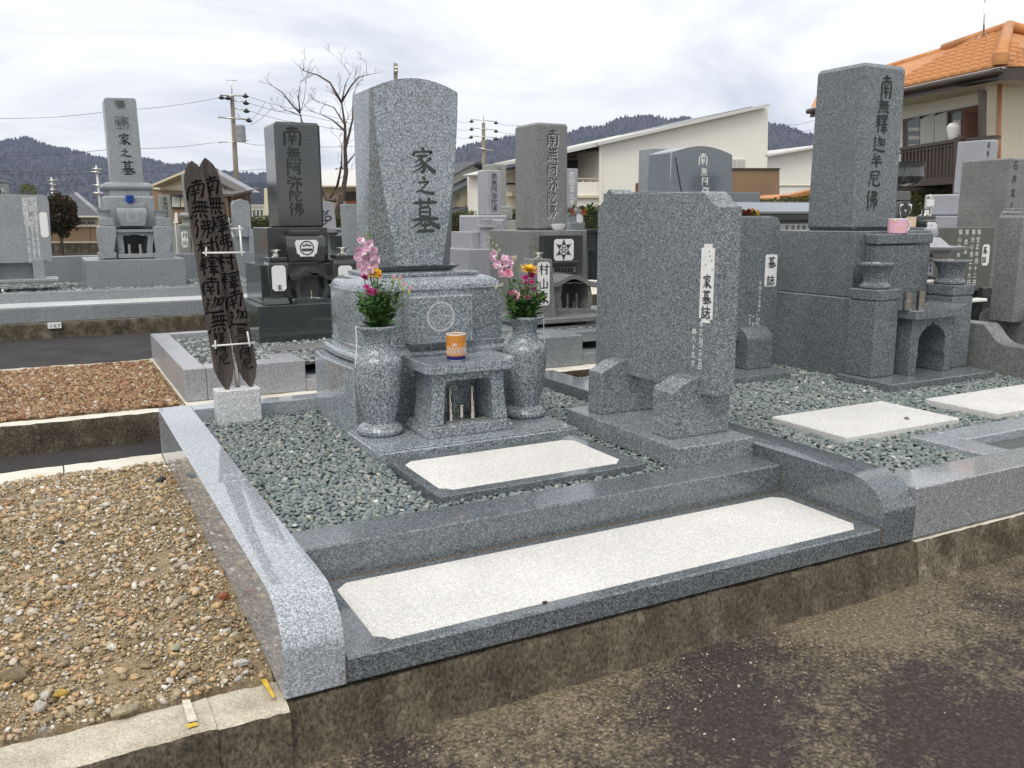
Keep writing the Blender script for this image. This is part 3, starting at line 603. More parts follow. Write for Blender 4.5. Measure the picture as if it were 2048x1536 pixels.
# incense table
ALX, AY0, AY1 = 1.442, 3.09, 3.325
alt = thing('incense_table', 'small granite incense table with flared legs before the large central gravestone', 'incense table', (ALX, AY0, .19))
def flare(z): t = (z - .235) / (.43 - .235); return .157 + .02 * max(0, 1 - t) ** 2.2
zs = [.235 + (.44 - .235) * i / 10 for i in range(11)]
def inner(z): t = (z - .235) / .2; return .108 - .004 * t
outl = [(ALX - flare(z), z) for z in zs] + [(ALX + flare(z), z) for z in reversed(zs)]
op = [(ALX + .108, .235), (ALX + .104, .39), (ALX + .096, .408), (ALX + .08, .414), (ALX - .08, .414), (ALX - .096, .408), (ALX - .104, .39), (ALX - .108, .235)]
prism('legs', outl + op, 'Y', AY0 + .022, AY1 - .05, G_VASE, alt, .002, smooth='auto')
prism('back_wall', [(ALX - .15, .2355), (ALX + .15, .2355), (ALX + .15, .438), (ALX - .15, .438)], 'Y', AY1 - .049, AY1 - .01, G_VASE, alt, .002)
prism('foot', [(ALX - .192, .1905), (ALX + .192, .1905), (ALX + .192, .207), (ALX + .186, .214), (ALX + .183, .227), (ALX + .176, .2345), (ALX - .176, .2345), (ALX - .183, .227), (ALX - .186, .214), (ALX - .192, .207)], 'Y', AY0, AY1 - .005, G_VASE, alt, .003)
# table top: dished, with corners lifted at both ends
n = 14; prof = []
for i in range(n + 1):
    u = -1 + 2 * i / n; prof.append((ALX + u * .197, .478 + .016 * max(0, (abs(u) - .55) / .45) ** 2))
prof_b = [(ALX + .197, .452), (ALX + .16, .445), (ALX - .16, .445), (ALX - .197, .452)]
prism('table_top', prof + prof_b, 'Y', AY0 - .012, AY1 + .01, G_MAIN, alt, .0025, smooth='auto')
# candle holders inside
ch = thing('candle_holder', 'steel candle holder with two slotted tubes under the central incense table', 'candle holder', (ALX + .02, AY0 + .12, .236))
box('tray', ALX - .085, ALX + .10, AY0 + .06, AY0 + .16, .2362, .2405, M_STEEL, ch, .001)
for sx in (-.05, .05):
    c = (ALX + .012 + sx, AY0 + .12, .2406)
    lathe('slotted_tube', [(.0150, 0), (.0150, .02), (.0128, .021), (.0128, .122)], c, M_STEEL, ch, 20)
    V, F = [], []
    for i, (a, z) in enumerate([(.18, .045), (.40, .055), (.40, .07), (.2, .08), (.2, .11), (.40, .118), (.36, .13), (.12, .138)]):
        for s_ in (-1, 1): V.append((c[0] + .0133 * math.sin(s_ * a), c[1] - .0133 * math.cos(a), c[2] + z * .86))
    F = [(2 * i, 2 * i + 1, 2 * i + 3, 2 * i + 2) for i in range(7)]
    pyd('slot', V, F, M_BLACK, ch)
lathe('incense_cup', [(.016, 0), (.012, .004), (.0115, .05), (.018, .054), (.018, .058), (.010, .058)], (ALX - .005, AY0 + .085, .2406), M_STEEL, ch, 18)
# tea cup
M_CUP = mat('tea_cup_glaze', rough=.22)
def _cup():
    m = M_CUP; b = m.node_tree.nodes['Principled BSDF']; t = nd(m, 'ShaderNodeTexCoord'); s = nd(m, 'ShaderNodeSeparateXYZ'); lk(m, t.outputs['Object'], s.inputs[0])
    n = nd(m, 'ShaderNodeTexNoise', Scale=6.0, Detail=3.0); mp = nd(m, 'ShaderNodeMapping'); mp.inputs['Scale'].default_value = (.6, .6, 22); lk(m, t.outputs['Object'], mp.inputs[0]); lk(m, mp.outputs[0], n.inputs['Vector'])
    o = ramp(m, n.outputs[0], [(.3, (.42, .135, .025)), (.55, (.62, .26, .05)), (.72, (.72, .36, .10))])
    z = nd(m, 'ShaderNodeMapRange'); lk(m, s.outputs[2], z.inputs[0]); z.inputs[2].default_value = .11
    r = ramp(m, z.outputs[0], [(0, (.8, .8, .78)), (.06, (.8, .8, .78)), (.07, (.015, .015, .12)), (.205, (.02, .02, .16)), (.215, (1, 1, 1)), (.97, (1, 1, 1)), (.98, (.8, .78, .74))], 'CONSTANT')
    f = ramp(m, z.outputs[0], [(0, (0, 0, 0)), (.215, (1, 1, 1)), (.975, (0, 0, 0))], 'CONSTANT')
    lk(m, mixc(m, f.outputs[0], r.outputs[0], o.outputs[0]), b.inputs['Base Color'])
_cup()
cpos = (at(912, 700, 3.18).x, 3.18, .4785)
cup = thing('tea_cup', 'orange tea cup with white leaf pattern and blue foot ring', 'cup', cpos)
R_ = .0405
lathe('cup_body', [(.028, 0), (.030, .006), (.0385, .007), (.0395, .02), (R_ - .0005, .06), (R_, .112), (R_ - .0035, .112), (R_ - .005, .06), (R_ - .006, .014), (.004, .012)], cpos, M_CUP, cup, 36)
lf = MB(); rn = random.Random(3)
def on_cup(a, z, r=R_ + .0004): return (cpos[0] + r * math.sin(a), cpos[1] - r * math.cos(a), cpos[2] + z)
def loop(ca, cz, la, lz, w, h, n=14):
    pts = []
    for i in range(n + 1):
        t = 2 * math.pi * i / n; u = math.cos(t); v = math.sin(t) * (1 - .25 * u)
        pts.append(on_cup(ca + (la * u * h - lz * v * w) / R_, cz + lz * u * h + la * v * w))
    lf.tube(pts, .0007, 4)
for k in range(9):
    a0 = -1.45 + k * .36
    lf.tube([on_cup(a0 + (.012 * i / 6) / R_, .026 + .032 * i / 6) for i in range(7)], .0006, 4)
    for j in range(3):
        sgn = 1 if j % 2 else -1; z = .034 + .008 * j; loop(a0 + (.004 * j + sgn * .006) / R_, z + .004, sgn * .62, .78, .0026, .008)
for ca, cz in ((-.55, .067), (1.0, .064)):
    for k in range(5):
        an = math.pi / 2 + (k - 2) * .62; loop(ca + .006 * math.cos(an) / R_, cz + .006 * math.sin(an), math.cos(an), math.sin(an), .0026, .0058, 10)
lf.build('leaf_pattern', M_PORC, cup, True)

# the two large vases
VP = [(.082, .0), (.093, .012), (.094, .022), (.086, .033), (.078, .040), (.062, .050), (.064, .062), (.076, .10), (.088, .17), (.0945, .24), (.0965, .275), (.0955, .298), (.089, .312), (.080, .320), (.068, .330), (.055, .350), (.0505, .372), (.0525, .395), (.063, .414), (.078, .424), (.083, .430), (.0835, .437), (.079, .440), (.07, .434), (.055, .40), (.05, .36), (.02, .35)]
vase_xy = [(1.127, 3.285, 'left'), (1.793, 3.285, 'right')]
for vx, vy, side in vase_xy:
    v = thing('flower_vase', 'speckled granite flower vase, %s of the incense table' % side, 'vase', (vx, vy, .1906), 'pair of granite vases')
    lathe('vase_body', VP, (vx, vy, .1906), G_VASE, v, 44)
    sx = -1 if side == 'left' else 1
    cm = MB(); rx = .0845; zt = .1906 + .436; nl = 19 if side == 'left' else 15
    for k in range(nl):                                            # beaded chain from the rim
        z = zt - k * .0085; off = .0 if k else -.002
        p = Vector((vx + sx * (rx + .004 + max(0, .0012 * (k - 8)) * .6), vy - .01, z)); tl = .35 if k % 2 else -.35
        cm.tube([p + Vector((-.0022 * (1 if k % 2 else -1), 0, .004)), p + Vector((.0022 * (1 if k % 2 else -1), 0, -.004))], .0023, 5)
    cm.build('chain', M_PORC, v, True)

rng = np.random.default_rng(77); n_g = 2600; gx = rng.uniform(-.6, 4.5, n_g); gy = 1.735 - np.abs(rng.normal(0, .16, n_g)); gs = np.clip(np.exp(rng.normal(math.log(.0019), .4, n_g)), .0009, .006)
scatter('grit', np.c_[gx, gy, -.144 + .006 * np.array([mnoise.noise((x * 1.7, y * 1.7, 3.1)) for x, y in zip(gx, gy)]) + gs * .3], gs, (.6, 1, .5, .9), island('road_grit', [(0, (.10, .08, .055)), (.6, (.30, .25, .17)), (1, (.55, .51, .44))], .9), 'sandy grit gathered along the foot of the kerb', 78, True, False, .6)
rng = np.random.default_rng(79); n_g = 60; gx = rng.uniform(.3, 4.5, n_g); gy = rng.uniform(.6, 1.6, n_g); gs = rng.uniform(.0012, .0032, n_g)
scatter('pale_chips', np.c_[gx, gy, -.144 + .006 * np.array([mnoise.noise((x * 1.7, y * 1.7, 3.1)) for x, y in zip(gx, gy)]) + gs * .3], gs, (.6, 1, .5, .9), mat('pale_chip', (.62, .60, .55), .8), 'tiny pale stone chips scattered on the asphalt', 80, True, False, .6)

# ------------------------------------------------------------------ flowers
M_LEAF = island('flower_leaves', [(0, (.024, .06, .016)), (.5, (.05, .125, .03)), (.85, (.09, .18, .045)), (1, (.15, .24, .07))], .5)
M_STEM = mat('flower_stem', (.10, .18, .04), .6)
M_PINK = island('pink_petals', [(0, (.70, .38, .56)), (.5, (.80, .54, .68)), (1, (.88, .74, .80))], .6)
M_YELLOW = island('yellow_petals', [(0, (.72, .36, .01)), (.5, (.82, .48, .02)), (1, (.85, .60, .05))], .6)
M_MAG = island('magenta_petals', [(0, (.36, .015, .11)), (.5, (.56, .04, .24)), (1, (.70, .16, .42))], .6)
M_CARN = island('carnation_petals', [(0, (.80, .16, .30)), (.4, (.86, .40, .50)), (1, (.90, .72, .74))], .6)
M_CREAM = island('cream_petals', [(0, (.66, .68, .42)), (1, (.84, .84, .68))], .6)
M_BUDG = island('green_buds', [(0, (.20, .30, .08)), (1, (.55, .58, .25))], .6)
def petal(mb, c, ax, side, up, l, wd, lift, n=3):
    """a petal from c along ax, bending towards up"""
    V = []
    for i in range(n + 1):
        t = i / n; p = c + ax * (l * t) + up * (lift * l * t * t); ww = wd * math.sin(math.pi * (.18 + .72 * t)) 
        V += [p - side * ww, p + side * ww]
    mb.add(V, [(2 * i, 2 * i + 1, 2 * i + 3, 2 * i + 2) for i in range(n)])
def frame(nv):
    nv = Vector(nv).normalized(); a = nv.cross(Vector((0, 0, 1)) if abs(nv.z) < .95 else Vector((1, 0, 0))).normalized(); return nv, a, nv.cross(a)
def flower(name, c, nv, r, rings, m, parent, rn, wide=.3):
    """rings: (petal count, relative length, cone angle)"""
    nv, a, b = frame(nv); mb = MB(); c = Vector(c)
    for k, (cnt, rel, cone) in enumerate(rings):
        for i in range(cnt):
            t = 2 * math.pi * (i + .5 * (k % 2) + rn.uniform(-.2, .2)) / cnt; d = a * math.cos(t) + b * math.sin(t); s = nv.cross(d)
            ax = (d * math.cos(cone) + nv * math.sin(cone)).normalized()
            petal(mb, c + nv * (.002 * k), ax, s, nv, r * rel * rn.uniform(.85, 1.1), r * wide * rn.uniform(.85, 1.15), rn.uniform(-.1, .35))
    return mb.build(name, m, parent, True)
def stem(name, pts, parent, r=.0022): return tube(name, pts, r, M_STEM, parent, 5)
def foliage(name, n, parent, rn, gen):
    mb = MB()
    for i in range(n):
        p, d, l = gen(rn); d = d.normalized(); s = d.cross(Vector((0, 0, 1)) + Vector((rn.uniform(-.5, .5), rn.uniform(-.5, .5), 0))).normalized(); u = s.cross(d)
        w_ = l * rn.uniform(.2, .32); q = []
        for t, k in ((0, .1), (.25, .75), (.38, .45), (.58, 1), (.7, .5), (1, .02)):
            cpt = p + d * (l * t) - u * (l * .35 * t * t); q += [cpt - s * (w_ * k), cpt + s * (w_ * k)]
        mb.add(q, [(2 * i_, 2 * i_ + 1, 2 * i_ + 3, 2 * i_ + 2) for i_ in range(5)])
    return tag(mb.build(name, M_LEAF, parent), None, None, None, 'stuff')
def bouquet(side, vx, vy):
    rn = random.Random(11 if side == 'left' else 23); mouth = Vector((vx, vy, .60))
    t = thing('flower_bouquet', 'mixed pink, yellow and magenta flowers in the %s granite vase' % side, 'flowers', mouth, 'bouquets in the two vases')
    def at2(px, py, dy=0): return at(px, py, vy + dy)
    L_ = side == 'left'
    m2 = lambda: mouth + Vector((rn.uniform(-.025, .025), rn.uniform(-.02, .02), 0))
    def st(p, bend=.02):
        a = m2(); mid = (a + p) / 2 + Vector((rn.uniform(-bend, bend), rn.uniform(-bend, bend), .01)); stem('stem', [a, (a + mid) / 2, mid, (mid + p) / 2, p], t, .0024)
    # stock spike
    if L_: spine = [mouth, at2(752, 600), at2(740, 550), at2(736, 510), at2(738, 472)]
    else: spine = [mouth, at2(1036, 600), at2(1014, 550), at2(997, 510), at2(980, 474)]
    stem('stem', spine, t, .003)
    top, low = (spine[4], spine[2]); mbp = MB()
    if L_: fl = [(721, 482), (716, 501), (733, 500), (748, 500), (714, 515), (728, 518), (742, 515), (751, 520), (718, 532), (733, 532), (747, 532), (725, 541), (741, 541), (738, 488), (724, 508), (745, 509)]
    else: fl = [(985, 505), (983, 515), (988, 507), (1009, 519), (1018, 518), (994, 527), (1006, 530), (1017, 533), (998, 540), (1010, 542), (1002, 547), (1020, 525), (990, 532), (1012, 527)]
    for px, py in fl:
        c = at2(px, py, rn.uniform(-.03, .02)); ax = Vector((rn.uniform(-.7, .7), -1, rn.uniform(-.3, .5)))
        nv, a, b = frame(ax)
        for ring_ in range(2):
            for i in range(5 if ring_ == 0 else 4):
                th = 2 * math.pi * (i / (5 if ring_ == 0 else 4) + .3 * ring_) + rn.uniform(-.2, .2); d = a * math.cos(th) + b * math.sin(th)
                petal(mbp, c + nv * .003 * ring_, (d + nv * (.3 + .7 * ring_)).normalized(), nv.cross(d), nv, .019 * rn.uniform(.8, 1.15) * (1 - .3 * ring_), .009, .2)
    mbp.build('stock_blossom', M_PINK, t, True)
    mb = MB()
    bl = [(729, 472), (738, 470), (741, 474), (737, 480), (742, 484), (733, 478)] if L_ else [(975, 475), (981, 478), (973, 489), (985, 489), (992, 493), (983, 501), (997, 502), (978, 483)]
    for px, py in bl:
        c = at2(px, py); nv = Vector((rn.uniform(-.6, .6), -.4, .7)).normalized(); _, a, b = frame(nv)
        for i in range(4):
            th = 2 * math.pi * i / 4; d = a * math.cos(th) + b * math.sin(th); petal(mb, c, (nv + d * .35).normalized(), nv.cross(d), -d, .011, .004, .3)
    mb.build('stock_bud', M_BUDG if L_ else M_CREAM, t, True)
    # yellow chrysanthemum
    yc, yn = (at2(745, 545, .01), (.25, -.6, .75)) if L_ else (at2(1057, 541), (.1, -.28, 1))
    flower('chrysanthemum', yc, yn, .041, [(22, 1, .05), (18, .85, .35), (14, .6, .7)], M_YELLOW, t, rn, .13); st(yc)
    mags = [(728, 556, .02), (755, 551, .02), (733, 575, .016), (740, 585, .019), (749, 584, .017), (780, 597, .012)] if L_ else [(1050, 556, .018), (1063, 552, .021), (1051, 566, .012), (1063, 564, .015), (1056, 578, .011), (1067, 578, .012), (1053, 596, .015), (1076, 593, .014), (1046, 580, .009)]
    for px, py, r in mags:
        c = at2(px, py, rn.uniform(-.02, .02)); flower('small_chrysanthemum', c, (rn.uniform(-.4, .4), -.7, .7), r, [(12, 1, .2), (10, .8, .6), (6, .5, 1.1)], M_MAG, t, rn, .2); st(c - Vector((0, 0, .004)))
    if not L_:
        c = at2(1028, 523); flower('white_chrysanthemum', c, (.1, -.2, 1), .021, [(9, 1, 1.05), (8, .9, 1.25), (6, .8, 1.4)], M_CREAM, t, rn, .34); st(c - Vector((0, 0, .003)), .005)
        for px, py, r in ((1017, 548, .020), (1027, 593, .027)):
            c = at2(px, py, -.02); flower('carnation', c, (-.15, -.9, .35), r, [(9, 1, .1), (9, .9, .45), (8, .7, .85), (6, .5, 1.2)], M_CARN, t, rn, .42); st(c)
        for px, py in ((993, 578), (1004, 574)):
            c = at2(px, py); flower('bud', c, (-.2, -.2, 1), .014, [(6, 1, 1.1), (5, .9, 1.3)], M_CREAM, t, rn, .45); st(c)
    else:
        for px, py, r in ((786, 558, .016), (799, 560, .016), (806, 573, .015), (818, 582, .015)):
            c = at2(px, py); d = Vector((.35, -.2, 1)); flower('carnation_bud', c, d, r, [(6, 1, 1.15), (6, .9, 1.3)], M_CARN, t, rn, .42)
            lathe('calyx', [(.002, -.02), (.0055, -.012), (.0065, 0), (.0055, .006)], c, M_BUDG, t, 8); st(c - Vector((0, 0, .015)), .012)
    X0, X1, YT, YB = (724, 790, 598, 655) if L_ else (1014, 1078, 596, 638)
    def gen(r_):
        u = r_.random(); v = r_.random() ** .8; py = YT + (YB - YT) * v; half = (X1 - X0) / 2 * (.6 + .5 * (1 - v)); px = (X0 + X1) / 2 + r_.uniform(-1, 1) * half
        p = at2(px, py, r_.uniform(-.055, .05)); d = Vector((r_.uniform(-1, 1), r_.uniform(-1, .6), r_.uniform(.1, 1.3))); return p, d, r_.uniform(.03, .06)
    foliage('foliage', 260, t, rn, gen)
    def gen2(r_):
        px, py = ((r_.uniform(738, 790), r_.uniform(565, 610)) if L_ else (r_.uniform(1015, 1072), r_.uniform(562, 606)))
        return at2(px, py, r_.uniform(-.03, .03)), Vector((r_.uniform(-1, 1), r_.uniform(-1, .4), r_.uniform(-.2, .8))), r_.uniform(.016, .034)
    foliage('upper_leaves', 110, t, rn, gen2)
    for k in range(26):
        px, py = ((rn.uniform(735, 785), rn.uniform(575, 605)) if L_ else (rn.uniform(1018, 1074), rn.uniform(570, 610)))
        st(at2(px, py, rn.uniform(-.03, .03)), .012)
    mb = MB()
    for k in range(34):
        px, py = ((rn.uniform(722, 790), rn.uniform(570, 625)) if L_ else (rn.uniform(1040, 1078), rn.uniform(568, 608))); c = at2(px, py, rn.uniform(-.05, 0)); d = Vector((rn.uniform(-.3, .3), -.3, 1)).normalized(); _, a, b = frame(d)
        for i in range(4): th = math.pi / 2 * i; dd = a * math.cos(th) + b * math.sin(th); petal(mb, c, (d + dd * .4).normalized(), d.cross(dd), -dd, .007, .003, .3)
    mb.build('tiny_buds', M_BUDG, t, True)['kind'] = 'stuff'
for vx, vy, side in vase_xy: bouquet(side, vx, vy)

# ------------------------------------------------------------------ wooden memorial boards
M_WOOD = noisy('weathered_wood', [(.25, (.034, .029, .028)), (.45, (.068, .058, .054)), (.62, (.108, .09, .081)), (.8, (.20, .145, .11))], 5, .85, fine=(90, .3), bump=.5, bscale=60, stretch=(9, 9, .7))
blk = box('stand_block', .597, .787, 3.90, 3.998, .12, .304, G_WHITE, None, .004); tag(blk, 'white speckled granite block holding the wooden memorial boards', 'stone block')
pole = tube('support_pole', [(.700, 3.965, .30), (.700, 3.965, 1.05)], .011, M_STEEL, None, 12); tag(pole, 'thin steel pole behind the wooden boards', 'pole')
M_SUMI = mat('sumi_ink', (.006, .006, .007), .8, 0, .1)
def board(label, top, bot, wd, Y, txt, yaw=0.0):
    b = thing('memorial_board', label, 'memorial board', (bot[0], Y, bot[1]), 'old wooden memorial boards')
    T = Vector((top[0], 0, top[1])); B = Vector((bot[0], 0, bot[1])); d = (T - B); Ln = d.length; d.normalize(); s = Vector((d.z, 0, -d.x))
    hw = wd / 2
    prof = [(0, .004), (.10, .040)] + [(.16, hw * .93), (.5, hw), (Ln - .10, hw * .98), (Ln - .06, hw * .88), (Ln - .03, hw * .62), (Ln - .012, hw * .3), (Ln, .002)]
    prof[1] = (.045, hw * .6); prof[2] = (.10, hw * .95)
    Lf = [B + d * l - s * w_ for l, w_ in prof]; Rt = [B + d * l + s * w_ for l, w_ in reversed(prof)]
    ol = [(p.x, p.z) for p in Lf + Rt]
    o = prism('plank', ol, 'Y', Y - .008, Y + .008, M_WOOD, b, .002)
    # brushed characters run down the board, following its slant
    V = []; F = []; pos = Ln - .075; rn = random.Random(int(top[0] * 1000)); sz = wd * .92; i = 0; pool = '南無阿弥陀佛釋迦牟尼家墓村'
    for ch in txt:
        q = sz * (1.0 if i < 8 else .6); ch = ch if ch in STROKE else pool[(i * 7 + int(top[0] * 100)) % len(pool)]
        gv, gf = brush_glyph(ch, 1.3)
        cpt = B + d * (pos - q / 2) + s * rn.uniform(-.004, .004); k = len(V)
        for a, c, l in gv:
            a2, c2 = a + .045 * math.sin(6 * c + i), c + .04 * math.sin(5 * a + 2 * i); p = cpt + s * (a2 * q * .98 + .35 * c2 * q * .4) + d * (c2 * q * .98); V.append((p.x, Y - .0092 - l * .00005, p.z))
        F += [tuple(x + k for x in f) for f in gf]; pos -= q * .98; i += 1
        if pos < .12: break
    pyd('inscription', V, F, M_SUMI, b)
board('wooden memorial board leaning left, in front of the other', (.567, 1.283), (.650, .2985), .090, 3.935, '南無妙法華道光院釋清信士霊當供養菩提也施主家')
board('wooden memorial board leaning right, behind the other', (.624, 1.297), (.757, .298), .090, 3.953, '南無釋妙順智慧大姉霊位平成十七年二月供養家')
M_PLAST = mat('white_plastic', (.78, .78, .78), .35)
for nm, fp, bp, label in (('clamp_frame', [(405, 506), (490, 505)], [(406, 459), (486, 457)], 'upper white rod frame tied round the wooden boards'), ('clamp_frame', [(424, 692), (505, 686)], [(422, 645), (497, 640)], 'lower white rod frame tied round the wooden boards')):
    f0, f1 = at(*fp[0], 3.918), at(*fp[1], 3.918); b0, b1 = at(*bp[0], 3.978), at(*bp[1], 3.978)
    t = thing(nm, label, 'frame', f0, 'white frames on the memorial boards')
    e = (f1 - f0) * .08
    tube('rod', [f0, f1], .0042, M_PLAST, t, 8); tube('rod', [b0, b1], .0042, M_PLAST, t, 8)
    l0 = f0 + e + Vector((0, -.003, 0)); l1 = b0 + e + Vector((0, .003, 0)); ex = (l1 - l0) * .12; tube('rod', [l0 - ex, l1 + ex], .0042, M_PLAST, t, 8)
    l0 = f1 - e + Vector((0, -.003, 0)); l1 = b1 - e + Vector((0, .003, 0)); ex = (l1 - l0) * .12; tube('rod', [l0 - ex, l1 + ex], .0042, M_PLAST, t, 8)

# ------------------------------------------------------------------ epitaph slab of the front plot
ep = thing('epitaph_stone', 'large upright epitaph slab turned sideways, with white title strip, on two supports', 'epitaph stone', (2.1, 2.78, .16))
box('epitaph_base', 1.925, 2.283, 2.385, 3.15, .155, .235, G_EPI, ep, .004)
for y0, y1 in ((2.5, 2.615), (2.965, 3.065)):
    prism('support', [(1.98, .2355), (2.258, .2355), (2.258, .40), (2.22, .455), (2.215, .458), (2.10, .458), (2.06, .452), (2.02, .425), (1.98, .412)], 'Y', y0, y1, G_EPI, ep, .003)
pr = [(2.43, .395), (3.21, .395), (3.21, 1.085)]
pr += [(3.21 - .012 - .05 * t - .02, 1.085 + .025 - .03 * math.cos(math.pi * t) + .022) for t in [i / 6 for i in range(7)]]
pr += [(3.09, 1.136), (2.525, 1.136)]
pr += [(2.525 - .07 * t, 1.136 - .025 + .025 * math.cos(math.pi * t)) for t in [i / 8 for i in range(1, 9)]] + [(2.43, 1.083)]
sl_ = prism('slab', pr, 'X', 2.11, 2.217, G_EPI, ep, .004)
# title strip and lettering on the face towards -x
sx = 2.1085
def strip(name, y0, y1, z0, z1, c, parent, x):     # white sunk panel with nicked corners
    P = [(y0 + c, z0), (y1 - c, z0), (y1 - c, z0 + c), (y1, z0 + c), (y1, z1 - c), (y1 - c, z1 - c), (y1 - c, z1), (y0 + c, z1), (y0 + c, z1 - c), (y0, z1 - c), (y0, z0 + c), (y0 + c, z0 + c)]
    return prism(name, P, 'X', x, x + .004, M_WHITE, parent, 0)
strip('title_strip', 2.445, 2.517, .665, .95, .014, sl_, sx - .0005)
yc = 2.480
for ch, zt, s_ in (('家', .80, .052), ('墓', .745, .052), ('誌', .69 + .0, .046)): pass
text('inscription', '家墓誌', (sx - .0006, yc, .842), .050, .057, M_INKG, sl_, 'left', wide=1.05)
mbx = MB(); rn = random.Random(9)
for k in range(5):                                  # half erased first characters
    y = yc + rn.uniform(-.022, .022); z = .925 - k * .016; mbx.add([(sx - .0012, y, z), (sx - .0012, y - .008, z + .002), (sx - .0012, y - .009, z - .004), (sx - .0012, y - .001, z - .005)], [(0, 1, 2, 3)])
mbx.build('faded_marks', mat('faded_ink', (.35, .34, .33), .8), sl_)
text('inscription', '年十二月二十七日', (2.11, 2.503, .668), .0215, .0225, M_WTXT, sl_, 'left', wide=1.1)
text('inscription', '歳八十五才', (2.11, 2.543, .638), .0215, .030, M_WTXT, sl_, 'left', wide=1.1)

# ================================================================== THE RIGHT-HAND PLOT
rb = thing('grave_border', 'dark grey granite border of the right-hand plot', 'stone border', (2.44, 1.793, 0), 'granite plot borders')
box('front_kerb', 2.437, 3.62, 1.795, 1.95, .001, .176, G_RKERB, rb, .004); box('front_kerb', 3.622, 4.72, 1.795, 1.95, .001, .176, G_RKERB, rb, .004)
box('side_kerb', 3.042, 3.19, 1.952, 2.287, .0, .166, G_KERB, rb, .003)
box('riser', 3.192, 4.72, 2.146, 2.287, .0, .168, G_KERB, rb, .003)
box('paving', 3.192, 4.72, 1.952, 2.144, -.02, .06, G_WHITE, rb, .002)
box('side_kerb', 4.722, 4.75, 1.795, 2.6, 0, .18, G_RKERB, rb, .003)
holes = [(3.04, 4.8, 1.9, 2.29), (2.76, 3.48, 2.38, 2.80), (3.69, 4.49, 2.36, 2.73), (3.81, 4.66, 3.0, 3.4), (3.9, 4.62, 3.37, 4.1), (3.23, 3.63, 3.54, 4.1)]
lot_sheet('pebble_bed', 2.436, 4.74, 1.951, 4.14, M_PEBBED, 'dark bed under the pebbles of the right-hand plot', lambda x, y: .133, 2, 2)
Pp = bed((2.437, 4.75, 1.951, 4.14), .0168, 32, holes); rng = np.random.default_rng(8); sz = rng.uniform(.008, .0142, len(Pp))
zz = np.array([.146 + rng.uniform(-.006, .006) + .006 * mnoise.noise((x * 3, y * 3, 0)) for x, y in Pp])
scatter('pebbles', np.c_[Pp, zz], sz, (.62, .92, .45, .7), M_PEB, 'green grey river pebbles covering the right-hand plot', 42, tilt=.6)
tag(box('white_slab', 2.77, 3.47, 2.378, 2.795, .12, .176, G_SLAB, None, .005), 'white rough granite slab with one loose pebble on it', 'stone slab', 'white slabs in the right-hand plot')
tag(box('white_slab', 3.70, 4.485, 2.355, 2.725, .12, .176, G_SLAB, None, .005), 'white rough granite slab nearest the right edge', 'stone slab', 'white slabs in the right-hand plot')
sp = scatter('stray_pebble', np.array([[3.247, 2.474, .180]]), np.array([.013]), (.6, .7, .5, .6), mat('stray', (.16, .15, .13), .6), None, 3, tilt=0, kind='thing'); tag(sp, 'single grey pebble on a white slab', 'pebble')
# second epitaph
e2 = thing('epitaph_stone', 'epitaph slab facing forward left of the tall right-hand pillar', 'epitaph stone', (3.3, 3.8, .15))
box('epitaph_base', 3.0, 3.637, 3.535, 4.08, .13, .19, G_RIGHT, e2, .004)
for x0, x1 in ((3.08, 3.27), (3.45, 3.655 - .02)): prism('support', [(3.69, .1905), (3.98, .1905), (3.98, .40), (3.76, .425), (3.735, .415), (3.70, .375), (3.69, .36)], 'X', x0, x1, G_RIGHT, e2, .004)
a0 = at(1556, 560, 3.765); zt = at(1520, 434, 3.765).z
xr = a0.x; s2 = prism('slab', [(3.0, .345), (xr, .345), (xr, zt - .045), (xr - .01, zt - .018), (xr - .035, zt), (3.05, zt), (3.0, zt - .04)], 'Y', 3.765, 3.86, G_RIGHT, e2, .004)
x0, x1, z0, z1 = fr(1530, 1553, 509, 573, 3.7645)
P_ = [(x0 + .008, z0), (x1 - .008, z0), (x1, z0 + .008), (x1, z1 - .008), (x1 - .008, z1), (x0 + .008, z1), (x0, z1 - .008), (x0, z0 + .008)]
prism('title_strip', P_, 'Y', 3.7625, 3.766, M_WHITE, s2, 0)
text('inscription', '墓誌', ((x0 + x1) / 2, 3.7622, z1 - .012), .062, .105, M_INKG, s2)
c0 = at(1521, 563, 3.764); text('inscription', '平成二十五年十一月九日', (c0.x, 3.7648, c0.z), .021, .026, M_WTXT, s2)
for i, px in enumerate((1500, 1507, 1514)):
    c0 = at(px, 628 + i % 2 * 2, 3.764); text('inscription', ('十三才', '十一日', '十九才')[i], (c0.x, 3.7648, c0.z), .02, .022, M_WTXT, s2)
# tall pillar with six characters
tp = thing('pillar_gravestone', 'tall square dark granite pillar with deep carved characters, on the right-hand plot', 'gravestone', (4.26, 3.7, .13))
box('lower_base', 3.9, 4.62, 3.375, 4.1, .12, .598, G_RIGHT, tp, .004)
box('upper_base', 3.945, 4.575, 3.425, 4.05, .5985, .962, G_RIGHT, tp, .004)
shf = box('shaft', 4.085, 4.445, 3.56, 3.93, .9625, 1.882, G_RIGHT, tp, .022, .006, .006)
zt = at(1776, 150, 3.56).z; M_CUTLIGHT = granite('granite_cut_highlight', .27, .3, .004, .6)  # paler granite for the highlight painted beside the pillar's letters
for i, (ch, p0, p1) in enumerate((('南', 150, 196), ('無', 198, 226), ('釋', 228, 266), ('迦', 270, 303), ('牟', 306, 333), ('尼', 340, 373), ('佛', 380, 418))):
    a = at(1776 - (p0 - 150) * .135, p0, 3.56); bq = at(1776 - (p0 - 150) * .135, p1, 3.56); sz_ = (a.z - bq.z) * 1.04
    text('inscription', ch, (a.x, 3.563 + .006 * (a.z - .96) / .92 - .0045, a.z), sz_, 1, M_INK, shf, wide=min(1.35, .098 / sz_), edge=M_CUTLIGHT)
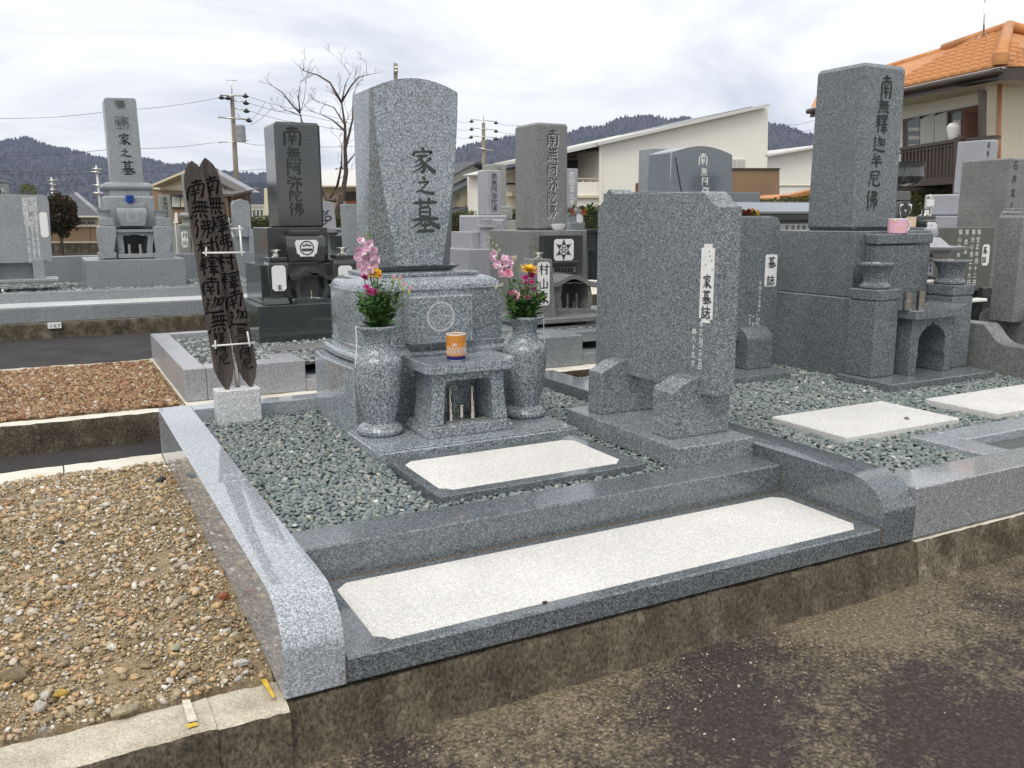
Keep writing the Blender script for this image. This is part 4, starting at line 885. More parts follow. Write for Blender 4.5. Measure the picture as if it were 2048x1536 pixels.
box('front_block', 4.03, 4.47, 3.345, 3.424, .30, .885, G_RIGHT, tp, .004); box('front_block_cap', 4.022, 4.478, 3.335, 3.424, .892, .948, G_RIGHT, tp, .005)
box('altar_plate', 3.815, 4.66, 3.005, 3.374, .12, .186, G_RIGHT, tp, .004)
def post(parent, x0, x1, y0, y1, z0, z1, m, cap=.05):
    p = box('post', x0, x1, y0, y1, z0, z1 - cap - .006, m, parent, .005); box('post_neck', x0 + .008, x1 - .008, y0 + .008, y1 - .008, z1 - cap - .0065, z1 - cap + .001, m, p, 0); box('post_cap', x0 - .003, x1 + .003, y0 - .003, y1 + .003, z1 - cap, z1, m, p, .005)
    return p
for x0, side in ((3.865, 'left'), (4.485, 'right')):
    post(tp, x0, x0 + .178, 3.185, 3.37, .1862, .66, G_RIGHT, .058)
    v = thing('flower_vase', 'short empty granite flower cup on the %s post of the right-hand grave' % side, 'vase', (x0 + .089, 3.278, .6605), 'empty cups of the right-hand grave')
    lathe('cup_body', [(.078, 0), (.084, .006), (.084, .016), (.076, .022), (.064, .035), (.063, .06), (.072, .09), (.090, .118), (.099, .126), (.099, .134), (.093, .137), (.08, .12), (.055, .07), (.02, .06)], (x0 + .089, 3.278, .6605), G_RIGHT, v, 32)
    cm = MB()
    for k in range(13): z = .79 - k * .0095; q = 1 if k % 2 else -1; cm.tube([(x0 + .185 + .002 * q, 3.26, z + .004), (x0 + .185 - .002 * q, 3.26, z - .004)], .0016, 5)
    cm.build('chain', M_STEEL, v, True)
AX = 4.275
ogee = [(-.118, .1865), (-.118, .27), (-.108, .30), (-.112, .33), (-.112, .39), (-.095, .405), (-.09, .425), (-.065, .432), (-.05, .455), (-.028, .452), (-.012, .463), (0, .485), (.012, .463), (.028, .452), (.05, .455), (.065, .432), (.09, .425), (.095, .405), (.112, .39), (.112, .33), (.108, .30), (.118, .27), (.118, .1865)]
prism('altar_body', [(AX - .172, .1865), (AX - .172, .497), (AX + .172, .497), (AX + .172, .1865)] + [(AX + a, z) for a, z in reversed(ogee)], 'Y', 3.14, 3.31, G_RIGHT, tp, .003)
prism('altar_back', [(AX - .165, .187), (AX + .165, .187), (AX + .165, .495), (AX - .165, .495)], 'Y', 3.311, 3.345, G_RIGHT, tp, .002)
prism('altar_top', [(AX - .205, .4975), (AX - .205, .512), (AX - .205, .545), (AX + .15, .541), (AX + .185, .562), (AX + .205, .566), (AX + .205, .512), (AX + .205, .4975)], 'Y', 3.095, 3.335, G_RIGHT, tp, .003)
for px, hh in ((1815, .098), (1841, .10)):
    p = at(px, 604, 3.16)
    o = lathe('steel_tube', [(.022, 0), (.022, .005), (.0235, .006), (.0235, .05), (.0225, .051), (.0225, .053), (.0235, .054), (.0235, hh), (.021, hh), (.02, .02)], (p.x, 3.16, .546), M_STEEL, None, 24)
    tag(o, 'short steel candle tube, %s of the pair on the right-hand altar' % ('left' if px < 1830 else 'right'), 'candle tube', 'steel tubes on the right-hand altar')
# pink mug
M_MUG = mat('pink_mug_glaze', rough=.2)
def _mug():
    m = M_MUG; b = m.node_tree.nodes['Principled BSDF']; t = nd(m, 'ShaderNodeTexCoord')
    n = nd(m, 'ShaderNodeTexNoise', Scale=34.0, Detail=1.0); lk(m, t.outputs['Object'], n.inputs['Vector'])
    c = ramp(m, n.outputs[0], [(.0, (.74, .42, .55)), (.60, (.74, .44, .56)), (.63, (.80, .38, .03)), (.67, (.76, .12, .03)), (.70, (.82, .8, .78))]); lk(m, c.outputs[0], b.inputs['Base Color'])
_mug()
mp_ = at(1794, 476, 3.385); mc = (mp_.x, 3.385, .9485)
mug = thing('mug', 'pink and white mug on the block before the tall right-hand pillar', 'mug', mc)
R2 = .054
lathe('mug_body', [(R2 - .004, 0), (R2, .003), (R2, .076)], mc, M_MUG, mug, 36); lathe('mug_rim', [(R2 + .0003, .0765), (R2 + .0003, .083), (R2 - .004, .083), (R2 - .005, .01), (.004, .008)], mc, M_PORC, mug, 36, cap=False)
tube('handle', [(mc[0] + R2 - .003 + .034 * math.sin(t), mc[1] - .01, mc[2] + .043 + .029 * math.cos(t)) for t in [math.pi * i / 12 for i in range(13)]], .0065, M_PORC, mug, 8)

# next plot further right: S-curved kerb and dark slab at the picture's edge
nk = thing('grave_border', 'dark granite border with an S-curved side wall at the right edge', 'stone border', (4.76, 3.0, 0), 'granite plot borders')
sc_ = [(4.14, 0), (4.14, .43), (3.16, .43)] + [(3.16 - .11 * t, .43 - .11 * (1 - math.cos(math.pi / 2 * t)) - 0) for t in [i / 8 for i in range(1, 5)]]
sc_ = [(4.14, 0.001), (4.14, .428), (3.17, .428), (3.15, .415), (3.128, .39), (3.108, .362), (3.085, .34), (3.055, .325), (3.02, .319), (2.2, .312), (2.2, .001)]
prism('side_wall', sc_, 'X', 4.753, 4.885, G_BROWN, nk, .003, smooth='auto')
box('front_kerb', 4.753, 5.6, 1.797, 1.95, .001, .20, G_RKERB, nk, .004)
box('infill', 4.887, 7.0, 2.0, 4.13, 0.0, .25, G_BROWN, nk, .004)
ds = thing('epitaph_stone', 'coarse dark epitaph slab cut off by the right edge of the picture', 'epitaph stone', (5.3, 3.2, .25))
prism('slab', [(4.95, .43), (5.8, .43), (5.8, 1.085), (4.985, 1.085), (4.985, 1.068), (4.97, 1.062), (4.97, 1.045), (4.95, 1.035)], 'Y', 3.12, 3.27, G_BROWN, ds, .004)
for x in (5.05, 5.5): prism('support', [(3.0, .2505), (3.4, .2505), (3.4, .45), (3.33, .5), (3.29, .5), (3.28, .428), (3.11, .428), (3.1, .5), (3.05, .49), (3.0, .44)], 'X', x, x + .16, G_BROWN, ds, .003)

# ================================================================== THE SECOND ROW AND FURTHER GRAVES
def fb(name, px0, px1, pyt, pyb, Y, dep, m, parent, bev=.005, zlo=None, tx=0, ty=0):
    x0, x1, z0, z1 = fr(px0, px1, pyt, pyb, Y)
    return box(name, x0, x1, Y, Y + dep, z0 if zlo is None else zlo, z1, m, parent, bev, tx, ty)
def fprism(name, pts, Y, dep, m, parent, bev=.003, smooth=False):
    return prism(name, [(p.x, p.z) for p in (at(a, b, Y) for a, b in pts)], 'Y', Y, Y + dep, m, parent, bev, smooth)
def ftext(s, px, pyt, size_px, pitch_px, Y, m, parent, wide=1, off=.002, **k):
    a = at(px, pyt, Y); u = (at(px, pyt, Y) - at(px, pyt + size_px, Y)).z; v = (at(px, pyt, Y) - at(px, pyt + pitch_px, Y)).z
    return text('inscription', s, (a.x, Y, a.z), u, v, m, parent, wide=wide, off=off, **k)
def gthing(name, label, px, py, Y, group='graves behind the front row', cat='gravestone'):
    p = at(px, py, Y); return thing(name, label, cat, (p.x, Y, p.z), group)
def plaque(parent, px0, px1, pyt, pyb, Y, txt=None, c=.02, m=None, inkm=None, sz=None):
    x0, x1, z0, z1 = fr(px0, px1, pyt, pyb, Y); c = min(c, (x1 - x0) * .25)
    P = [(x0 + c, z0), (x1 - c, z0), (x1 - c * .3, z0 + c * .5), (x1, z0 + c), (x1, z1 - c), (x1 - c * .3, z1 - c * .5), (x1 - c, z1), (x0 + c, z1), (x0 + c * .3, z1 - c * .5), (x0, z1 - c), (x0, z0 + c), (x0 + c * .3, z0 + c * .5)]
    o = prism('plaque', P, 'Y', Y - .003, Y + .004, m or M_WHITE, parent, 0)
    if txt:
        n = len(txt); s_ = sz or min((z1 - z0) / (n + .25) * .95, (x1 - x0) * .85)
        text('inscription', txt, ((x0 + x1) / 2, Y - .003, z1 - (z1 - z0 - (z1 - z0) / n * (n - 1) - s_) / 2), s_, (z1 - z0) / n * .98, inkm or M_INKG, o)
    return o
def gcup(parent, px, pyb, w_px, h_px, Y, m=None, solid=True):
    c = at(px, pyb, Y); r = (at(px + w_px / 2, pyb, Y) - c).x; h = (at(px, pyb - h_px, Y) - c).z
    return lathe('flower_cup', [(r * .72, 0), (r * .8, h * .06), (r * .5, h * .22), (r * .48, h * .5), (r * .7, h * .8), (r, h * .95), (r, h), (r * .9, h), (r * .4, h * .5)], (c.x, Y, c.z), m or M_STEEL, parent, 20)

# --- border of the second-row plot behind ours
b2 = thing('grave_border', 'pale grey granite border of the plot behind the wooden boards', 'stone border', (.63, 5.25, 0), 'granite plot borders')
G_PKERB = granite('granite_pale_kerb', .36, .35, .004, .3, (.97, .99, 1.06), .06)
box('side_kerb', .632, .755, 5.252, 7.05, 0, .192, G_PKERB, b2, .004); box('front_kerb', .757, 1.335, 5.252, 5.40, 0, .192, G_PKERB, b2, .004)
box('return_kerb', 1.175, 1.335, 5.402, 5.62, 0, .190, G_PKERB, b2, .004); box('step', 1.337, 1.95, 5.256, 5.62, 0, .07, G_PKERB, b2, .004); box('front_kerb', 1.952, 2.5, 5.252, 5.40, 0, .192, G_PKERB, b2, .004)
box('inset_slab', 1.30, 1.95, 5.88, 6.12, .1, .17, G_BROWN, b2, .004); box('back_kerb', .757, 2.5, 6.95, 7.05, 0, .192, G_PKERB, b2, .004); box('side_kerb', 2.40, 2.52, 5.42, 7.05, 0, .192, G_PKERB, b2, .004)
b3 = thing('grave_border', 'grey granite border of the plot right behind the large central gravestone', 'stone border', (2.55, 5.25, 0), 'granite plot borders')
box('front_kerb', 2.55, 3.33, 5.232, 5.40, 0, .218, G_BASE, b3, .004); box('return_kerb', 3.15, 3.33, 5.402, 5.66, 0, .216, G_BASE, b3, .004); box('side_kerb', 2.55, 2.68, 5.402, 7.05, 0, .216, G_BASE, b3, .004)
box('step', 3.332, 4.4, 5.24, 5.70, 0, .08, G_BASE, b3, .004); box('upper_step', 3.332, 4.4, 5.702, 5.86, 0, .17, G_BASE, b3, .004); box('front_kerb', 4.402, 5.2, 5.232, 5.40, 0, .218, G_BASE, b3, .004)
box('paving', 2.7, 5.2, 6.02, 7.3, .1, .175, G_BASE, b3, .003)
M_PEB2 = island('grey_gravel', [(0, (.08, .095, .10)), (.4, (.17, .19, .19)), (.8, (.27, .29, .285)), (1, (.45, .46, .44))], .7)
for nm, rc, lb, sd in (('grey_gravel', (.757, 2.40, 5.40, 6.94), 'grey gravel of the plot behind the wooden boards', 51), ('grey_gravel', (2.68, 4.5, 5.40, 6.03), 'grey gravel of the plot behind the right vase', 52)):
    hl = [(1.172, 1.34, 5.4, 5.63), (1.3, 1.95, 5.88, 6.12), (1.29, 2.12, 6.35, 7.0), (3.14, 4.5, 5.4, 5.87)]
    lot_sheet('gravel_bed', rc[0], rc[1], rc[2], rc[3], M_PEBBED, 'bed under the ' + lb, lambda x, y: .14, 2, 2)
    Pp = bed(rc, .026, sd, hl); rng = np.random.default_rng(sd); sz = rng.uniform(.011, .02, len(Pp))
    scatter(nm, np.c_[Pp, .15 + rng.uniform(-.006, .008, len(Pp))], sz, (.6, .9, .5, .75), M_PEB2, lb, sd, tilt=.6)
b4 = thing('grave_border', 'long grey granite border of the third row, left of the wooden boards', 'stone border', (-.5, 10.14, 0), 'granite plot borders')
box('front_kerb', -3, 3.2, 10.135, 10.30, 0, .152, G_BASE, b4, .006); box('front_kerb_lit_top', -3, 3.2, 10.14, 10.62, .1522, .166, G_WHITE, b4, .004); box('upper_kerb', -3, 3.2, 10.62, 10.74, .1, .272, G_BASE, b4, .006)  # the white cap puts the lit look of the kerb top into its colour
box('back_kerb', -3, 3.2, 12.9, 13.1, .1, .56, G_BASE, b4, .006)
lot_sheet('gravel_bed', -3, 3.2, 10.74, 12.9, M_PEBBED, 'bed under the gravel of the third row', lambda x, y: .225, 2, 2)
Pp = bed((-1.6, 2.6, 10.74, 12.3), .05, 53, [(.37, 1.5, 11.2, 12.3)]); rng = np.random.default_rng(53); sz = rng.uniform(.024, .036, len(Pp))
scatter('grey_gravel', np.c_[Pp, .235 + rng.uniform(-.006, .01, len(Pp))], sz, (.6, .9, .5, .75), M_PEB2, 'grey gravel of the third row on the left', 53, tilt=.6)

# --- dark polished pillar behind the wooden boards
dk = gthing('pillar_gravestone', 'dark polished pillar gravestone with white crest plaque behind the wooden boards', 590, 690, 6.35)
box('lower_base', 1.295, 2.12, 6.35, 7.06, .12, .425, G_DARK, dk, .004)
box('middle_base', 1.36, 2.06, 6.50, 7.05, .4255, .71, G_DARK, dk, .004)
Yb = 6.62; fb('upper_base', 537, 657, 455, 570, Yb, .5, G_DARK, dk, .004, .70)
Ys = 6.72; x0, x1, z0, z1 = fr(553, 634, 243, 456, Ys)
x0 = at(556, 400, Ys).x; x1 = at(628, 400, Ys).x; x1 = x0 + .345
dsf = box('shaft', x0, x1, Ys, Ys + .36, at(590, 456, Yb).z - .004, at(575, 243, Ys).z, G_DARK, dk, .02)
for i, (ch, p0, p1, px) in enumerate((('南', 252, 290, 583), ('無', 293, 322, 586), ('阿', 323, 350, 587), ('弥', 352, 379, 588), ('陀', 380, 403, 590), ('佛', 405, 433, 592))):
    a = at(px, p0, Ys); s_ = (a - at(px, p1, Ys)).z; text('inscription', ch, (a.x, Ys, a.z), s_ * 1.02, 1, M_INK, dsf, wide=1.12, off=.003); text('inscription_highlight', ch, (a.x + .004, Ys, a.z - .004), s_ * 1.03, 1, mat('carved_highlight', (.13, .15, .14), .6) if i == 0 else bpy.data.materials['carved_highlight'], dsf, wide=1.12, off=.0008)  # paler copy, shifted down and right, paints the highlight of the carving
# rounded crest block
def pillow(name, px0, px1, pyt, pyb, Y, dep, m, parent, taper=.12, rnd=.35):
    x0, x1, z0, z1 = fr(px0, px1, pyt, pyb, Y); cx = (x0 + x1) / 2; hw = (x1 - x0) / 2; h = z1 - z0; rings = []
    for t in (0, .05, .25, .5, .7, .82, .9, .96, 1):
        k = 1 - taper * (1 - t) ** 1.5; e = 0 if t < .65 else (1 - math.sqrt(max(0, 1 - ((t - .65) / .35) ** 2))) * rnd
        w_ = hw * (k - e * .5); d0 = e * dep * .5
        rings.append([(cx - w_, Y + d0, z0 + h * t), (cx + w_, Y + d0, z0 + h * t), (cx + w_, Y + dep, z0 + h * t), (cx - w_, Y + dep, z0 + h * t)])
    return loft(name, rings, m, parent, smooth='auto', bev=.004)
Yc = 6.48; fb('crest_cap', 580, 640, 461, 470, Yc + .03, .12, G_DARK, dk)
pillow('crest_block', 572, 654, 471, 523, Yc, .16, G_DARK, dk)
x0, x1, z0, z1 = fr(590, 637, 480, 513, Yc - .002)
prism('plaque', [(x0 + .012, z1), (x1 - .012, z1), (x1 - .01, z1 - .012), (x1, z1 - .014), (x1 - .015, z0 + .02), (x1 - .03, z0 + .018), (x1 - .035, z0), (x0 + .035, z0), (x0 + .03, z0 + .018), (x0 + .015, z0 + .02), (x0, z1 - .014), (x0 + .01, z1 - .012)], 'Y', Yc - .004, Yc + .004, M_WHITE, dk, 0)
mb = MB(); cc = ((x0 + x1) / 2, Yc - .0055, (z0 + z1) / 2 + .002); rr = (z1 - z0) * .44
mb.add(*ringmesh(cc, rr * .84, rr)); 
def disc(c, r, n=14): return [(c[0] + r * math.cos(2 * math.pi * i / n), c[1], c[2] + r * math.sin(2 * math.pi * i / n)) for i in range(n)], [tuple(range(n))]
def leaf2(mb, c, a, l, w_): d = Vector((math.cos(a), 0, math.sin(a))); s = Vector((-d.z, 0, d.x)); c = Vector(c); mb.add([c, c + d * l * .5 + s * w_, c + d * l, c + d * l * .5 - s * w_], [(0, 1, 2, 3)])
for dx, n_ in ((-.42, 3), (0, 4), (.42, 3)):
    for k in range(n_): leaf2(mb, (cc[0] + dx * rr, cc[1] - .0003 * k, cc[2] + rr * (.18 if dx else .3)), math.pi / 2 + (k - (n_ - 1) / 2) * .7, rr * .36, rr * .09)
for dx in (-.42, 0, .42):
    for k in range(3): mb.add(*disc((cc[0] + (dx + (k - 1) * .17) * rr, cc[1] - .0004 * k - .0002, cc[2] - rr * (.2 + (.12 if k == 1 else 0))), rr * .17))
mb.build('crest', M_INKG, dk)
mb = MB()
for k in range(5):
    a = at(592 + k * 8.5, 522.5, Yc); mb.add([(a.x, Yc - .003, a.z), (a.x + .03, Yc - .003, a.z), (a.x + .015, Yc - .003, a.z + (.018 if k % 2 == 0 else .03))], [(0, 1, 2)])
mb.build('vent_slots', M_BLACK, dk)
# curved-gable altar
def gable_altar(parent, pl, Y, m, dep=.22, tubes=False):
    """pl: px of left/right eave, ridge y, eave y, body bottom y, plate bottom y"""
    xl, xr, yr, ye, yb, yp = pl; xc = (xl + xr) / 2; hw = (xr - xl) / 2
    up = [(xc + u * hw, yr + (ye - yr) * (.5 - .5 * math.cos(min(1, abs(u) * 1.15) * math.pi)) - (3 if abs(u) > .92 else 0)) for u in [i / 12 for i in range(-12, 13)]]
    lo = [(x, y + (ye - yr) * .42 + 2) for x, y in reversed(up)]
    fprism('altar_roof', up + lo, Y - .03, dep + .04, m, parent, .004, 'auto')
    b = .70 * hw; o = .5 * hw; yt = ye + 3; ym = (yt + yb) / 2
    outl = [(xc - b * .95, yb), (xc - b * 1.06, ym + 4), (xc - b * 1.02, ym - 4), (xc - b * .9, yt - 4), (xc - b * .5, yr + (ye - yr) * .9), (xc + b * .5, yr + (ye - yr) * .9), (xc + b * .9, yt - 4), (xc + b * 1.02, ym - 4), (xc + b * 1.06, ym + 4), (xc + b * .95, yb)]
    op = [(xc + o, yb), (xc + o, yb - 4), (xc + o * 1.15, ym), (xc + o, yt), (xc + o * .7, yt - 3), (xc + o * .4, yt - 1), (xc, yt - 4), (xc - o * .4, yt - 1), (xc - o * .7, yt - 3), (xc - o, yt), (xc - o * 1.15, ym), (xc - o, yb - 4), (xc - o, yb)]
    fprism('altar_body', outl + op, Y, dep, m, parent, .002)
    fprism('altar_back', [(xc - b * .9, yb), (xc - b * .9, yt - 3), (xc + b * .9, yt - 3), (xc + b * .9, yb)], Y + dep, .02, m, parent, 0)
    fprism('altar_plate', [(xl + hw * .1, yp), (xl + hw * .1, yb + 4), (xl + hw * .2, yb), (xr - hw * .2, yb), (xr - hw * .1, yb + 4), (xr - hw * .1, yp)], Y - .02, dep + .05, m, parent, .003)
    a = at(xc, yb, Y + .06)
    q = MB(); q.box(a.x - .07, a.x + .07, Y + .05, Y + .13, a.z + .001, a.z + .008)
    if tubes: q.tube([(a.x + .035, Y + .09, a.z), (a.x + .035, Y + .09, a.z + .13)], .018, 10); q.tube([(a.x - .06, Y + .09, a.z), (a.x - .06, Y + .09, a.z + .13)], .018, 10)
    q.tube([(a.x, Y + .08, a.z), (a.x, Y + .08, a.z + .06)], .012, 8)
    q.build('candle_fittings', M_STEEL, parent)
gable_altar(dk, (580, 670, 536, 552, 597, 608), 6.42, G_DARK)
for side, px, pw, tp_ in (('left', 557, 42, 515), ('right', 690, 46, 510)):
    Yp_ = 6.40; h0 = 597 if side == 'left' else 592
    rings = []
    for t, k in ((0, .62), (.1, .64), (.4, .86), (.7, 1), (.9, 1), (.96, .93), (1, .84)):
        py = h0 + (tp_ + 9 - h0) * t; c = at(px, py, Yp_); hw = (at(px + pw / 2, py, Yp_) - c).x * k
        rings.append([(c.x - hw, Yp_ + .02 * (1 - k), c.z), (c.x + hw, Yp_ + .02 * (1 - k), c.z), (c.x + hw, Yp_ + .16, c.z), (c.x - hw, Yp_ + .16, c.z)])
    ps = loft('post', rings, G_DARK, dk, bev=.005)
    fb('post_cap', px - 18, px + 18, tp_, tp_ + 8, Yp_, .15, G_DARK, ps); fb('post_foot', px - 26, px + 24, h0 - 1, h0 + 13, Yp_ - .02, .19, G_DARK, ps, .006, None, .012, .012)
    p2 = plaque(ps, px - 13, px + 15, 531, 582, Yp_ - .001, '   家' if side == 'left' else None)
    gcup(dk, px - 5, tp_, 24, 15, Yp_ + .07)

# --- grey pillar to the right of the central stone
mg = gthing('pillar_gravestone', 'grey granite pillar with hexagon crest plaque between the central stone and the epitaph', 1090, 640, 6.1)
Yu, Ysf = 6.6, 6.78
xa = at(1057, 500, Yu).x; xb = at(1166, 500, Yu).x; box('upper_base', xa, xb + .04, Yu, Yu + .75, .16, at(1110, 461, Yu).z, G_BROWN, mg, .006)
xa = at(1072, 380, Ysf).x; xb = at(1136, 380, Ysf).x; msf = box('shaft', xa, xb, Ysf, Ysf + .40, at(1100, 458, Ysf).z - .01, at(1105, 246, Ysf).z, G_BROWN, mg, .02)
for ch, p0, p1, px in (('南', 258, 292, 1105), ('無', 294, 322, 1105), ('阿', 326, 352, 1104), ('弥', 354, 382, 1104), ('陀', 384, 408, 1103), ('佛', 410, 436, 1102)):
    a = at(px, p0, Ysf); s_ = (a - at(px, p1, Ysf)).z; text('inscription', ch, (a.x, Ysf, a.z), s_, 1, M_INKG, msf, wide=.9, off=.003); text('inscription_highlight', ch, (a.x + .006, Ysf, a.z - .005), s_ * 1.02, 1, M_WTXT, msf, wide=.9, off=.0008)  # white shifted copy paints the bright rim of the carved letters
fb('front_panel', 1085, 1166, 470, 548, Yu - .06, .06, G_DARK, mg); plq = plaque(mg, 1108, 1147, 478, 521, Yu - .061)
c = at(1127.5, 499.5, Yu - .065); rr = (at(1147, 499, Yu) - at(1108, 499, Yu)).x * .47; mb = MB()
for k in range(6):
    a = math.pi / 2 + k * math.pi / 3; P_ = []
    for i in range(7): t = i / 6; r_ = rr * (.46 + .54 * t); wv = .5 * (1 - t) ** 2.2 + .015; P_ += [(c.x + r_ * math.cos(a + wv), c.y, c.z + r_ * 1.1 * math.sin(a + wv)), (c.x + r_ * math.cos(a - wv), c.y, c.z + r_ * 1.1 * math.sin(a - wv))]
    mb.add(P_, [(2 * i, 2 * i + 1, 2 * i + 3, 2 * i + 2) for i in range(6)])
    leaf2(mb, (c.x + .06 * rr * math.cos(a + .5), c.y - .0003, c.z + .06 * rr * math.sin(a + .5)), a + .5, rr * .36, rr * .1)
mb.add(*ringmesh((c.x, c.y - .0006, c.z), rr * .44, rr * .5, 30)); mb.build('crest', M_INKG, plq)
fb('ledge', 1103, 1158, 523, 531, Yu - .12, .12, G_DARK, mg); fb('vent_block', 1106, 1152, 532, 546, Yu - .09, .09, G_BROWN, mg)
mb = MB()
for k in range(6): a = at(1109 + k * 6.4, 544, Yu - .091); mb.add([(a.x, a.y, a.z), (a.x + .032, a.y, a.z), (a.x + .026, a.y, a.z + .035), (a.x + .008, a.y, a.z + .04)], [(0, 1, 2, 3)])
mb.build('vent_slots', M_BLACK, mg)
gable_altar(mg, (1100, 1198, 549, 566, 618, 634), 6.25, G_BROWN, .28, True)
bw = at(1120, 469, Yu + .05); o = lathe('offering_bowl', [(.03, 0), (.045, .004), (.06, .03), (.066, .055), (.062, .055), (.05, .02), (.01, .012)], (bw.x, Yu + .08, at(1110, 461, Yu).z + .001), M_PORC, None, 28); tag(o, 'white bowl on the ledge of the grey hexagon-crest grave', 'bowl')
Yq = 6.08
ps = fprism('post', [(1052, 640), (1068, 518), (1104, 518), (1113, 640)], Yq, .17, G_BROWN, mg, .004); plaque(ps, 1075, 1099, 524, 611, Yq - .001, '村山家')
gcup(mg, 1077, 518, 20, 13, Yq + .08)
fb('base_plate', 1048, 1215, 636, 646, 6.0, .6, G_BROWN, mg)

# --- third row, left: tall slender monument
tm = gthing('pillar_gravestone', 'slender pale granite monument with rounded collar, tallest on the left', 270, 573, 11.2)
fb('lower_base', 172, 372, 519, 574, 11.2, 1.1, G_BASE, tm, .006, .2)
fb('middle_base', 205, 345, 455, 521, 11.72, .6, G_GREY, tm); 
fb('upper_base', 210, 311, 392, 457, 11.62, .55, G_GREY, tm, .02)
fb('neck_block', 219, 300, 381, 394, 11.70, .45, G_GREY, tm, .01)
def collar(name, px0, px1, pyt, pyb, Y, dep, m, parent):
    x0, x1, z0, z1 = fr(px0, px1, pyt, pyb, Y); rings = []
    for t in [i / 10 for i in range(11)]:
        e = (1 - math.sqrt(max(0, 1 - (2 * t - 1) ** 2))) * (z1 - z0) * .7; rings.append([(x0 + e, Y + e, z0 + (z1 - z0) * t), (x1 - e, Y + e, z0 + (z1 - z0) * t), (x1 - e, Y + dep - e, z0 + (z1 - z0) * t), (x0 + e, Y + dep - e, z0 + (z1 - z0) * t)])
    return loft(name, rings, m, parent, smooth='auto', bev=.01)
collar('collar', 204, 307, 364, 383, 11.68, .5, G_GREY, tm)
tsf = fprism('shaft', [(223, 366), (288, 366), (272, 200), (268, 196), (211, 195), (207, 199)], 11.78, .34, G_GREY, tm, .006)
ftext('家', 247, 266, 24, 24, 11.78, M_INK, tsf, 1.05); ftext('之', 249, 297, 18, 24, 11.78, M_INK, tsf, 1.3); ftext('墓', 254, 321, 28, 24, 11.78, M_INK, tsf, .95)
M_SMUDGE = mat('erased_ink', (.10, .105, .11), .8); rn = random.Random(14)
for py, r in ((209, .028), (245, .042)):
    mb = MB(); c = at(240 + (py - 208) * .1, py, 11.776)
    for k in range(170): mb.add(*disc((c.x + max(-1.7, min(1.7, rn.gauss(0, 1))) * r, c.y - k * .00002, c.z + max(-1.7, min(1.5, rn.gauss(0, 1))) * r), rn.uniform(.003, .008), 6))
    mb.build('erased_character', M_SMUDGE, tsf)['kind'] = 'stuff'
fb('crest_cap', 240, 290, 406, 415, 11.56, .2, G_GREY, tm); cb_ = pillow('crest_block', 233, 296, 415, 452, 11.5, .25, G_GREY, tm, .22)
c = at(265, 434, 11.495); mb = MB(); mb.add(*ringmesh((c.x, c.y, c.z), .062, .072, 8)); mb.add(*ringmesh((c.x, c.y, c.z), .04, .046, 24)); mb.build('crest', M_CARVE, cb_)
fb('altar_top', 231, 308, 459, 465, 11.42, .3, G_GREY, tm, .003)
fprism('altar_body', [(238, 514), (237, 495), (234, 480), (233, 466), (308, 466), (307, 480), (305, 495), (306, 514)] + [(294, 514), (295, 490), (297, 476), (293, 470), (284, 472), (278, 469), (262, 469), (256, 472), (249, 469), (245, 475), (248, 490), (250, 514)], 11.45, .22, G_GREY, tm, .002)
fb('altar_back', 240, 304, 467, 514, 11.68, .02, G_DARK, tm, 0); fb('altar_plate', 236, 312, 508, 516, 11.4, .3, G_GREY, tm)
q = MB()
for px in (260, 282): c = at(px, 512, 11.55); q.tube([(c.x, 11.55, c.z), (c.x, 11.55, c.z + .14)], .026, 10)
q.build('candle_tubes', M_STEEL, tm)
for side, px in (('left', 214), ('right', 327)):
    Yp_ = 11.36; rings = []
    for t, k in ((0, .72), (.3, .86), (.6, 1), (.92, 1), (1, .86)):
        py = 507 + (452 - 507) * t; c = at(px, py, Yp_); hw = (at(px + 19, py, Yp_) - c).x * k; rings.append([(c.x - hw, Yp_, c.z), (c.x + hw, Yp_, c.z), (c.x + hw, Yp_ + .25, c.z), (c.x - hw, Yp_ + .25, c.z)])
    ps = loft('post', rings, G_GREY, tm, bev=.008); fb('post_foot', px - 17, px + 19, 505, 517, Yp_, .25, G_GREY, ps); fb('post_neck', px - 15, px + 14, 436, 451, Yp_ + .02, .2, G_GREY, ps)
    c = at(px - 5, 437, Yp_ + .1); lathe('flower_cup', [(.075, 0), (.06, .01), (.058, .05), (.072, .085), (.083, .094), (.083, .1), (.05, .06)], (c.x, c.y, c.z), G_GREY, ps, 20)
c = at(260, 404, 11.6); o = lathe('blue_cup', [(.038, 0), (.044, .01), (.048, .09), (.044, .09), (.04, .01)], (c.x, 11.58, at(265, 406, 11.6).z), mat('blue_plastic', (.015, .06, .30), .3), None, 20); tag(o, 'bright blue cup on the slender left monument', 'cup')
# epitaph of the third row
e3 = gthing('epitaph_stone', 'pale grey epitaph slab with columns of white characters at the left edge', 50, 560, 11.2, cat='epitaph stone')
s3 = fprism('slab', [(-60, 528), (105, 525), (98, 407), (95, 397), (86, 390), (-60, 388)], 11.2, .14, G_GREY, e3, .005)
fb('support', 66, 90, 518, 562, 11.12, .3, G_GREY, e3); fb('support', -40, -16, 520, 562, 11.12, .3, G_GREY, e3); fb('epitaph_base', -70, 118, 560, 566, 11.05, .5, G_GREY, e3); fb('epitaph_back', -70, 66, 526, 560, 11.3, .1, G_BASE, e3)
x0, x1, z0, z1 = fr(80, 96, 424, 475, 11.198); prism('title_strip', [(x0 + .02, z0), (x1 - .02, z0), (x1, z0 + .02), (x1, z1 - .02), (x1 - .02, z1), (x0 + .02, z1), (x0, z1 - .02), (x0, z0 + .02)], 'Y', 11.196, 11.2, M_WHITE, s3, 0)
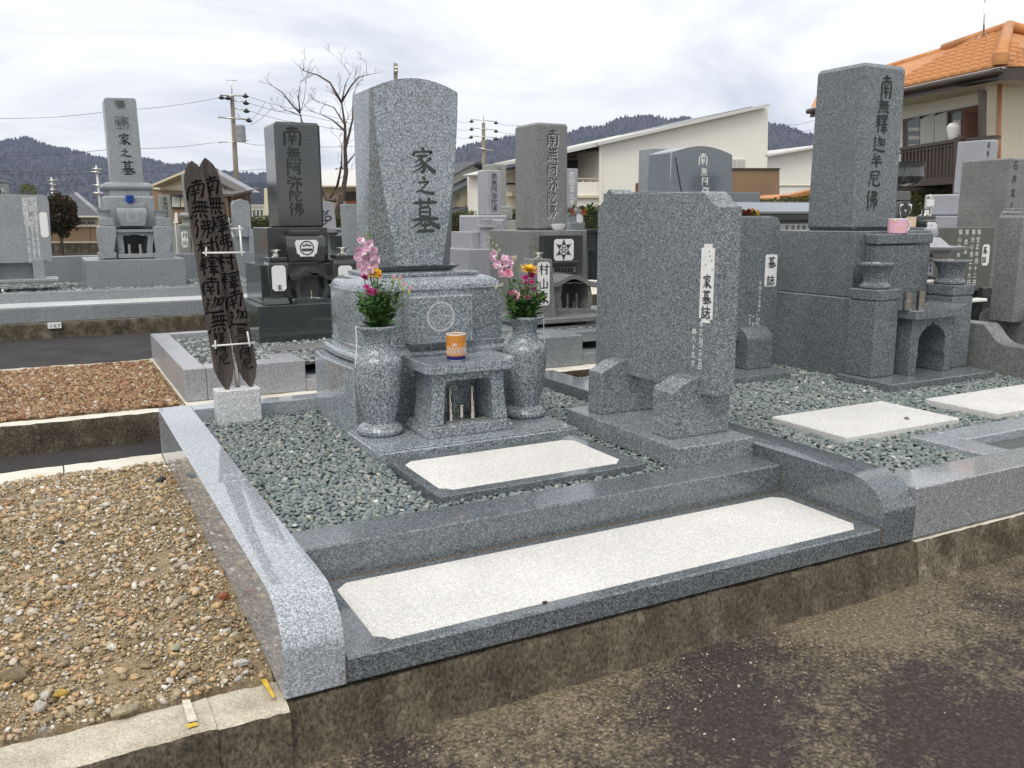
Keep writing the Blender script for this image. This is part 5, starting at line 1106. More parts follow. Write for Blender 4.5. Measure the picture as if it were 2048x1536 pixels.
for px, t_ in ((67, '月清如水居士昭和四十三年十月二日享年八十三才'), (58, '月心玉芳大姉昭和五十七年九月十日享年七十八才'), (48, '妙華院釋清信女平成七年六月一日享年八十五才')):
    pz = 394; n_ = len(t_)
    for i, ch in enumerate(t_):
        s_ = 8.6 if i < 6 else 4.6
        a = at(px + (pz - 394) * .1, pz, 11.198); text('inscription', ch, (a.x, 11.199, a.z), s_ / 1744 * 11, 1, M_WTXT, s3, off=.002, brush=False); pz += s_ * (1.0 if i < 6 else 1.02) + (.9 if i < 6 else .35)
tag(box('paper_scrap', at(0, 560, 11).x, at(5, 560, 11).x, 11.02, 11.1, .262, .29, M_WHITE, None, .004), 'small white scrap by the base of the left epitaph', 'paper')

# --- small graves in the middle distance behind the wooden boards
ga = gthing('small_gravestone', 'small pale pillar left of the greenish one, before the brown house', 332, 450, 15.0)
sA = fprism('shaft', [(324, 455), (347, 455), (340, 389), (318, 389)], 15.0, .2, G_GREEN, ga); ftext('南無阿弥陀佛', 329.5, 394, 8.5, 9.3, 15.0, M_INK, sA); fb('base', 318, 352, 455, 500, 14.95, .4, G_GREEN, ga, zlo=0)
gb_ = gthing('pillar_gravestone', 'greenish pillar on a rounded collar just left of the wooden boards', 385, 500, 14.4)
sB = fprism('shaft', [(375, 426), (404, 426), (396, 347), (367, 347)], 14.4, .28, G_GREEN, gb_); ftext('家之墓', 386, 390, 9, 11, 14.4, M_WTXT, sB); collar('collar', 365, 410, 425, 437, 14.3, .45, G_GREEN, gb_); fb('upper_base', 371, 408, 437, 456, 14.35, .4, G_GREEN, gb_); fb('lower_base', 352, 425, 456, 503, 14.2, .6, G_GREEN, gb_, zlo=0)
gc_ = gthing('pillar_gravestone', 'light grey pillar half hidden behind the wooden boards', 425, 500, 14.8)
fprism('shaft', [(412, 440), (440, 440), (437, 338), (434, 336), (408, 336)], 14.8, .3, G_GREEN, gc_); fb('base', 405, 448, 440, 500, 14.7, .5, G_GREY, gc_, zlo=0)
for i, (px, lab) in enumerate(((370, 'first plaque post left of the wooden boards'), (396, 'plaque post touching the left wooden board'), (466, 'plaque post seen through the upper white frame'))):
    Yp_ = 13.6 - i * .1
    t = gthing('plaque_post', 'short stone flower post with white plaque, ' + lab, px, 505, Yp_, 'plaque posts of the far graves', 'stone post')
    fprism('post', [(px - 9, 507), (px - 12, 470), (px - 11, 455), (px + 11, 455), (px + 12, 470), (px + 9, 507)], Yp_, .2, G_GREEN, t); fb('cap', px - 11, px + 11, 448, 456, Yp_ - .01, .22, G_GREEN, t, .01); plaque(t, px - 7, px + 6, 463, 495, Yp_ - .002, ('石井', '大家', '渋谷家')[i] if i else '月光')
    gcup(t, px, 448, 14, 10, Yp_ + .1, G_GREEN)
gd = gthing('epitaph_stone', 'upright grey slab with sloping shoulder right of the wooden boards', 485, 500, 13.0, cat='epitaph stone')
fprism('slab', [(470, 462), (466, 410), (468, 402), (478, 400), (483, 398), (489, 401), (496, 402), (500, 410), (503, 470), (500, 474), (474, 474)], 13.0, .2, G_GREY, gd); fprism('side_wing', [(500, 505), (499, 452), (506, 460), (511, 520), (503, 520)], 12.95, .35, G_GREY, gd); fb('base', 462, 510, 474, 522, 13.05, .5, G_BASE, gd, zlo=.2)
ge = gthing('small_gravestone', 'short round-topped post with a shiny cap at the right wooden board', 445, 500, 13.4)
c = at(446, 500, 13.4); lathe('post', [(.075, 0), (.07, .35), (.072, .44), (.06, .47)], (c.x, 13.4, c.z), G_DARK, ge, 20); lathe('cap', [(.05, .471), (.05, .50), (.066, .53), (.06, .57), (.02, .61), (.004, .62)], (c.x, 13.4, c.z), M_STEEL, ge, 20)
gf_ = gthing('stupa_stand', 'tiny white pagoda shaped ornament left of the greenish pillar', 353, 460, 13.9, cat='ornament')
fprism('rack', [(346, 446), (357, 446), (357, 444), (355, 444), (355, 428), (352.5, 424), (350, 428), (350, 444), (346, 444)], 13.9, .05, M_PORC, gf_, .002); fb('pole', 351.5, 353.5, 446, 500, 13.9, .03, M_PORC, gf_, .002, 0)
# stone with one large character
gy = gthing('epitaph_stone', 'pale upright stone carrying one flowing black character beside the dark pillar', 650, 500, 9.4, cat='epitaph stone')
sY = fprism('slab', [(630, 456), (673, 456), (668, 410), (664, 405), (658, 403), (629, 402)], 9.4, .18, G_LILAC, gy); fb('base', 625, 684, 456, 466, 9.35, .35, G_GREY, gy); fb('block', 655, 684, 466, 520, 9.4, .35, G_GREY, gy); fb('block', 560, 654, 466, 560, 9.45, .35, G_GREY, gy, zlo=.2)
pts = [[(646, 422, 2), (650, 425, 3)], [(657, 420, 3), (652, 426, 2)], [(646, 430, 2), (655, 427, 2.4)], [(650, 433, 2), (651, 439, 2)], [(648, 434, 1.6), (658, 432, 2.2), (663, 435, 2.6), (661, 440, 2.4), (650, 441, 1.6)], [(646, 440, 1.5), (650, 441, 2.2), (655, 441, 2.2), (651, 447, 2), (645, 450, 1.2), (639, 452, .8)]]
mb = MB()
for st_ in pts:
    n_ = len(st_)
    for i in range(n_ - 1):
        a = at(st_[i][0], st_[i][1], 9.397); b = at(st_[i + 1][0], st_[i + 1][1], 9.397); d = (b - a).normalized(); s = Vector((-d.z, 0, d.x)); w0 = st_[i][2] * .0027; w1 = st_[i + 1][2] * .0027; mb.add([a - s * w0, a + s * w0, b + s * w1, b - s * w1], [(0, 1, 2, 3)])
mb.build('inscription', M_INK, sY)
fb('lantern_post', 669, 690, 471, 500, 9.2, .16, G_DARK, gy); gcup(gy, 681, 471, 20, 12, 9.28, G_GREY)
gs = gthing('small_gravestone', 'plain grey slab just left of the central gravestone', 706, 520, 8.3); fprism('slab', [(700, 560), (740, 560), (740, 408), (692, 408)], 8.3, .2, G_GREY, gs)

# --- pale pillar and companions right of the central stone
gl = gthing('pillar_gravestone', 'pale lilac pillar in the gap right of the central stone', 985, 525, 9.6)
xa = at(975, 385, 9.6).x; xb = at(1004, 385, 9.6).x; sL = box('shaft', xa, xb, 9.6, 9.6 + .28, at(985, 430, 9.6).z, at(985, 340, 9.6).z, G_LILAC, gl, .01); ftext('南無阿弥陀佛', 988, 346, 13, 13.2, 9.6, M_INKG, sL)
fb('collar_base', 956, 1016, 430, 476, 9.45, .55, G_LILAC, gl, .02); pc = fb('crest_block', 983, 1010, 438, 474, 9.3, .15, G_LILAC, gl, .02); c = at(998, 455, 9.298); pyd('crest', *ringmesh((c.x, c.y, c.z), .045, .055, 24), M_CARVE, pc)
fb('step_block', 944, 975, 464, 500, 9.25, .6, G_LILAC, gl); fb('lower_base', 936, 1060, 498, 530, 9.0, 1.0, G_LILAC, gl, .005, .1)
p_ = fb('post', 970, 988, 455, 500, 9.1, .14, G_LILAC, gl); fb('post_cap', 967, 990, 450, 456, 9.08, .18, G_LILAC, p_); fb('flower_cup', 972, 984, 438, 450, 9.12, .08, G_LILAC, p_, .006, None, -.008, -.008)
c = at(980, 472, 9.097); pyd('crest', *ringmesh((c.x, c.y, c.z), .022, .028, 20), M_CARVE, p_)
fb('altar', 990, 1006, 468, 500, 9.1, .2, G_LILAC, gl); fb('altar_opening', 1000, 1005, 474, 498, 9.097, .01, M_BLACK, gl, 0)
gg = gthing('pillar_gravestone', 'greenish pillar behind the pale lilac one', 1000, 440, 12.0)
xa = at(985, 370, 12.0).x; xb = at(1013, 370, 12.0).x; sG = box('shaft', xa, xb, 12.0, 12.36, at(1000, 416, 12.0).z, at(1000, 328, 12.0).z, G_GREEN, gg, .012); ftext('之', 999, 333, 8, 9, 12.0, M_INK, sG)
fb('base', 998, 1026, 412, 440, 11.8, .6, G_GREEN, gg, .02); cbk = fb('crest_block', 1003, 1017, 420, 436, 11.7, .1, G_GREEN, gg, .01); fb('lower_base', 990, 1040, 440, 500, 11.7, .9, G_GREEN, gg, zlo=0)
gn = gthing('pillar_gravestone', 'grey pillar with white characters peeping out behind the hexagon-crest grave', 1148, 430, 10.5)
xa = at(1128, 380, 10.5).x; xb = at(1156, 380, 10.5).x; sN = box('shaft', xa, xb, 10.5, 10.8, at(1148, 425, 10.5).z - .5, at(1148, 337, 10.5).z, G_LILAC, gn, .01); ftext('篠田家之墓', 1144, 343, 13, 14.2, 10.5, M_WTXT, sN)
fv = gthing('flower_post', 'small stone post with white plaque and orange ribboned flowers by the hexagon-crest grave', 1157, 455, 8.2, cat='stone post')
fb('post', 1148, 1167, 421, 460, 8.2, .16, G_BASE, fv); plaque(fv, 1153, 1166, 428, 445, 8.198); gcup(fv, 1156, 421, 14, 9, 8.28, M_STEEL); fb('step', 1142, 1170, 445, 475, 8.1, .3, G_BASE, fv)
rn = random.Random(4); mb = MB(); mo = MB(); mw = MB()
for k in range(40):
    px = rn.choice([rn.uniform(1138, 1147), rn.uniform(1166, 1182)]); p = at(px, rn.uniform(414, 432), 8.25 + rn.uniform(-.05, .05)); d = Vector((rn.uniform(-1, 1), rn.uniform(-1, 1), rn.uniform(-.5, 1))).normalized(); petal(mb, p, d, d.cross(Vector((.3, .2, .9))).normalized(), Vector((0, 0, 1)), .06, .018, .1)
for k in range(16):
    px = rn.choice([rn.uniform(1140, 1150), rn.uniform(1162, 1172)]); p = at(px, rn.uniform(419, 430), 8.2); d = Vector((rn.uniform(-1, 1), -.5, rn.uniform(-.5, .8))).normalized(); petal(mo, p, d, d.cross(Vector((.3, .2, .9))).normalized(), Vector((0, 0, 1)), .035, .012, .1)
for k in range(14):
    p = at(rn.uniform(1141, 1149), rn.uniform(402, 416), 8.25); d = Vector((rn.uniform(-1, 1), -.5, rn.uniform(0, 1))).normalized(); petal(mw, p, d, d.cross(Vector((.3, .2, .9))).normalized(), Vector((0, 0, 1)), .03, .01, .1)
mb.build('leaves', M_LEAF, fv)['kind'] = 'stuff'; mo.build('orange_petals', mat('orange_petal', (.75, .14, .02), .6), fv)['kind'] = 'stuff'; mw.build('white_petals', M_PORC, fv)['kind'] = 'stuff'
dkb = gthing('dark_stone_bench', 'dark stone block beside the hexagon-crest grave, behind the epitaph', 1175, 540, 7.6, cat='stone block'); fb('top', 1150, 1205, 459, 467, 7.6, .4, G_DARK, dkb); fb('leg', 1190, 1202, 467, 560, 7.62, .3, G_DARK, dkb); fb('block', 1150, 1200, 500, 560, 7.75, .3, G_BASE, dkb)

# --- dark arched stone behind the epitaph
ga2 = gthing('arched_gravestone', 'bluish dark gravestone with curved top rising behind the sideways epitaph', 1400, 385, 7.0)
x0 = at(1341, 345, 7.0).x; x1 = at(1464, 345, 7.0).x; zc = at(1400, 292, 7.0).z; ze = at(1341, 305, 7.0).z
pts = [(x0 - .01, .9), (x1 + .02, .9), (x1, ze)] + [(x1 + (x0 - x1) * t, ze + (zc - ze) * math.sin(math.pi * t)) for t in [i / 14 for i in range(1, 14)]] + [(x0, ze)]
sR = prism('shaft', pts, 'Y', 7.0, 7.36, G_BLUE, ga2, .006, 'auto'); fb('base', 1300, 1520, 384, 440, 6.85, .8, G_BLUE, ga2, zlo=.2)
mb = MB(); a = at(1350, 315, 6.997); b = at(1362, 384, 6.997); mb.add([a, a + Vector((.012, 0, 0)), b + Vector((.012, 0, 0)), b], [(0, 1, 2, 3)]); mb.build('groove', M_INK, sR)
for ch, p0, p1, px in (('南', 306, 331, 1406), ('無', 335, 352, 1408), ('阿', 354, 371, 1410), ('弥', 373, 392, 1411)):
    a = at(px, p0, 7.0); s_ = (a - at(px, p1, 7.0)).z; text('inscription', ch, (a.x, 7.0, a.z), s_, 1, M_WTXT, sR, wide=1.05, off=.003)
gbk = gthing('small_gravestone', 'grey slab edge peeping out left of the bluish arched stone', 1318, 385, 7.9); fb('slab', 1303, 1420, 298, 420, 7.9, .25, G_GREY, gbk, .01)
wp = gthing('wooden_post', 'sawn brown wooden post with grey top behind the epitaph', 1288, 385, 9.5, cat='wooden post')
c = at(1288, 390, 9.5); r_ = (at(1302, 390, 9.5) - at(1275, 390, 9.5)).x / 2; zt_ = at(1288, 366, 9.5).z
loft('stump', [[(c.x + r_ * (1 + .12 * math.sin(5 * t_)) * math.cos(t_), 9.5 + r_ * (1 + .1 * math.sin(3 * t_)) * math.sin(t_), z) for t_ in [2 * math.pi * i / 18 for i in range(18)]] for z in (.3, zt_)], noisy('stump_wood', [(.3, (.10, .045, .02)), (.7, (.28, .14, .06))], 6, .8, stretch=(8, 8, 1)), wp, bev=.01)
# --- dark roofed name stone
rf = gthing('name_board_stone', 'black polished stone cabinet with wide roof and white name strip behind the second epitaph', 1550, 465, 5.4, cat='gravestone')
x0, x1, z0, z1 = fr(1486, 1760, 412, 428, 5.3); prism('roof', [(5.22, z0), (5.22, z0 + .02), (5.52, z1 + .03), (6.1, z1 + .03), (6.1, z0)], 'X', x0, x1, G_BLUE, rf, .004)
fb('roof_ridge', 1500, 1760, 404, 413, 5.55, .3, G_BLUE, rf); fb('cornice', 1500, 1750, 428, 440, 5.36, .7, G_DARK, rf); fb('body', 1508, 1745, 440, 640, 5.46, .5, G_DARK, rf, zlo=.1)
x0, x1, z0, z1 = fr(1548, 1640, 447, 466, 5.40); st_ = box('name_strip', x0, x1, 5.40, 5.458, z0, z1, M_WHITE, rf, .002)
c = at(1575, 450, 5.4); text('inscription', '家法名誌', (at(1574, 449, 5.4).x, 5.40, at(1590, 449.5, 5.4).z), (at(1590, 449, 5.4) - at(1590, 464, 5.4)).z, (at(1586, 450, 5.4) - at(1574.5, 450, 5.4)).x, M_INK, st_, flat=True, wide=.68, off=.002)
# low stone with a posy in front of the cabinet
lb_ = gthing('small_gravestone', 'small grey stone carrying a posy of red and yellow flowers', 1495, 440, 5.0); fb('block', 1478, 1540, 432, 640, 5.0, .25, G_BLUE, lb_, zlo=.1)
fq = gthing('flower_posy', 'red and yellow posy above the second epitaph', 1500, 432, 5.1, cat='flowers')
for nm, m_, rng_, n_ in (('red_blooms', mat('dark_red_petal', (.25, .015, .03), .6), (1482, 1504), 60), ('yellow_blooms', M_YELLOW, (1503, 1517), 36), ('leaves', M_LEAF, (1480, 1518), 40)):
    mb = MB()
    for k in range(n_):
        px = rn.uniform(*rng_); py = 432 - rn.random() * (12 if nm != 'yellow_blooms' else 13) * (1 - abs(px - 1500) / 40) + (3 if nm == 'leaves' else 0); p = at(px, py, 5.1 + rn.uniform(-.06, .06)); d = Vector((rn.uniform(-1, 1), rn.uniform(-1, .2), rn.uniform(-.2, 1))).normalized(); petal(mb, p, d, d.cross(Vector((.3, .2, .9))).normalized(), Vector((0, 0, 1)), .022, .010, .2)
    mb.build(nm, m_, fq)['kind'] = 'stuff'

# --- right edge: graves behind the tall pillar
fl = gthing('dark_gravestone', 'dark polished grave with white flower crest just right of the tall pillar', 1808, 440, 5.4)
fb('crest_cap', 1780, 1822, 382, 401, 5.4, .25, G_DARK, fl); fbk = fprism('crest_block', [(1780, 440), (1816, 440), (1822, 425), (1824, 410), (1822, 403), (1780, 403)], 5.36, .3, G_DARK, fl, .006)
x0, x1, z0, z1 = fr(1799, 1822, 408, 436, 5.357); prism('plaque', [(x0, z1), (x1, z1), (x1, z0 + .08), (x1 - .04, z0), (x0 + .02, z0), (x0, z0 + .06)], 'Y', 5.352, 5.357, M_WHITE, fbk, 0)
c = at(1811, 421, 5.35); mb = MB()
for k in range(5):
    a = math.pi / 2 + k * 2 * math.pi / 5; mb.add(*disc((c.x + .042 * math.cos(a), c.y - .0003 * k, c.z + .042 * math.sin(a)), .032)); 
mb.build('crest', M_INKG, fbk)
fb('base', 1770, 1850, 440, 640, 5.5, .5, G_DARK, fl, zlo=.1); fb('shelf', 1815, 1872, 432, 440, 5.3, .3, G_DARK, fl); fb('lower_shelf', 1810, 1876, 441, 458, 5.32, .3, G_DARK, fl, .02)
c = at(1850, 431, 5.4); lathe('flower_cup', [(.06, 0), (.035, .012), (.03, .05), (.045, .058), (.04, .058)], (c.x, c.y, c.z), M_STEEL, fl, 18)
rings = []
pst = fprism('post', [(1849, 486), (1852, 446), (1856, 441), (1872, 441), (1876, 446), (1872, 470), (1864, 486)], 5.2, .2, G_DARK, fl, .006)
x0, x1, z0, z1 = fr(1854, 1873, 445, 490, 5.197); p0 = [at(a, b, 5.195) for a, b in ((1857, 444), (1870, 444), (1874, 448), (1872, 468), (1864, 490), (1851, 490), (1855, 466), (1855, 448))]; prism('plaque', [(p.x, p.z) for p in p0], 'Y', 5.192, 5.199, M_WHITE, pst, 0)
ftext('山崎家', 1863, 448, 13, 15, 5.19, M_INK, pst)
dish = gthing('dark_vase', 'dark polished leaf shaped flower holder right of the tall pillar', 1815, 372, 5.6, cat='vase')
c = at(1808, 374, 5.6); lathe('holder', [(.05, 0), (.13, .03), (.17, .09), (.16, .16), (.17, .22), (.15, .2), (.1, .06)], (c.x, c.y, c.z), G_DARK, dish, 24)
c2 = at(1821, 455, 4.9); zt_ = at(1821, 434, 4.9).z
o = lathe('tea_cup', [(.03, 0), (.038, .004), (.04, zt_ - c2.z), (.036, zt_ - c2.z), (.03, .01)], (c2.x, 4.9, c2.z), mat('cream_glaze', (.75, .55, .38), .3), None, 20); tag(o, 'cream cup behind the pink mug', 'cup')
cst = fb('cup_stand', 1808, 1842, 455, 620, 4.85, .15, G_RIGHT, None); tag(cst, 'plain granite block carrying the cream cup', 'stone block')
# snow-viewing lantern
lt = gthing('stone_lantern', 'stone lantern with wide upswept pale roof right of the tall pillar', 1868, 560, 4.7, cat='lantern')
c = at(1858, 500, 4.7); zr = c.z; Rr = (at(1906, 500, 4.7) - c).x
rings = []
for r_, z_ in ((.25, .10), (.5, .035), (.75, 0.005), (.95, .012), (1.0, .03), (.97, .012), (.8, -.02), (.45, -.028), (.3, -.03)): rings.append([(c.x + Rr * r_ * math.cos(2 * math.pi * i / 6 + .2), 4.7 + Rr * r_ * math.sin(2 * math.pi * i / 6 + .2), zr + z_) for i in range(6)])
loft('roof', rings, G_LILAC, lt, bev=0); lathe('finial', [(.05, .10), (.06, .13), (.05, .17), (.01, .19)], (c.x, 4.7, zr), G_LILAC, lt, 14)
bd = fb('light_box', 1842, 1868, 514, 553, 4.62, .2, G_LILAC, lt); fb('neck', 1843, 1867, 504, 514, 4.66, .15, G_DARK, lt)
mb = MB()
for i in range(3):
    for j in range(3):
        if (i + j) % 2 == 0 or j == 1: p = at(1849 + i * 6, 521 + j * 10 - (3 if i == 1 else 0), 4.618); mb.add([(p.x, p.y, p.z - .014), (p.x + .011, p.y, p.z), (p.x, p.y, p.z + .014), (p.x - .011, p.y, p.z)], [(0, 1, 2, 3)])
mb.build('openings', M_BLACK, bd)
fb('pedestal', 1838, 1872, 553, 640, 4.6, .3, G_DARK, lt, zlo=.1); fb('paper', 1846, 1868, 560, 566, 4.58, .1, M_WHITE, lt)
# dark epitaph with white columns
e5 = gthing('epitaph_stone', 'olive grey epitaph slab covered with faded white characters right of the stone lantern', 1925, 590, 5.0, cat='epitaph stone')
s5 = fb('slab', 1852, 1985, 455, 584, 5.0, .15, granite('granite_olive', .10, .3, .006, .35, (1.02, 1.03, .92), .15), e5); fb('support', 1880, 1910, 575, 640, 4.95, .3, G_DARK, e5, zlo=.1); fb('support', 1965, 1985, 575, 640, 4.95, .3, G_DARK, e5, zlo=.1); fb('ledge', 1945, 1975, 598, 604, 4.85, .1, M_WHITE, e5)
x0, x1, z0, z1 = fr(1964, 1978, 489, 531, 4.998); prism('title_strip', [(x0 + .02, z0), (x1 - .02, z0), (x1, z0 + .025), (x1, z1 - .025), (x1 - .02, z1), (x0 + .02, z1), (x0, z1 - .025), (x0, z0 + .025)], 'Y', 4.995, 5.0, M_WHITE, s5, 0); ftext('墓誌', 1970.5, 493, 14, 19, 4.994, M_INKG, s5)
for px, t_ in ((1958, '釋空正年月十二日'), (1947, '釋光心信士十九日'), (1934, '釋忠徳'), (1921, '釋心妙信女七日')): ftext(t_, px, 459, 11, 14.5 if len(t_) > 3 else 19, 5.0, M_WTXT, s5)
# weathered pillar, pale tall pillar
gi = gthing('pillar_gravestone', 'weathered olive grey pillar with four characters at the right edge', 2030, 455, 5.6)
xa = at(2017, 390, 5.6).x; xb = xa + .46; sI = box('shaft', xa, xb, 5.6, 6.15, .3, at(2017, 315, 5.6).z, G_BROWN, gi, .015); ftext('石井家之', 2032, 322, 18, 27.5, 5.6, M_INK, sI, .8); box('base', xa - .15, xb + .15, 5.45, 6.3, .1, .45, G_BROWN, gi)
gp = gthing('pillar_gravestone', 'pale blue grey pillar on stepped base before the orange-roofed house', 1960, 455, 7.6)
xa = at(1968, 330, 7.6).x; xb = at(1994, 330, 7.6).x; sP = box('shaft', xa, xb, 7.6, 8.02, at(1968, 386, 7.6).z, at(1968, 279, 7.6).z, G_LILAC, gp, .012); ftext('南無阿弥', 1978, 284, 13, 17, 7.6, M_INKG, sP, .8)
box('upper_base', xa - .22, xb + .22, 7.4, 8.3, at(1940, 431, 7.4).z, at(1940, 386, 7.4).z, G_LILAC, gp, .02); box('lower_base', xa - .42, xb + .42, 7.2, 8.5, .1, at(1930, 432, 7.2).z, G_LILAC, gp, .01)
jz = gthing('stupa_stand', 'little white metal stand with pointed top before the dark hedge', 1863, 430, 6.0, cat='ornament')
fb('pole', 1860.5, 1864.5, 411, 432, 6.0, .02, M_STEEL, jz, .003); fb('frame', 1857, 1869, 399, 414, 6.0, .03, M_PORC, jz, .004); fprism('top', [(1860, 400), (1861, 392), (1863.5, 388), (1866, 392), (1867, 400)], 6.0, .03, M_STEEL, jz)

# ================================================================== THE SURROUNDINGS
class VP_:                                       # a vertical plane through two points over the ground, addressed by pixels
    def __init__(s, pxa, Da, pxb, Db):
        s.A = far(pxa, 433, Da); s.B = far(pxb, 433, Db); s.A.z = s.B.z = 0
        d = (s.B - s.A).normalized(); s.d = d; s.n = Vector((d.y, -d.x, 0))
        if s.n.dot(CAMP - s.A) < 0: s.n = -s.n
    def pt(s, px, py, off=0.0):
        d = _r * ((px - 1024) / FPX) + _u * (-(py - 768) / FPX) + _f
        O = s.A + s.n * off; t = s.n.dot(O - CAMP) / s.n.dot(d); return CAMP + d * t
    def poly(s, name, pts, thick, m, parent=None, off=0.0, zlo=None):
        F = [s.pt(a, b, off) for a, b in pts]
        if zlo is not None: F = [Vector((*s.pt(a, 433, off).xy, zlo)) if b >= 999 else p for p, (a, b) in zip(F, pts)]
        Bk = [p - s.n * thick for p in F]
        return loft(name, [Bk, F], m, parent)
    def rect(s, name, px0, px1, pyt, pyb, thick, m, parent=None, off=0.0): return s.poly(name, [(px0, pyb), (px1, pyb), (px1, pyt), (px0, pyt)], thick, m, parent, off)
def bthing(name, label, p, cat='house', group='houses around the cemetery'): return thing(name, label, cat, (p.x, p.y, -.28), group)

M_CREAM_W = noisy('cream_render', [(.3, (.86, .84, .75)), (.7, (.88, .86, .78))], .6, .9, fine=(30, .03))
M_CREAM2 = noisy('cream_wall', [(.3, (.60, .52, .38)), (.7, (.68, .60, .46))], 1, .9)
M_BROWNW = noisy('brown_render', [(.3, (.25, .165, .10)), (.7, (.33, .22, .135))], .8, .9, fine=(20, .08))
M_ROOFG = noisy('grey_roof', [(.3, (.22, .23, .26)), (.7, (.34, .35, .38))], 2, .6, stretch=(1, 1, 6))
M_SLATE = noisy('dark_slate_roof', [(.3, (.07, .075, .085)), (.7, (.12, .125, .135))], 3, .7, fine=(12, .15))
M_METAL = mat('pale_metal_roof', (.62, .62, .58), .5)
M_DARKW = mat('dark_timber', (.045, .03, .022), .7)
M_GLASS = mat('window_glass', (.10, .12, .12), .05)
M_CURT = noisy('net_curtain', [(.3, (.42, .42, .38)), (.7, (.62, .62, .56))], 5, .9, stretch=(20, 20, .5))
M_ORANGE = noisy('orange_tile', [(.3, (.46, .19, .065)), (.55, (.58, .26, .095)), (.75, (.66, .34, .15))], 1.6, .5, fine=(14, .12))
M_BR = noisy('shutter_brown', [(.3, (.14, .055, .032)), (.7, (.20, .085, .05))], 8, .7)
M_FRAMEB = mat('bronze_frame', (.055, .038, .028), .4)
M_POLE = noisy('concrete_pole', [(.3, (.19, .165, .13)), (.7, (.30, .265, .21))], 2, .8, stretch=(4, 4, .6))
M_WIRE = mat('wire', (.05, .05, .055), .6)
M_INSUL = mat('insulator_dark', (.03, .03, .03), .5)

# --- hedge round the cemetery
M_HEDGE = island('hedge_leaves', [(0, (.028, .035, .008)), (.45, (.065, .075, .015)), (.8, (.11, .115, .025)), (1, (.16, .15, .045))], .7)
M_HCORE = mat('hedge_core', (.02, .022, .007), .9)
def hedge(label, A, B, h0, h1, th, n, seed, leaf=.055):
    A = Vector(A); B = Vector(B); d = (B - A); Ln = d.length; d.normalize(); nrm = Vector((d.y, -d.x, 0))
    if nrm.dot(Vector((0, 0, 0)) - A) < 0: nrm = -nrm
    t = thing('hedge', label, 'hedge', (A.x, A.y, -.28), 'clipped hedges round the cemetery')
    q = MB(); rn = random.Random(seed)
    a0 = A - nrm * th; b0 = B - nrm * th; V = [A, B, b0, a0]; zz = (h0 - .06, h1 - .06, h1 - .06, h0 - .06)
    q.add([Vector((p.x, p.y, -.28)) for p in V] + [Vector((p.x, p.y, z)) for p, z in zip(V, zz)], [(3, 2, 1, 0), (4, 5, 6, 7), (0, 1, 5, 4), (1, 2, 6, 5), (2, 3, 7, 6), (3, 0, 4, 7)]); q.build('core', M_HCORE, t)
    V = np.zeros((n * 4, 3)); k = 0
    for i in range(n):
        u = rn.random(); hh = h0 + (h1 - h0) * u
        if rn.random() < .62: p = A + d * (Ln * u) + nrm * rn.uniform(-.02, .07) + Vector((0, 0, -.28 + (hh + .28) * rn.random()))
        else: p = A + d * (Ln * u) - nrm * (th * rn.random()) + Vector((0, 0, hh + rn.uniform(-.06, .05) + .03 * mnoise.noise((u * Ln * 1.5, 0, seed))))
        ax = Vector((rn.uniform(-1, 1), rn.uniform(-1, 1), rn.uniform(-.6, 1))).normalized(); s = ax.cross(Vector((rn.uniform(-1, 1), rn.uniform(-1, 1), rn.uniform(-1, 1)))).normalized(); l = leaf * rn.uniform(.6, 1.2)
        for pt_ in (p, p + ax * l * .5 + s * l * .32, p + ax * l, p + ax * l * .5 - s * l * .32): V[k] = pt_; k += 1
    o = pyd('foliage', V.tolist(), [(4 * i, 4 * i + 1, 4 * i + 2, 4 * i + 3) for i in range(n)], M_HEDGE, t); o['kind'] = 'stuff'
hedge('clipped yellow green hedge far behind the graves in the middle', (3.2, 25.5, 0), (11, 23, 0), .98, 1.15, 1.0, 12000, 3)
hedge('clipped olive hedge behind the graves on the right', (11, 22.8, 0), (15.6, 8.6, 0), 1.15, 1.5, 1.0, 26000, 4)

# --- cream house with one slope roof
def pxof(p): v = p - CAMP; return 1024 + FPX * v.dot(_r) / v.dot(_f)
P = VP_(1200, 36, 1537, 40)
h = bthing('cream_house', 'big cream rendered house with one long sloping roof behind the graves', P.A)
P.poly('wall', [(1202, 999), (1534, 999), (1537, 214), (1202, 290)], 8, M_CREAM_W, h, 0, -.28)
P.poly('wing_wall', [(1535, 999), (1680, 999), (1680, 288), (1535, 313)], 6, M_CREAM_W, h, -.4, -.28)
P.poly('roof', [(1196, 291), (1539, 213), (1539, 207), (1192, 285)], 8.4, M_METAL, h, .35); P.poly('wing_roof', [(1530, 314), (1682, 288), (1682, 284), (1530, 310)], 6.2, M_METAL, h, 0)
P.poly('solar_panel', [(1345, 253), (1505, 216), (1505, 212.5), (1345, 249)], 5, mat('solar', (.02, .02, .03), .2), h, -.8)
P.poly('balcony_roof', [(1080, 318), (1202, 291), (1202, 284), (1080, 311)], 7.5, M_METAL, h, .3); P.poly('balcony_back_wall', [(1080, 999), (1201, 999), (1201, 310), (1080, 325)], 5, M_CREAM2, h, -2.4, -.28)
P.poly('eave_underside', [(1080, 324), (1201, 300), (1201, 296), (1080, 319)], 2.5, M_DARKW, h, -.1)
P.rect('balcony_wall', 1080, 1200, 364, 430, .2, M_CREAM_W, h, -.02); P.rect('band', 1080, 1200, 391, 396, .1, M_CREAM2, h, .1); P.rect('downpipe', 1199, 1203, 290, 425, .1, M_CREAM_W, h, .12)
P.rect('balcony_doorway', 1085, 1180, 320, 370, .05, M_DARKW, h, -2.35)
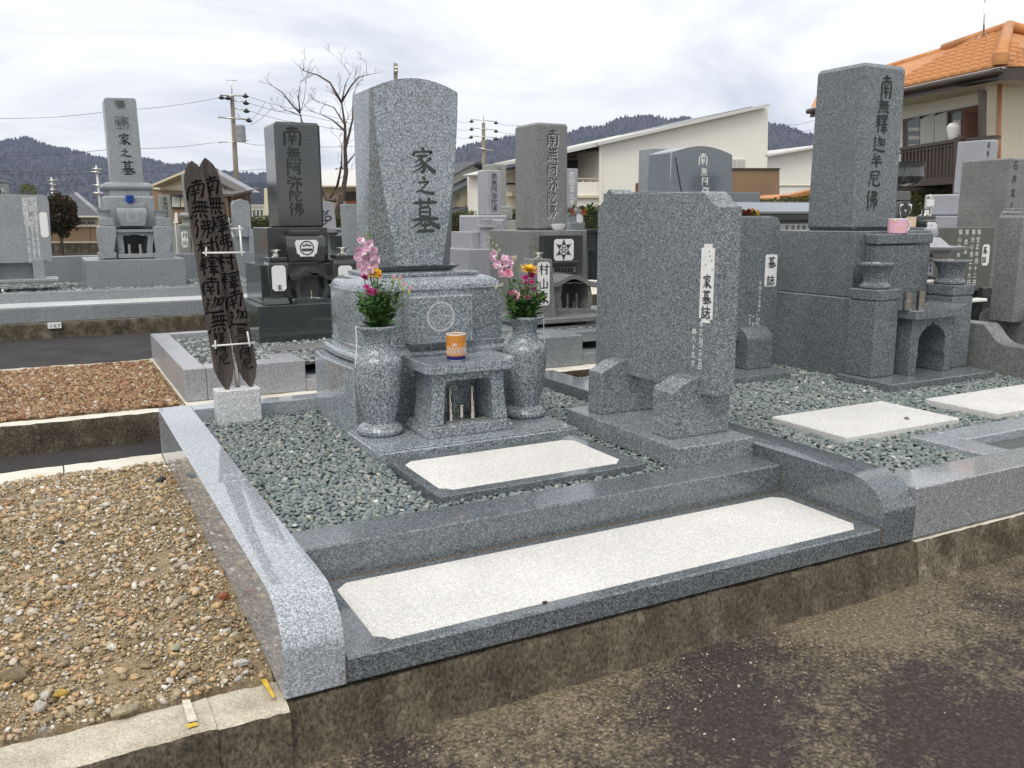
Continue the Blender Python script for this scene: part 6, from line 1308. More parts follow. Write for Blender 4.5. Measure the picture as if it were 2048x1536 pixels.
q = [P.rect('handrail', 1080, 1200, 356, 358.5, .06, M_CREAM2, h, -.05)] + [P.rect('rail_post', x, x + 1.5, 358, 365, .05, M_CREAM2, h, -.06) for x in (1150, 1165, 1180)]
for a, b in ((1283, 1309), (1455, 1491)):
    w_ = P.rect('window', a, b, 318, 342, .1, M_METAL, h, .06); P.rect('pane', a + 2, b - 2, 320.5, 340, .04, M_CURT, w_, .08); P.rect('mullion', (a + b) / 2 - .7, (a + b) / 2 + .7, 320, 340, .04, M_METAL, w_, .1)
P.rect('sill_line', 1536, 1680, 370, 372, .1, M_CREAM2, h, -.35)
PA = VP_(1440, 31, 1560, 32.5); an = bthing('brown_annex', 'flat brown rendered wall block in front of the cream house', PA.A); PA.rect('wall', 1440, 1559, 339, 430, 2.5, M_BROWNW, an); PA.rect('coping', 1438, 1560.5, 336, 339, 2.6, M_FRAMEB, an, .05)
# little orange tiled lean-to behind the hedge, left of the tall pillar
PO = VP_(1580, 26, 1640, 26.5); sh = bthing('tiled_shed', 'low shed with orange tiles peeping over the hedge left of the tall pillar', PO.A)
PO.poly('roof', [(1578, 402), (1640, 402), (1640, 385), (1584, 393)], 3, M_ORANGE, sh); PO.poly('ridge', [(1577, 391), (1640, 376), (1640, 384), (1580, 397)], .5, M_ORANGE, sh, .1); PO.poly('wall', [(1590, 999), (1640, 999), (1640, 402), (1590, 402)], 2.5, M_CREAM2, sh, -.4, -.28)

# --- house with orange tiled hip roof on the right
PH = VP_(1790, 21, 2000, 18.6)
oh = bthing('orange_roof_house', 'cream house with orange tiled hip roof and brown balcony at the right', PH.A)
PH.poly('wall', [(1650, 999), (1992, 999), (1992, 140), (1650, 214)], 5, M_CREAM_W, oh, 0, -.28)
PS = VP_(1994, 18.55, 2160, 21.5); PS.poly('side_wall', [(1994, 999), (2160, 999), (2160, 150), (1994, 162)], .2, noisy('ribbed_siding', [(.35, (.66, .59, .44)), (.65, (.74, .68, .54))], 3, .8, stretch=(14, 14, .1)), oh, 0, -.28)
# roof: eave line, ridge line; tiles laid in courses on the slope
E0, E1 = PH.pt(1621, 216, .9), PH.pt(2000, 134, .9)
R1 = PH.pt(2016, 62, -1.2); R0 = PH.pt(1890, 96, -1.2); R0 = PH.pt(1690, 150, -1.2)
HL = PH.pt(1893, 102, -1.2)
pyd('roof_deck', [E0, E1, R1, PH.pt(1890, 98, -1.2), PH.pt(1640, 177, -.6)], [(0, 1, 2, 3, 4)], M_ORANGE, oh)
EU = PS.pt(2170, 128, .9); pyd('roof_deck', [E1, EU, R1 + PS.d * 6, R1], [(0, 1, 2, 3)], M_ORANGE, oh)
pyd('eave_board', [E0 - Vector((0, 0, .02)), E1 - Vector((0, 0, .02)), E1 - Vector((0, 0, .22)), E0 - Vector((0, 0, .22))], [(0, 1, 2, 3)], M_FRAMEB, oh); pyd('eave_board', [E1 - Vector((0, 0, .02)), EU - Vector((0, 0, .02)), EU - Vector((0, 0, .22)), E1 - Vector((0, 0, .22))], [(0, 1, 2, 3)], M_FRAMEB, oh)
pyd('soffit', [E0 - Vector((0, 0, .2)), E1 - Vector((0, 0, .2)), E1 - PH.n * 1.0 - PS.n * .9 * 0 - Vector((0, 0, .2)), E0 - PH.n * 1.0 - Vector((0, 0, .2))], [(0, 1, 2, 3)], M_CREAM2, oh); pyd('soffit', [E1 - Vector((0, 0, .2)), EU - Vector((0, 0, .2)), EU - PS.n * 1.0 - Vector((0, 0, .2)), E1 - PS.n * 1.0 - Vector((0, 0, .2))], [(0, 1, 2, 3)], M_DARKW, oh)
def tile_mesh(wd, ln):
    V = []; F = []; ns = 6
    for j, (y, lift) in enumerate(((0, .03), (ln, .005))):
        for i in range(ns + 1):
            u = i / ns; V.append((u * wd, y, lift + .032 * math.sin(math.pi * u) ** 2 * 1.3))
    for i in range(ns): F.append((i, i + 1, ns + 2 + i, ns + 1 + i))
    k = len(V); V += [(u_ * wd, 0, -.01) for u_ in [i / ns for i in range(ns + 1)]]
    for i in range(ns): F.append((k + i, k + i + 1, i + 1, i))
    me = bpy.data.meshes.new('roof_tile'); me.from_pydata(V, [], F); me.polygons.foreach_set('use_smooth', [True] * len(F)); me.materials.append(M_ORANGE); return me
def lay(E0, E1, up, course, wd, ncourse, limit, side='front', maxn=300):
    ex = (E1 - E0); W = ex.length; ex.normalize(); upn = up.normalized(); nz = ex.cross(upn).normalized()
    if nz.z < 0: nz = -nz
    me = tile_mesh(wd, course * 1.12); cnt = 0
    for j in range(ncourse):
        for i in range(int(W / wd) + 6):
            o = E0 + ex * (wd * (i - 3 * 0)) + upn * (course * j)
            if not limit(o + ex * wd * .5 + upn * course * .3): continue
            ob = bpy.data.objects.new('roof_tile', me); COL.objects.link(ob); ob.parent = oh
            M = Matrix((ex, upn, nz)).transposed().to_4x4(); M.translation = o + nz * .015 - base_of(oh); ob.matrix_local = M; cnt += 1
    return cnt
upv = (R1 - E1) - (E1 - E0).normalized() * (R1 - E1).dot((E1 - E0).normalized()); Lup = upv.length
exn = (E1 - E0).normalized(); hipx = (R1 - E1).dot(exn); lx = (PH.pt(1890, 98, -1.2) - E1).dot(exn); l0x = (PH.pt(1640, 177, -.6) - E1).dot(exn); l0u = (PH.pt(1640, 177, -.6) - E1).dot(upv.normalized())
def lim(p):
    x = (p - E1).dot(exn); u = (p - E1).dot(upv.normalized()); t = u / Lup
    if t > 1 or x > hipx * t + .02: return False
    if x < -8: return False
    if x < lx: return u < Lup + (l0u - Lup) * (lx - x) / (lx - l0x)
    return True
vis0 = (PH.pt(1800, 170, .9) - E1).dot(exn)
n1_ = lay(E0 + exn * max(0, (PH.pt(1795, 180, .9) - E0).dot(exn) // .26 * .26 - .26 * 2), E1, upv, Lup / 9.0, .26, 9, lim)
u2 = (R1 - E1) - PS.d * (R1 - E1).dot(PS.d); L2 = u2.length
def lim2(p): x = (p - E1).dot(PS.d); u = (p - E1).dot(u2.normalized()); return u < L2 and x > (R1 - E1).dot(PS.d) * u / L2 - .02 and x < 2.2
print('tiles', n1_); n2_ = lay(E1, E1 + PS.d * 2.6, u2, L2 / 9.0, .26, 9, lim2)
tube('hip_ridge', [E1 + Vector((0, 0, .14)), R1 + Vector((0, 0, .10))], .10, M_ORANGE, oh, 10); tube('top_ridge', [R1 + Vector((0, 0, .08)), PH.pt(1888, 97, -1.2)], .10, M_ORANGE, oh, 10); tube('top_ridge', [R1 + Vector((0, 0, .10)), R1 + PS.d * 6], .10, M_ORANGE, oh, 10); tube('left_ridge', [PH.pt(1893, 101, -1.2), PH.pt(1640, 177, -.6)], .09, M_ORANGE, oh, 10)
c_ = E1 + Vector((0, 0, .16)) + (E1 - R1).normalized() * .05; lathe('ridge_end', [(.12, -.12), (.14, -.03), (.13, .07), (.08, .12), (.02, .13)], c_, M_ORANGE, oh, 14)
tube('gutter', [E0 + PH.n * .06 - Vector((0, 0, .08)), E1 + PH.n * .06 - Vector((0, 0, .08)) + exn * .1], .06, M_FRAMEB, oh, 8)
tube('downpipe', [PS.pt(2000, 165, .06), PS.pt(1998, 300, .06), PS.pt(1994, 440, .06)], .035, mat('copper_pipe', (.45, .2, .09), .5), oh, 8)
# window, shutters, balcony
wn = PH.poly('window', [(1805, 345), (1976, 345), (1976, 206), (1805, 239)], .12, M_FRAMEB, oh, .05)
for a, b, t0, t1, m_ in ((1815, 1839, 244, 224, M_GLASS), (1840, 1868, 240, 218, M_CURT), (1869, 1893, 233, 215, M_CURT), (1905, 1923, 229, 213, M_GLASS)):
    PH.poly('pane', [(a, 338), (b, 338), (b, t1 + 8), (a, t0 - 1)], .04, m_, wn, .10)
for k in range(4): PH.rect('blind_slat', 1817, 1838, 255 + k * 17, 262 + k * 17, .02, M_CURT, wn, .12); PH.rect('blind_slat', 1906, 1921, 240 + k * 20, 250 + k * 20, .02, M_CURT, wn, .12)
shu = PH.poly('shutter', [(1924, 340), (1978, 340), (1978, 206), (1924, 219)], .1, M_BR, oh, .16)
for k in range(22): PH.poly('louvre', [(1928, 334 - k * 5), (1972, 332.5 - k * 5.3), (1972, 329.8 - k * 5.3), (1928, 331.2 - k * 5)], .03, M_BR, shu, .22)
PH.poly('shutter_post', [(1955, 345), (1962, 345), (1964, 180), (1957, 180)], .1, M_FRAMEB, oh, .9); PH.poly('shutter_post', [(1975, 345), (1984, 345), (1986, 206), (1977, 208)], .1, M_FRAMEB, oh, .3)
bal = PH.poly('balcony_rail', [(1795, 296), (1912, 277), (1912, 284), (1795, 302)], .12, M_FRAMEB, oh, 1.15); PH.poly('balcony_rail', [(1795, 305), (1912, 287), (1912, 290), (1795, 308)], .08, M_FRAMEB, oh, 1.13); PH.poly('balcony_beam', [(1790, 360), (1935, 352), (1935, 366), (1790, 375)], .4, M_FRAMEB, oh, 1.2); PH.poly('balcony_floor', [(1790, 366), (1990, 354), (1990, 360), (1790, 372)], 1.2, M_DARKW, oh, 1.15)
PH.poly('balcony_rail', [(1912, 277), (1990, 270), (1990, 277), (1912, 284)], .12, M_FRAMEB, oh, 1.14)
for k in range(16):
    a = 1800 + k * 7.1; PH.poly('baluster', [(a - 3 * 0, 366 - k * .6), (a + 3.6, 366 - k * .6), (a + 5.8, 300 - k * 1.15), (a + 2.2, 300 - k * 1.15)], .05, M_FRAMEB, oh, 1.12)
PH.poly('corner_post', [(1903, 430), (1913, 430), (1918, 274), (1907, 276)], .14, M_FRAMEB, oh, 1.22); PH.poly('base_wall', [(1790, 430), (1990, 430), (1990, 360), (1790, 372)], .2, M_DARKW, oh, .6)
c = PH.pt(1906, 266, .8); lathe('balcony_lamp', [(.05, -.16), (.08, -.12), (.10, .0), (.12, .10), (.08, .17), (.02, .19)], c, M_PORC, oh, 16)
PH.poly('hanging_towel', [(1897, 345), (1901, 345), (1905, 287), (1902, 287)], .02, M_PORC, oh, 1.0)
an_ = thing('roof_antenna', 'thin television antenna mast on the orange tiled roof', 'antenna', PH.pt(1966, 78, -1.0)); a0 = PH.pt(1966, 90, -1.0); tube('mast', [a0, PH.pt(1971, -10, -1.0)], .02, M_STEEL, an_, 6)
for dx in (-14, 12): tube('stay', [PH.pt(1968, 60, -1.0), PH.pt(1966 + dx, 80 - dx * .2, -.8)], .008, M_STEEL, an_, 4)

# --- houses on the left
PB = VP_(300, 38.5, 470, 34); bh = bthing('brown_gable_house', 'brown rendered house with cream gable behind the wooden boards', PB.A)
LB = .5
while pxof(PB.pt(475, 384, .5) - PB.n * LB) < 521 and LB < 12: LB += .1
PB.poly('wall', [(303, 999), (466, 999), (466, 386), (383, 345), (303, 378)], LB - .4, M_BROWNW, bh, 0, -.28)
PB.poly('gable_panel', [(308, 379), (460, 386), (440, 372), (385, 347), (370, 350)], .06, noisy('gable_cream', [(.3, (.60, .55, .36)), (.7, (.70, .65, .45))], 1, .9), bh, .05)
PB.poly('bargeboard', [(300, 370), (385, 334), (385, 339), (300, 375)], .6, M_CREAM2, bh, .5); PB.poly('bargeboard', [(385, 334), (475, 383), (475, 388), (385, 339)], .6, M_FRAMEB, bh, .5)
A1, A2 = PB.pt(385, 334, .5), PB.pt(475, 384, .5); bk = -PB.n * LB; pyd('roof', [A1, A2, A2 + bk, A1 + bk], [(0, 1, 2, 3)], M_ROOFG, bh); A0 = PB.pt(300, 370, .5); pyd('roof', [A0, A1, A1 + bk, A0 + bk], [(0, 1, 2, 3)], M_ROOFG, bh)
pw = PB.rect('window', 340, 374, 389, 416, .12, M_DARKW, bh, .08); PB.rect('pane', 344, 360, 393, 414, .03, M_CURT, pw, .1); PB.rect('pane', 362, 371, 393, 414, .03, M_CREAM2, pw, .1); PB.rect('window_hood', 339, 375, 387, 391, .3, M_FRAMEB, bh, .3); PB.rect('window_hood', 438, 448, 388, 394, .3, M_FRAMEB, bh, .3); PB.rect('side_window', 440, 446, 394, 432, .05, M_CURT, bh, .05); PB.poly('trim_line', [(303, 375.5), (372, 371), (372, 373), (303, 378)], .05, M_CREAM_W, bh, .06)
PB2 = VP_(466, 33.9, 503, 36.2); PB2.poly('side_wall', [(467, 999), (503, 999), (500, 382), (467, 388)], .2, M_DARKW, bh, 0, -.28); PB2.poly('eave', [(466, 388), (521, 376), (519, 381), (466, 393)], 1, M_FRAMEB, bh, .8)
ap = VP_(488, 78, 530, 80); apb = bthing('apartment_block', 'small far white apartment block between the boards and the dark pillar', ap.A); ap.rect('wall', 486, 530, 412, 445, 6, M_CREAM_W, apb); ap.rect('roof_edge', 485, 531, 409, 413, 6.4, M_METAL, apb, .2)
for k in range(5): ap.rect('window', 492 + k * 7.5, 496 + k * 7.5, 420, 434, .1, M_GLASS, apb, .05)
tag(ap.rect('far_roof', 505, 545, 437, 443, 6, M_SLATE, None, 12), 'low grey roof behind the hedge near the dark pillar', 'roof')
PG = VP_(100, 34, 215, 35); gh = bthing('grey_roof_house', 'house with dark grey hip roof behind the red bush', PG.A); PG.rect('wall', 100, 197, 433, 460, 5, M_CREAM2, gh, -.5)
a, b, c, d = PG.pt(60, 433, 0), PG.pt(203, 432, 0), PG.pt(152, 388, -3), PG.pt(95, 388, -3); b2_ = PG.pt(203, 432, 0) - PG.n * 6; e_ = PG.pt(240, 440, -6)
pyd('roof', [a, b, c, d], [(0, 1, 2, 3)], M_SLATE, gh); pyd('roof', [b, e_, c], [(0, 1, 2)], M_SLATE, gh); tube('hip_trim', [b, c], .08, M_ROOFG, gh, 6); PG.rect('fascia', 60, 200, 431.5, 434.5, .2, M_CREAM_W, gh, .05)
for x0_, x1_ in ((156, 173), (175, 192)): w2 = PG.rect('window', x0_, x1_, 442, 452, .1, M_METAL, gh, -.44); PG.rect('pane', x0_ + 1.5, x1_ - 1.5, 443.5, 448, .04, M_GLASS, w2, -.42)
PL = VP_(-40, 29, 28, 30); lh = bthing('grey_wall_house', 'corner of a grey walled house at the far left edge', PL.A); PL.rect('wall', -60, 18, 368, 440, 4, mat('grey_render', (.33, .34, .32), .9), lh); PL.poly('roof', [(-60, 360), (27, 366), (10, 358), (-60, 352)], 4.5, M_ROOFG, lh, .5)
tube('vent_mark', [PL.pt(4, 376, .05), PL.pt(4, 388, .05)], .03, M_PORC, lh); tube('vent_mark', [PL.pt(0, 379, .05), PL.pt(10, 384, .05)], .03, M_PORC, lh)
PW = VP_(620, 40, 730, 41); wh = bthing('white_roof_house', 'cream building with broad pale roof behind the bare tree', PW.A)
PW.rect('wall', 600, 760, 370, 430, 5, M_CREAM2, wh, -1, ); a, b = PW.pt(600, 372, 0), PW.pt(760, 372, 0); pyd('roof', [a, b, PW.pt(760, 337, -4), PW.pt(600, 341, -4)], [(0, 1, 2, 3)], M_METAL, wh); PW.rect('fascia', 600, 760, 371, 374, .1, M_CREAM2, wh, .02)
for x0_, x1_ in ((630, 642), (690, 712)): PW.rect('window', x0_, x1_, 383, 402, .1, M_FRAMEB, wh, -.95)
PW.rect('red_panel', 696, 716, 402, 407, .1, mat('red_panel', (.45, .13, .06), .7), wh, -.9)
PK = VP_(921, 44, 968, 45); kh = bthing('white_gable_house', 'white house with dark tiled gable right of the central stone', PK.A)
PK.poly('wall', [(905, 999), (968, 999), (968, 340), (955, 328), (905, 350)], 4, M_CREAM_W, kh, 0, -.28); PK.poly('roof', [(905, 350), (956, 322), (980, 338), (980, 342), (956, 327), (905, 355)], 4.5, M_SLATE, kh, .6); PK.poly('lower_roof', [(905, 384), (968, 352), (985, 358), (985, 364), (965, 359), (905, 392)], 2, M_SLATE, kh, 1.2); PK.rect('dark_doorway', 948, 975, 372, 428, .2, M_DARKW, kh, .3); PK.poly('lean_to', [(905, 425), (955, 408), (962, 413), (905, 434)], 1, M_SLATE, kh, 1.5); PK.rect('balcony', 921, 944, 388, 414, .3, M_CREAM2, kh, 1.0)
PK.rect('vent', 926, 937, 355, 361, .05, M_METAL, kh, .04)
PM = VP_(1012, 40, 1040, 40.5); mh = bthing('narrow_cream_house', 'narrow cream house end between the greenish and the grey pillar', PM.A); PM.rect('wall', 1012, 1050, 342, 440, 3, M_CREAM_W, mh); PM.poly('roof', [(1008, 345), (1050, 333), (1050, 338), (1010, 349)], 3.2, M_METAL, mh, .4); PM.rect('band', 1012, 1050, 366, 369, .1, M_DARKW, mh, .05); PM.rect('balcony', 1024, 1050, 385, 392, .5, M_CREAM2, mh, .4)

# --- brown boundary wall on the left
PF = VP_(60, 30, 200, 31); fw = thing('boundary_wall', 'brown panelled boundary wall behind the left graves', 'wall', (PF.A.x, PF.A.y, -.28))
for k, (a, b) in enumerate(((-60, 20), (20, 104), (104, 181), (181, 240), (240, 330), (330, 420))): PF.rect('panel', a + .6, b - .6, 453, 484, .12, M_BROWNW, fw)
PF.rect('coping', -60, 420, 451, 453.5, .2, M_CREAM2, fw, .04); PF.rect('rail', -60, 420, 483, 486, .2, M_CREAM2, fw, .04); PF.rect('concrete_foot', -60, 420, 486, 506, .3, M_CONC_MID, fw, .02)
# white picket fence behind
PP = VP_(660, 27, 712, 27.5); pf = thing('picket_fence', 'white slatted fence just left of the central stone', 'fence', (PP.A.x, PP.A.y, -.2)); PP.rect('rail', 640, 730, 446, 448, .04, M_PORC, pf)
for k in range(24): PP.rect('slat', 644 + k * 3.5, 646 + k * 3.5, 442, 486, .03, M_PORC, pf, .04)

# --- trees and bushes
M_BARK = noisy('tree_bark', [(.3, (.06, .045, .036)), (.55, (.12, .092, .075)), (.75, (.22, .175, .145))], 2.5, .9, fine=(20, .25))
def bare_tree(label, D, limbs, seed, r0):
    rn = random.Random(seed); b = far(*limbs[0][0], D); t = thing('bare_tree', label, 'tree', (b.x, b.y, -.28), 'bare trees behind the graves'); tr = MB(); tw = MB()
    side = _r
    def grow(p, d, r, l, lev):
        pts = [p]; 
        for i in range(4):
            d = (d + Vector((rn.uniform(-.22, .22), rn.uniform(-.22, .22), rn.uniform(-.12, .16)))).normalized(); p = p + d * (l / 4); pts.append(p)
            if lev < 3 and i > 0 and rn.random() < .55:
                a = rn.choice([-1, 1]) * rn.uniform(.5, 1.0); nd_ = (d + side * a * .9 + Vector((rn.uniform(-.3, .3), rn.uniform(-.6, .6), rn.uniform(0, .5)))).normalized(); grow(p, nd_, r * .5, l * rn.uniform(.45, .7), lev + 1)
        tw.tube(pts, [max(.0045, r * (1 - .2 * i)) for i in range(5)], 4)
    for lb in limbs:
        px = lb[:-1] if isinstance(lb[-1], (int, float)) else lb; rs = (lb[-1] if isinstance(lb[-1], (int, float)) else r0) * .72
        pts = [far(a, c, D + rn.uniform(-.3, .3)) for a, c in px]; n_ = len(pts); tr.tube(pts, [rs * (1 - .75 * i / (n_ - 1)) for i in range(n_)], 7)
        for i in range(1, n_):
            d = (pts[i] - pts[i - 1]).normalized()
            for k in range(1 if i < n_ - 1 else 2):
                f_ = rn.random(); p = pts[i - 1].lerp(pts[i], f_) if i < n_ - 1 else pts[i]; a = rn.choice([-1, 1]) * rn.uniform(.3, 1.0)
                grow(p, (d + side * a + Vector((0, rn.uniform(-.5, .5), rn.uniform(0, .5)))).normalized(), max(.012, rs * .15), rn.uniform(.35, .75), 0)
    tr.build('trunk', M_BARK, t, True); tw.build('twigs', M_BARK, t, True)['kind'] = 'stuff'
bare_tree('bare multi-stemmed tree between the dark pillar and the central stone', 36, [
 [(668, 470), (672, 430), (685, 390), (692, 345), (690, 300), (690, 250), (683, 205), .20], [(683, 205), (660, 165), (635, 150), (608, 142), .07], [(683, 205), (700, 175), (716, 155), (735, 150), .06], [(690, 262), (665, 240), (640, 228), .06], [(690, 300), (705, 240), (706, 190), .08],
 [(672, 400), (655, 400), (642, 375), (630, 350), .13], [(656, 405), (675, 370), (683, 330), (684, 290), .10], [(690, 250), (668, 215), (640, 205), .05], [(683, 205), (690, 170), (700, 150), .04], [(692, 330), (712, 305), (725, 285), .05]], 5, .2)
bare_tree('bare tree whose bough rises above the dark pillar', 38, [[(620, 420), (612, 330), (604, 245), (600, 225), .13], [(600, 226), (580, 205), (565, 185), (545, 172), .06], [(600, 226), (597, 195), (600, 165), .05], [(602, 232), (580, 222), (566, 222), .03], [(600, 226), (608, 200), (612, 170), .03]], 8, .13)
def bush(label, px, py, rp, D, m, n, seed, name='bush'):
    c = far(px, py, D); k = (far(px + rp[0], py, D) - c).length; kz = (far(px, py - rp[1], D) - c).length; rn = random.Random(seed)
    t = thing(name, label, 'bush', (c.x, c.y, -.28), 'bushes behind the graves'); tube('trunk', [(c.x, c.y, -.28), (c.x, c.y, c.z)], k * .1, M_BARK, t, 6); V = []; F = []
    for i in range(n):
        d = Vector((rn.gauss(0, 1), rn.gauss(0, 1), rn.gauss(0, 1))).normalized(); rr = (.55 + .45 * rn.random()) * (1 + .25 * mnoise.noise(d * 2.5 + Vector((seed, 0, 0)))); p = c + Vector((d.x * k, d.y * k, d.z * kz)) * rr
        ax = (d + Vector((rn.uniform(-1, 1), rn.uniform(-1, 1), rn.uniform(-.5, 1)))).normalized(); s = ax.cross(Vector((rn.uniform(-1, 1), rn.uniform(-1, 1), rn.uniform(-1, 1)))).normalized(); l = k * rn.uniform(.10, .2); q_ = len(V)
        V += [p, p + ax * l * .5 + s * l * .35, p + ax * l, p + ax * l * .5 - s * l * .35]; F.append((q_, q_ + 1, q_ + 2, q_ + 3))
    pyd('crown', V, F, m, t)['kind'] = 'stuff'
M_REDB = island('red_bush_leaves', [(0, (.018, .026, .012)), (.6, (.04, .042, .02)), (.85, (.075, .045, .022)), (1, (.17, .045, .03))], .7)
M_YGB = island('yellowgreen_leaves', [(0, (.06, .08, .015)), (.6, (.14, .16, .03)), (1, (.22, .21, .05))], .7)
bush('dense dark bush with red tinged top beside the left epitaph', 118, 430, (38, 40), 27, M_REDB, 5000, 2); bush('loose yellow green treetop behind the left epitaph', 56, 388, (18, 22), 36, M_YGB, 1600, 3); bush('yellow green shrub behind the pale stone', 690, 478, (10, 10), 26, M_YGB, 400, 5)

# --- utility poles and wires
def pole_thing(label, D, base, top, r, arms, ins=(), boxes=(), spike=None, pm=None):
    b = far(*base, D); t_ = far(*top, D); t = thing('utility_pole', label, 'utility pole', (b.x, b.y, -.28), 'utility poles'); d = t_ - b
    g = b - d * ((b.z + .28) / d.z); tube('mast', [g, t_], [r * 1.15, r * .75], pm or M_POLE, t, 12)
    for p0, p1, rr in arms: tube('crossarm', [far(*p0, D - .2), far(*p1, D - .2)], rr, M_STEEL, t, 6)
    for px, py in ins: c = far(px, py, D - .2); lathe('insulator', [(.03, -.14), (.14, -.10), (.19, -.04), (.08, .03), (.05, .10), (.02, .12)], c, M_INSUL, t, 10)
    for px, py, w_, h_ in boxes: c = far(px, py, D - .35); lathe('transformer', [(w_, -h_), (w_, h_), (w_ * .7, h_ * 1.15)], c, M_ROOFG, t, 12)
    if spike: tube('lightning_rod', [t_, far(*spike, D)], .025, M_STEEL, t, 5)
    return t
pole_thing('brown concrete utility pole with many insulators left of the dark pillar', 52, (478, 460), (464, 190), .145, [((440, 190), (495, 192), .04), ((468, 201), (495, 205), .03), ((468, 217), (497, 221), .03), ((436, 234), (497, 239), .05), ((470, 222), (480, 234), .02), ((435, 285), (497, 281), .03), ((452, 160), (474, 161), .02)], [(443, 194), (456, 195), (491, 191), (492, 205), (493, 221), (498, 240)], [(481, 268, .28, .42)], (463, 160))
pole_thing('utility pole with paired insulators between the central and the grey pillar', 68, (967, 432), (967, 246), .17, [((945, 239), (990, 243), .03), ((945, 256), (990, 260), .03), ((944, 272), (990, 275), .03), ((953, 295), (985, 302), .05)], [(943, 242), (943, 258), (942, 274), (992, 245), (992, 262), (992, 277)], (), (967, 222))
pole_thing('top of a pole just above the central gravestone', 45, (793, 400), (791, 127), .13, [((788, 136), (796, 136), .10), ((787.5, 142), (796.5, 142), .09)])
pole_thing('small distant white pole above the red bush', 120, (108, 400), (102, 354), .11, [((96, 361), (116, 360), .09), ((98, 367), (113, 371), .09), ((100, 379), (110, 380), .12), ((102, 386), (112, 387), .14)], pm=M_METAL)
pole_thing('distant pole left of the slender monument', 105, (200, 410), (192, 331), .13, [((184, 337), (204, 339), .09), ((182, 344), (202, 345), .12), ((186, 370), (210, 372), .1), ((186, 386), (206, 387), .14)], pm=M_METAL)
wires = [[(0, 237), (230, 221), (440, 195)], [(-10, 312), (230, 297), (430, 285)], [(0, 348), (240, 342), (540, 338), (720, 340)], [(0, 342), (180, 337)], [(495, 192), (620, 222), (720, 240)], [(495, 205), (620, 232), (720, 246)], [(497, 221), (620, 248), (720, 258)], [(485, 285), (560, 287), (720, 292)], [(0, 368), (190, 366)], [(915, 242), (943, 242)], [(915, 258), (943, 258)], [(915, 274), (943, 274)], [(992, 245), (1040, 250)], [(992, 262), (1040, 266)], [(985, 302), (1040, 318)], [(915, 307), (955, 302)], [(1570, 250), (1630, 240)], [(1570, 262), (1630, 258)], [(530, 205), (500, 240)], [(545, 215), (500, 250)]]
WL = ['running left from the insulated pole over the slender monument', 'running left behind the middle of the slender monument', 'crossing the left mountain from edge to tree', 'crossing the left mountain just above the longest one', 'topmost between the insulated pole and the bare tree', 'second from top between the insulated pole and the bare tree', 'third from top between the insulated pole and the bare tree', 'lowest between the insulated pole and the bare tree', 'low across the left mountain foot', 'topmost left of the paired-insulator pole', 'second left of the paired-insulator pole', 'third left of the paired-insulator pole', 'topmost right of the paired-insulator pole', 'second right of the paired-insulator pole', 'sloping down right of the paired-insulator pole', 'lowest left of the paired-insulator pole', 'upper one beside the tall right pillar', 'lower one beside the tall right pillar', 'upper slanting stay at the insulated pole', 'lower slanting stay at the insulated pole']
for i, wv in enumerate(wires):
    D = 52 if i < 9 or i > 17 else 68; pts = [far(a, b, D) for a, b in wv]; mid = []
    for a, b in zip(pts[:-1], pts[1:]): mid += [a.lerp(b, k / 6) - Vector((0, 0, .12 * math.sin(math.pi * k / 6))) for k in range(6)]
    o = tube('power_line', mid + [pts[-1]], .010, M_WIRE, None, 4); tag(o, 'thin power line ' + WL[i], 'wire', 'power lines')

# --- mountains
M_FOREST = noisy('winter_forest', [(.25, (.012, .015, .014)), (.5, (.028, .026, .025)), (.75, (.05, .041, .038))], .012, .95, fine=(.09, .35))
def ridge_mesh(name, label, D, prof, seed, depth=900, tree_n=7000):
    rn = random.Random(seed); V = []; F = []; xs = []
    n_ = 260; a0, a1 = prof[0][0], prof[-1][0]; rows = 26
    def ry(px):
        for (x0_, y0_), (x1_, y1_) in zip(prof[:-1], prof[1:]):
            if px <= x1_: return y0_ + (y1_ - y0_) * (px - x0_) / (x1_ - x0_)
        return prof[-1][1]
    for i in range(n_ + 1):
        px = a0 + (a1 - a0) * i / n_; R = far(px, ry(px), D); back = Vector((R.x, R.y, 0)).normalized()
        for j in range(rows + 1):
            t_ = j / rows; p = R - back * (depth * t_); hgt = R.z * (1 - t_) ** 1.25
            rel = mnoise.noise((px * .02, t_ * 4, seed)) * .10 + mnoise.noise((px * .05, t_ * 9, seed + 3)) * .05
            p.z = max(-1, hgt * (1 + rel * (1 if j else .15))) - (.3 if j == rows else 0); V.append(p)
    for i in range(n_):
        for j in range(rows): a = i * (rows + 1) + j; F.append((a, a + 1, a + rows + 2, a + rows + 1))
    o = pyd(name, V, F, M_FOREST, None, True); tag(o, label, None, None, 'structure')
    TV = []; TF = []
    for k in range(tree_n):
        i = rn.random() * (n_ - 1); j = (rn.random() ** 1.7) * (rows - 4); i0, j0 = int(i), int(j); u, v = i - i0, j - j0
        A_ = V[i0 * (rows + 1) + j0]; B_ = V[(i0 + 1) * (rows + 1) + j0]; C_ = V[i0 * (rows + 1) + j0 + 1]; p = A_ + (B_ - A_) * u + (C_ - A_) * v
        h_ = rn.uniform(4, 8) * D / 2200; r_ = h_ * rn.uniform(.22, .45); q_ = len(TV)
        for m_ in range(5): th = 2 * math.pi * m_ / 5 + rn.random(); TV.append((p.x + r_ * math.cos(th), p.y + r_ * math.sin(th), p.z + h_ * rn.uniform(.1, .4)))
        TV.append((p.x, p.y, p.z + h_)); TV.append((p.x, p.y, p.z - h_ * .2))
        for m_ in range(5): TF.append((q_ + m_, q_ + (m_ + 1) % 5, q_ + 5)); TF.append((q_ + (m_ + 1) % 5, q_ + m_, q_ + 6))
    return TV, TF
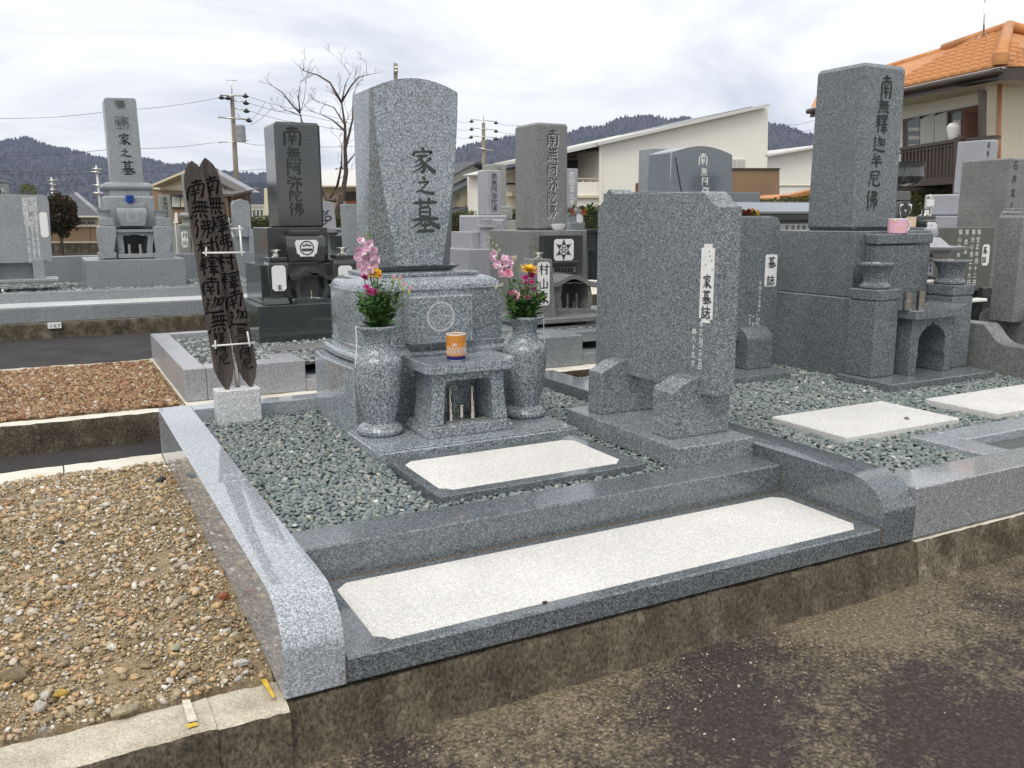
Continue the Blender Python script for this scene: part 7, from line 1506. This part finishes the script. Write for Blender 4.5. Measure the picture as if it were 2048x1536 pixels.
M_FTREE = island('far_trees', [(0, (.014, .017, .015)), (.5, (.024, .024, .022)), (1, (.038, .032, .03))], .95)
for nm, lb, D, prof, sd in (
 ('mountain', 'wooded purple grey mountain ridge on the left', 2100, [(-420, 330), (-200, 300), (0, 286), (25, 281), (52, 277), (75, 282), (95, 294), (130, 299), (150, 302), (185, 314), (215, 320), (290, 319), (310, 322), (330, 328), (350, 333), (372, 327), (395, 332), (430, 344), (480, 347), (525, 349), (560, 350), (600, 352), (650, 360), (720, 385), (800, 420)], 3),
 ('mountain', 'wooded dark mountain with rounded summit on the right', 1900, [(620, 425), (655, 352), (680, 338), (700, 342), (730, 346), (800, 325), (880, 308), (918, 300), (940, 291), (965, 283), (990, 282), (1010, 275), (1035, 272), (1090, 268), (1140, 264), (1160, 259), (1200, 255), (1230, 242), (1250, 234), (1290, 230), (1320, 234), (1340, 240), (1370, 236), (1400, 247), (1450, 254), (1500, 252), (1540, 247), (1570, 254), (1600, 264), (1622, 268), (1700, 282), (1800, 302), (2048, 332), (2400, 380)], 9),
 ('mountain', 'lower bluish hill in front of the left ridge', 1300, [(330, 425), (420, 384), (480, 372), (520, 368), (600, 372), (680, 385), (760, 410), (820, 428)], 15)):
    TV, TF = ridge_mesh(nm, lb, D, prof, sd, 900 if D > 1500 else 500)
    tag(pyd('far_forest', TV, TF, M_FTREE), 'far winter forest on the ' + lb.replace('wooded ', ''), None, None, 'stuff')
M_HAZE = bpy.data.materials.new('haze_air'); M_HAZE.use_nodes = True; M_HAZE.node_tree.nodes.clear()
ho = M_HAZE.node_tree.nodes.new('ShaderNodeOutputMaterial'); hv = M_HAZE.node_tree.nodes.new('ShaderNodeVolumePrincipled'); hv.inputs['Density'].default_value = .00017; hv.inputs['Color'].default_value = (.60, .71, 1.0, 1); hv.inputs['Anisotropy'].default_value = 0
M_HAZE.node_tree.links.new(hv.outputs[0], ho.inputs['Volume'])
hb = MB(); hb.box(-2600, 2800, -400, 2800, -1.4, 330); tag(hb.build('haze', M_HAZE), 'thin bluish haze over the valley', None, None, 'stuff')
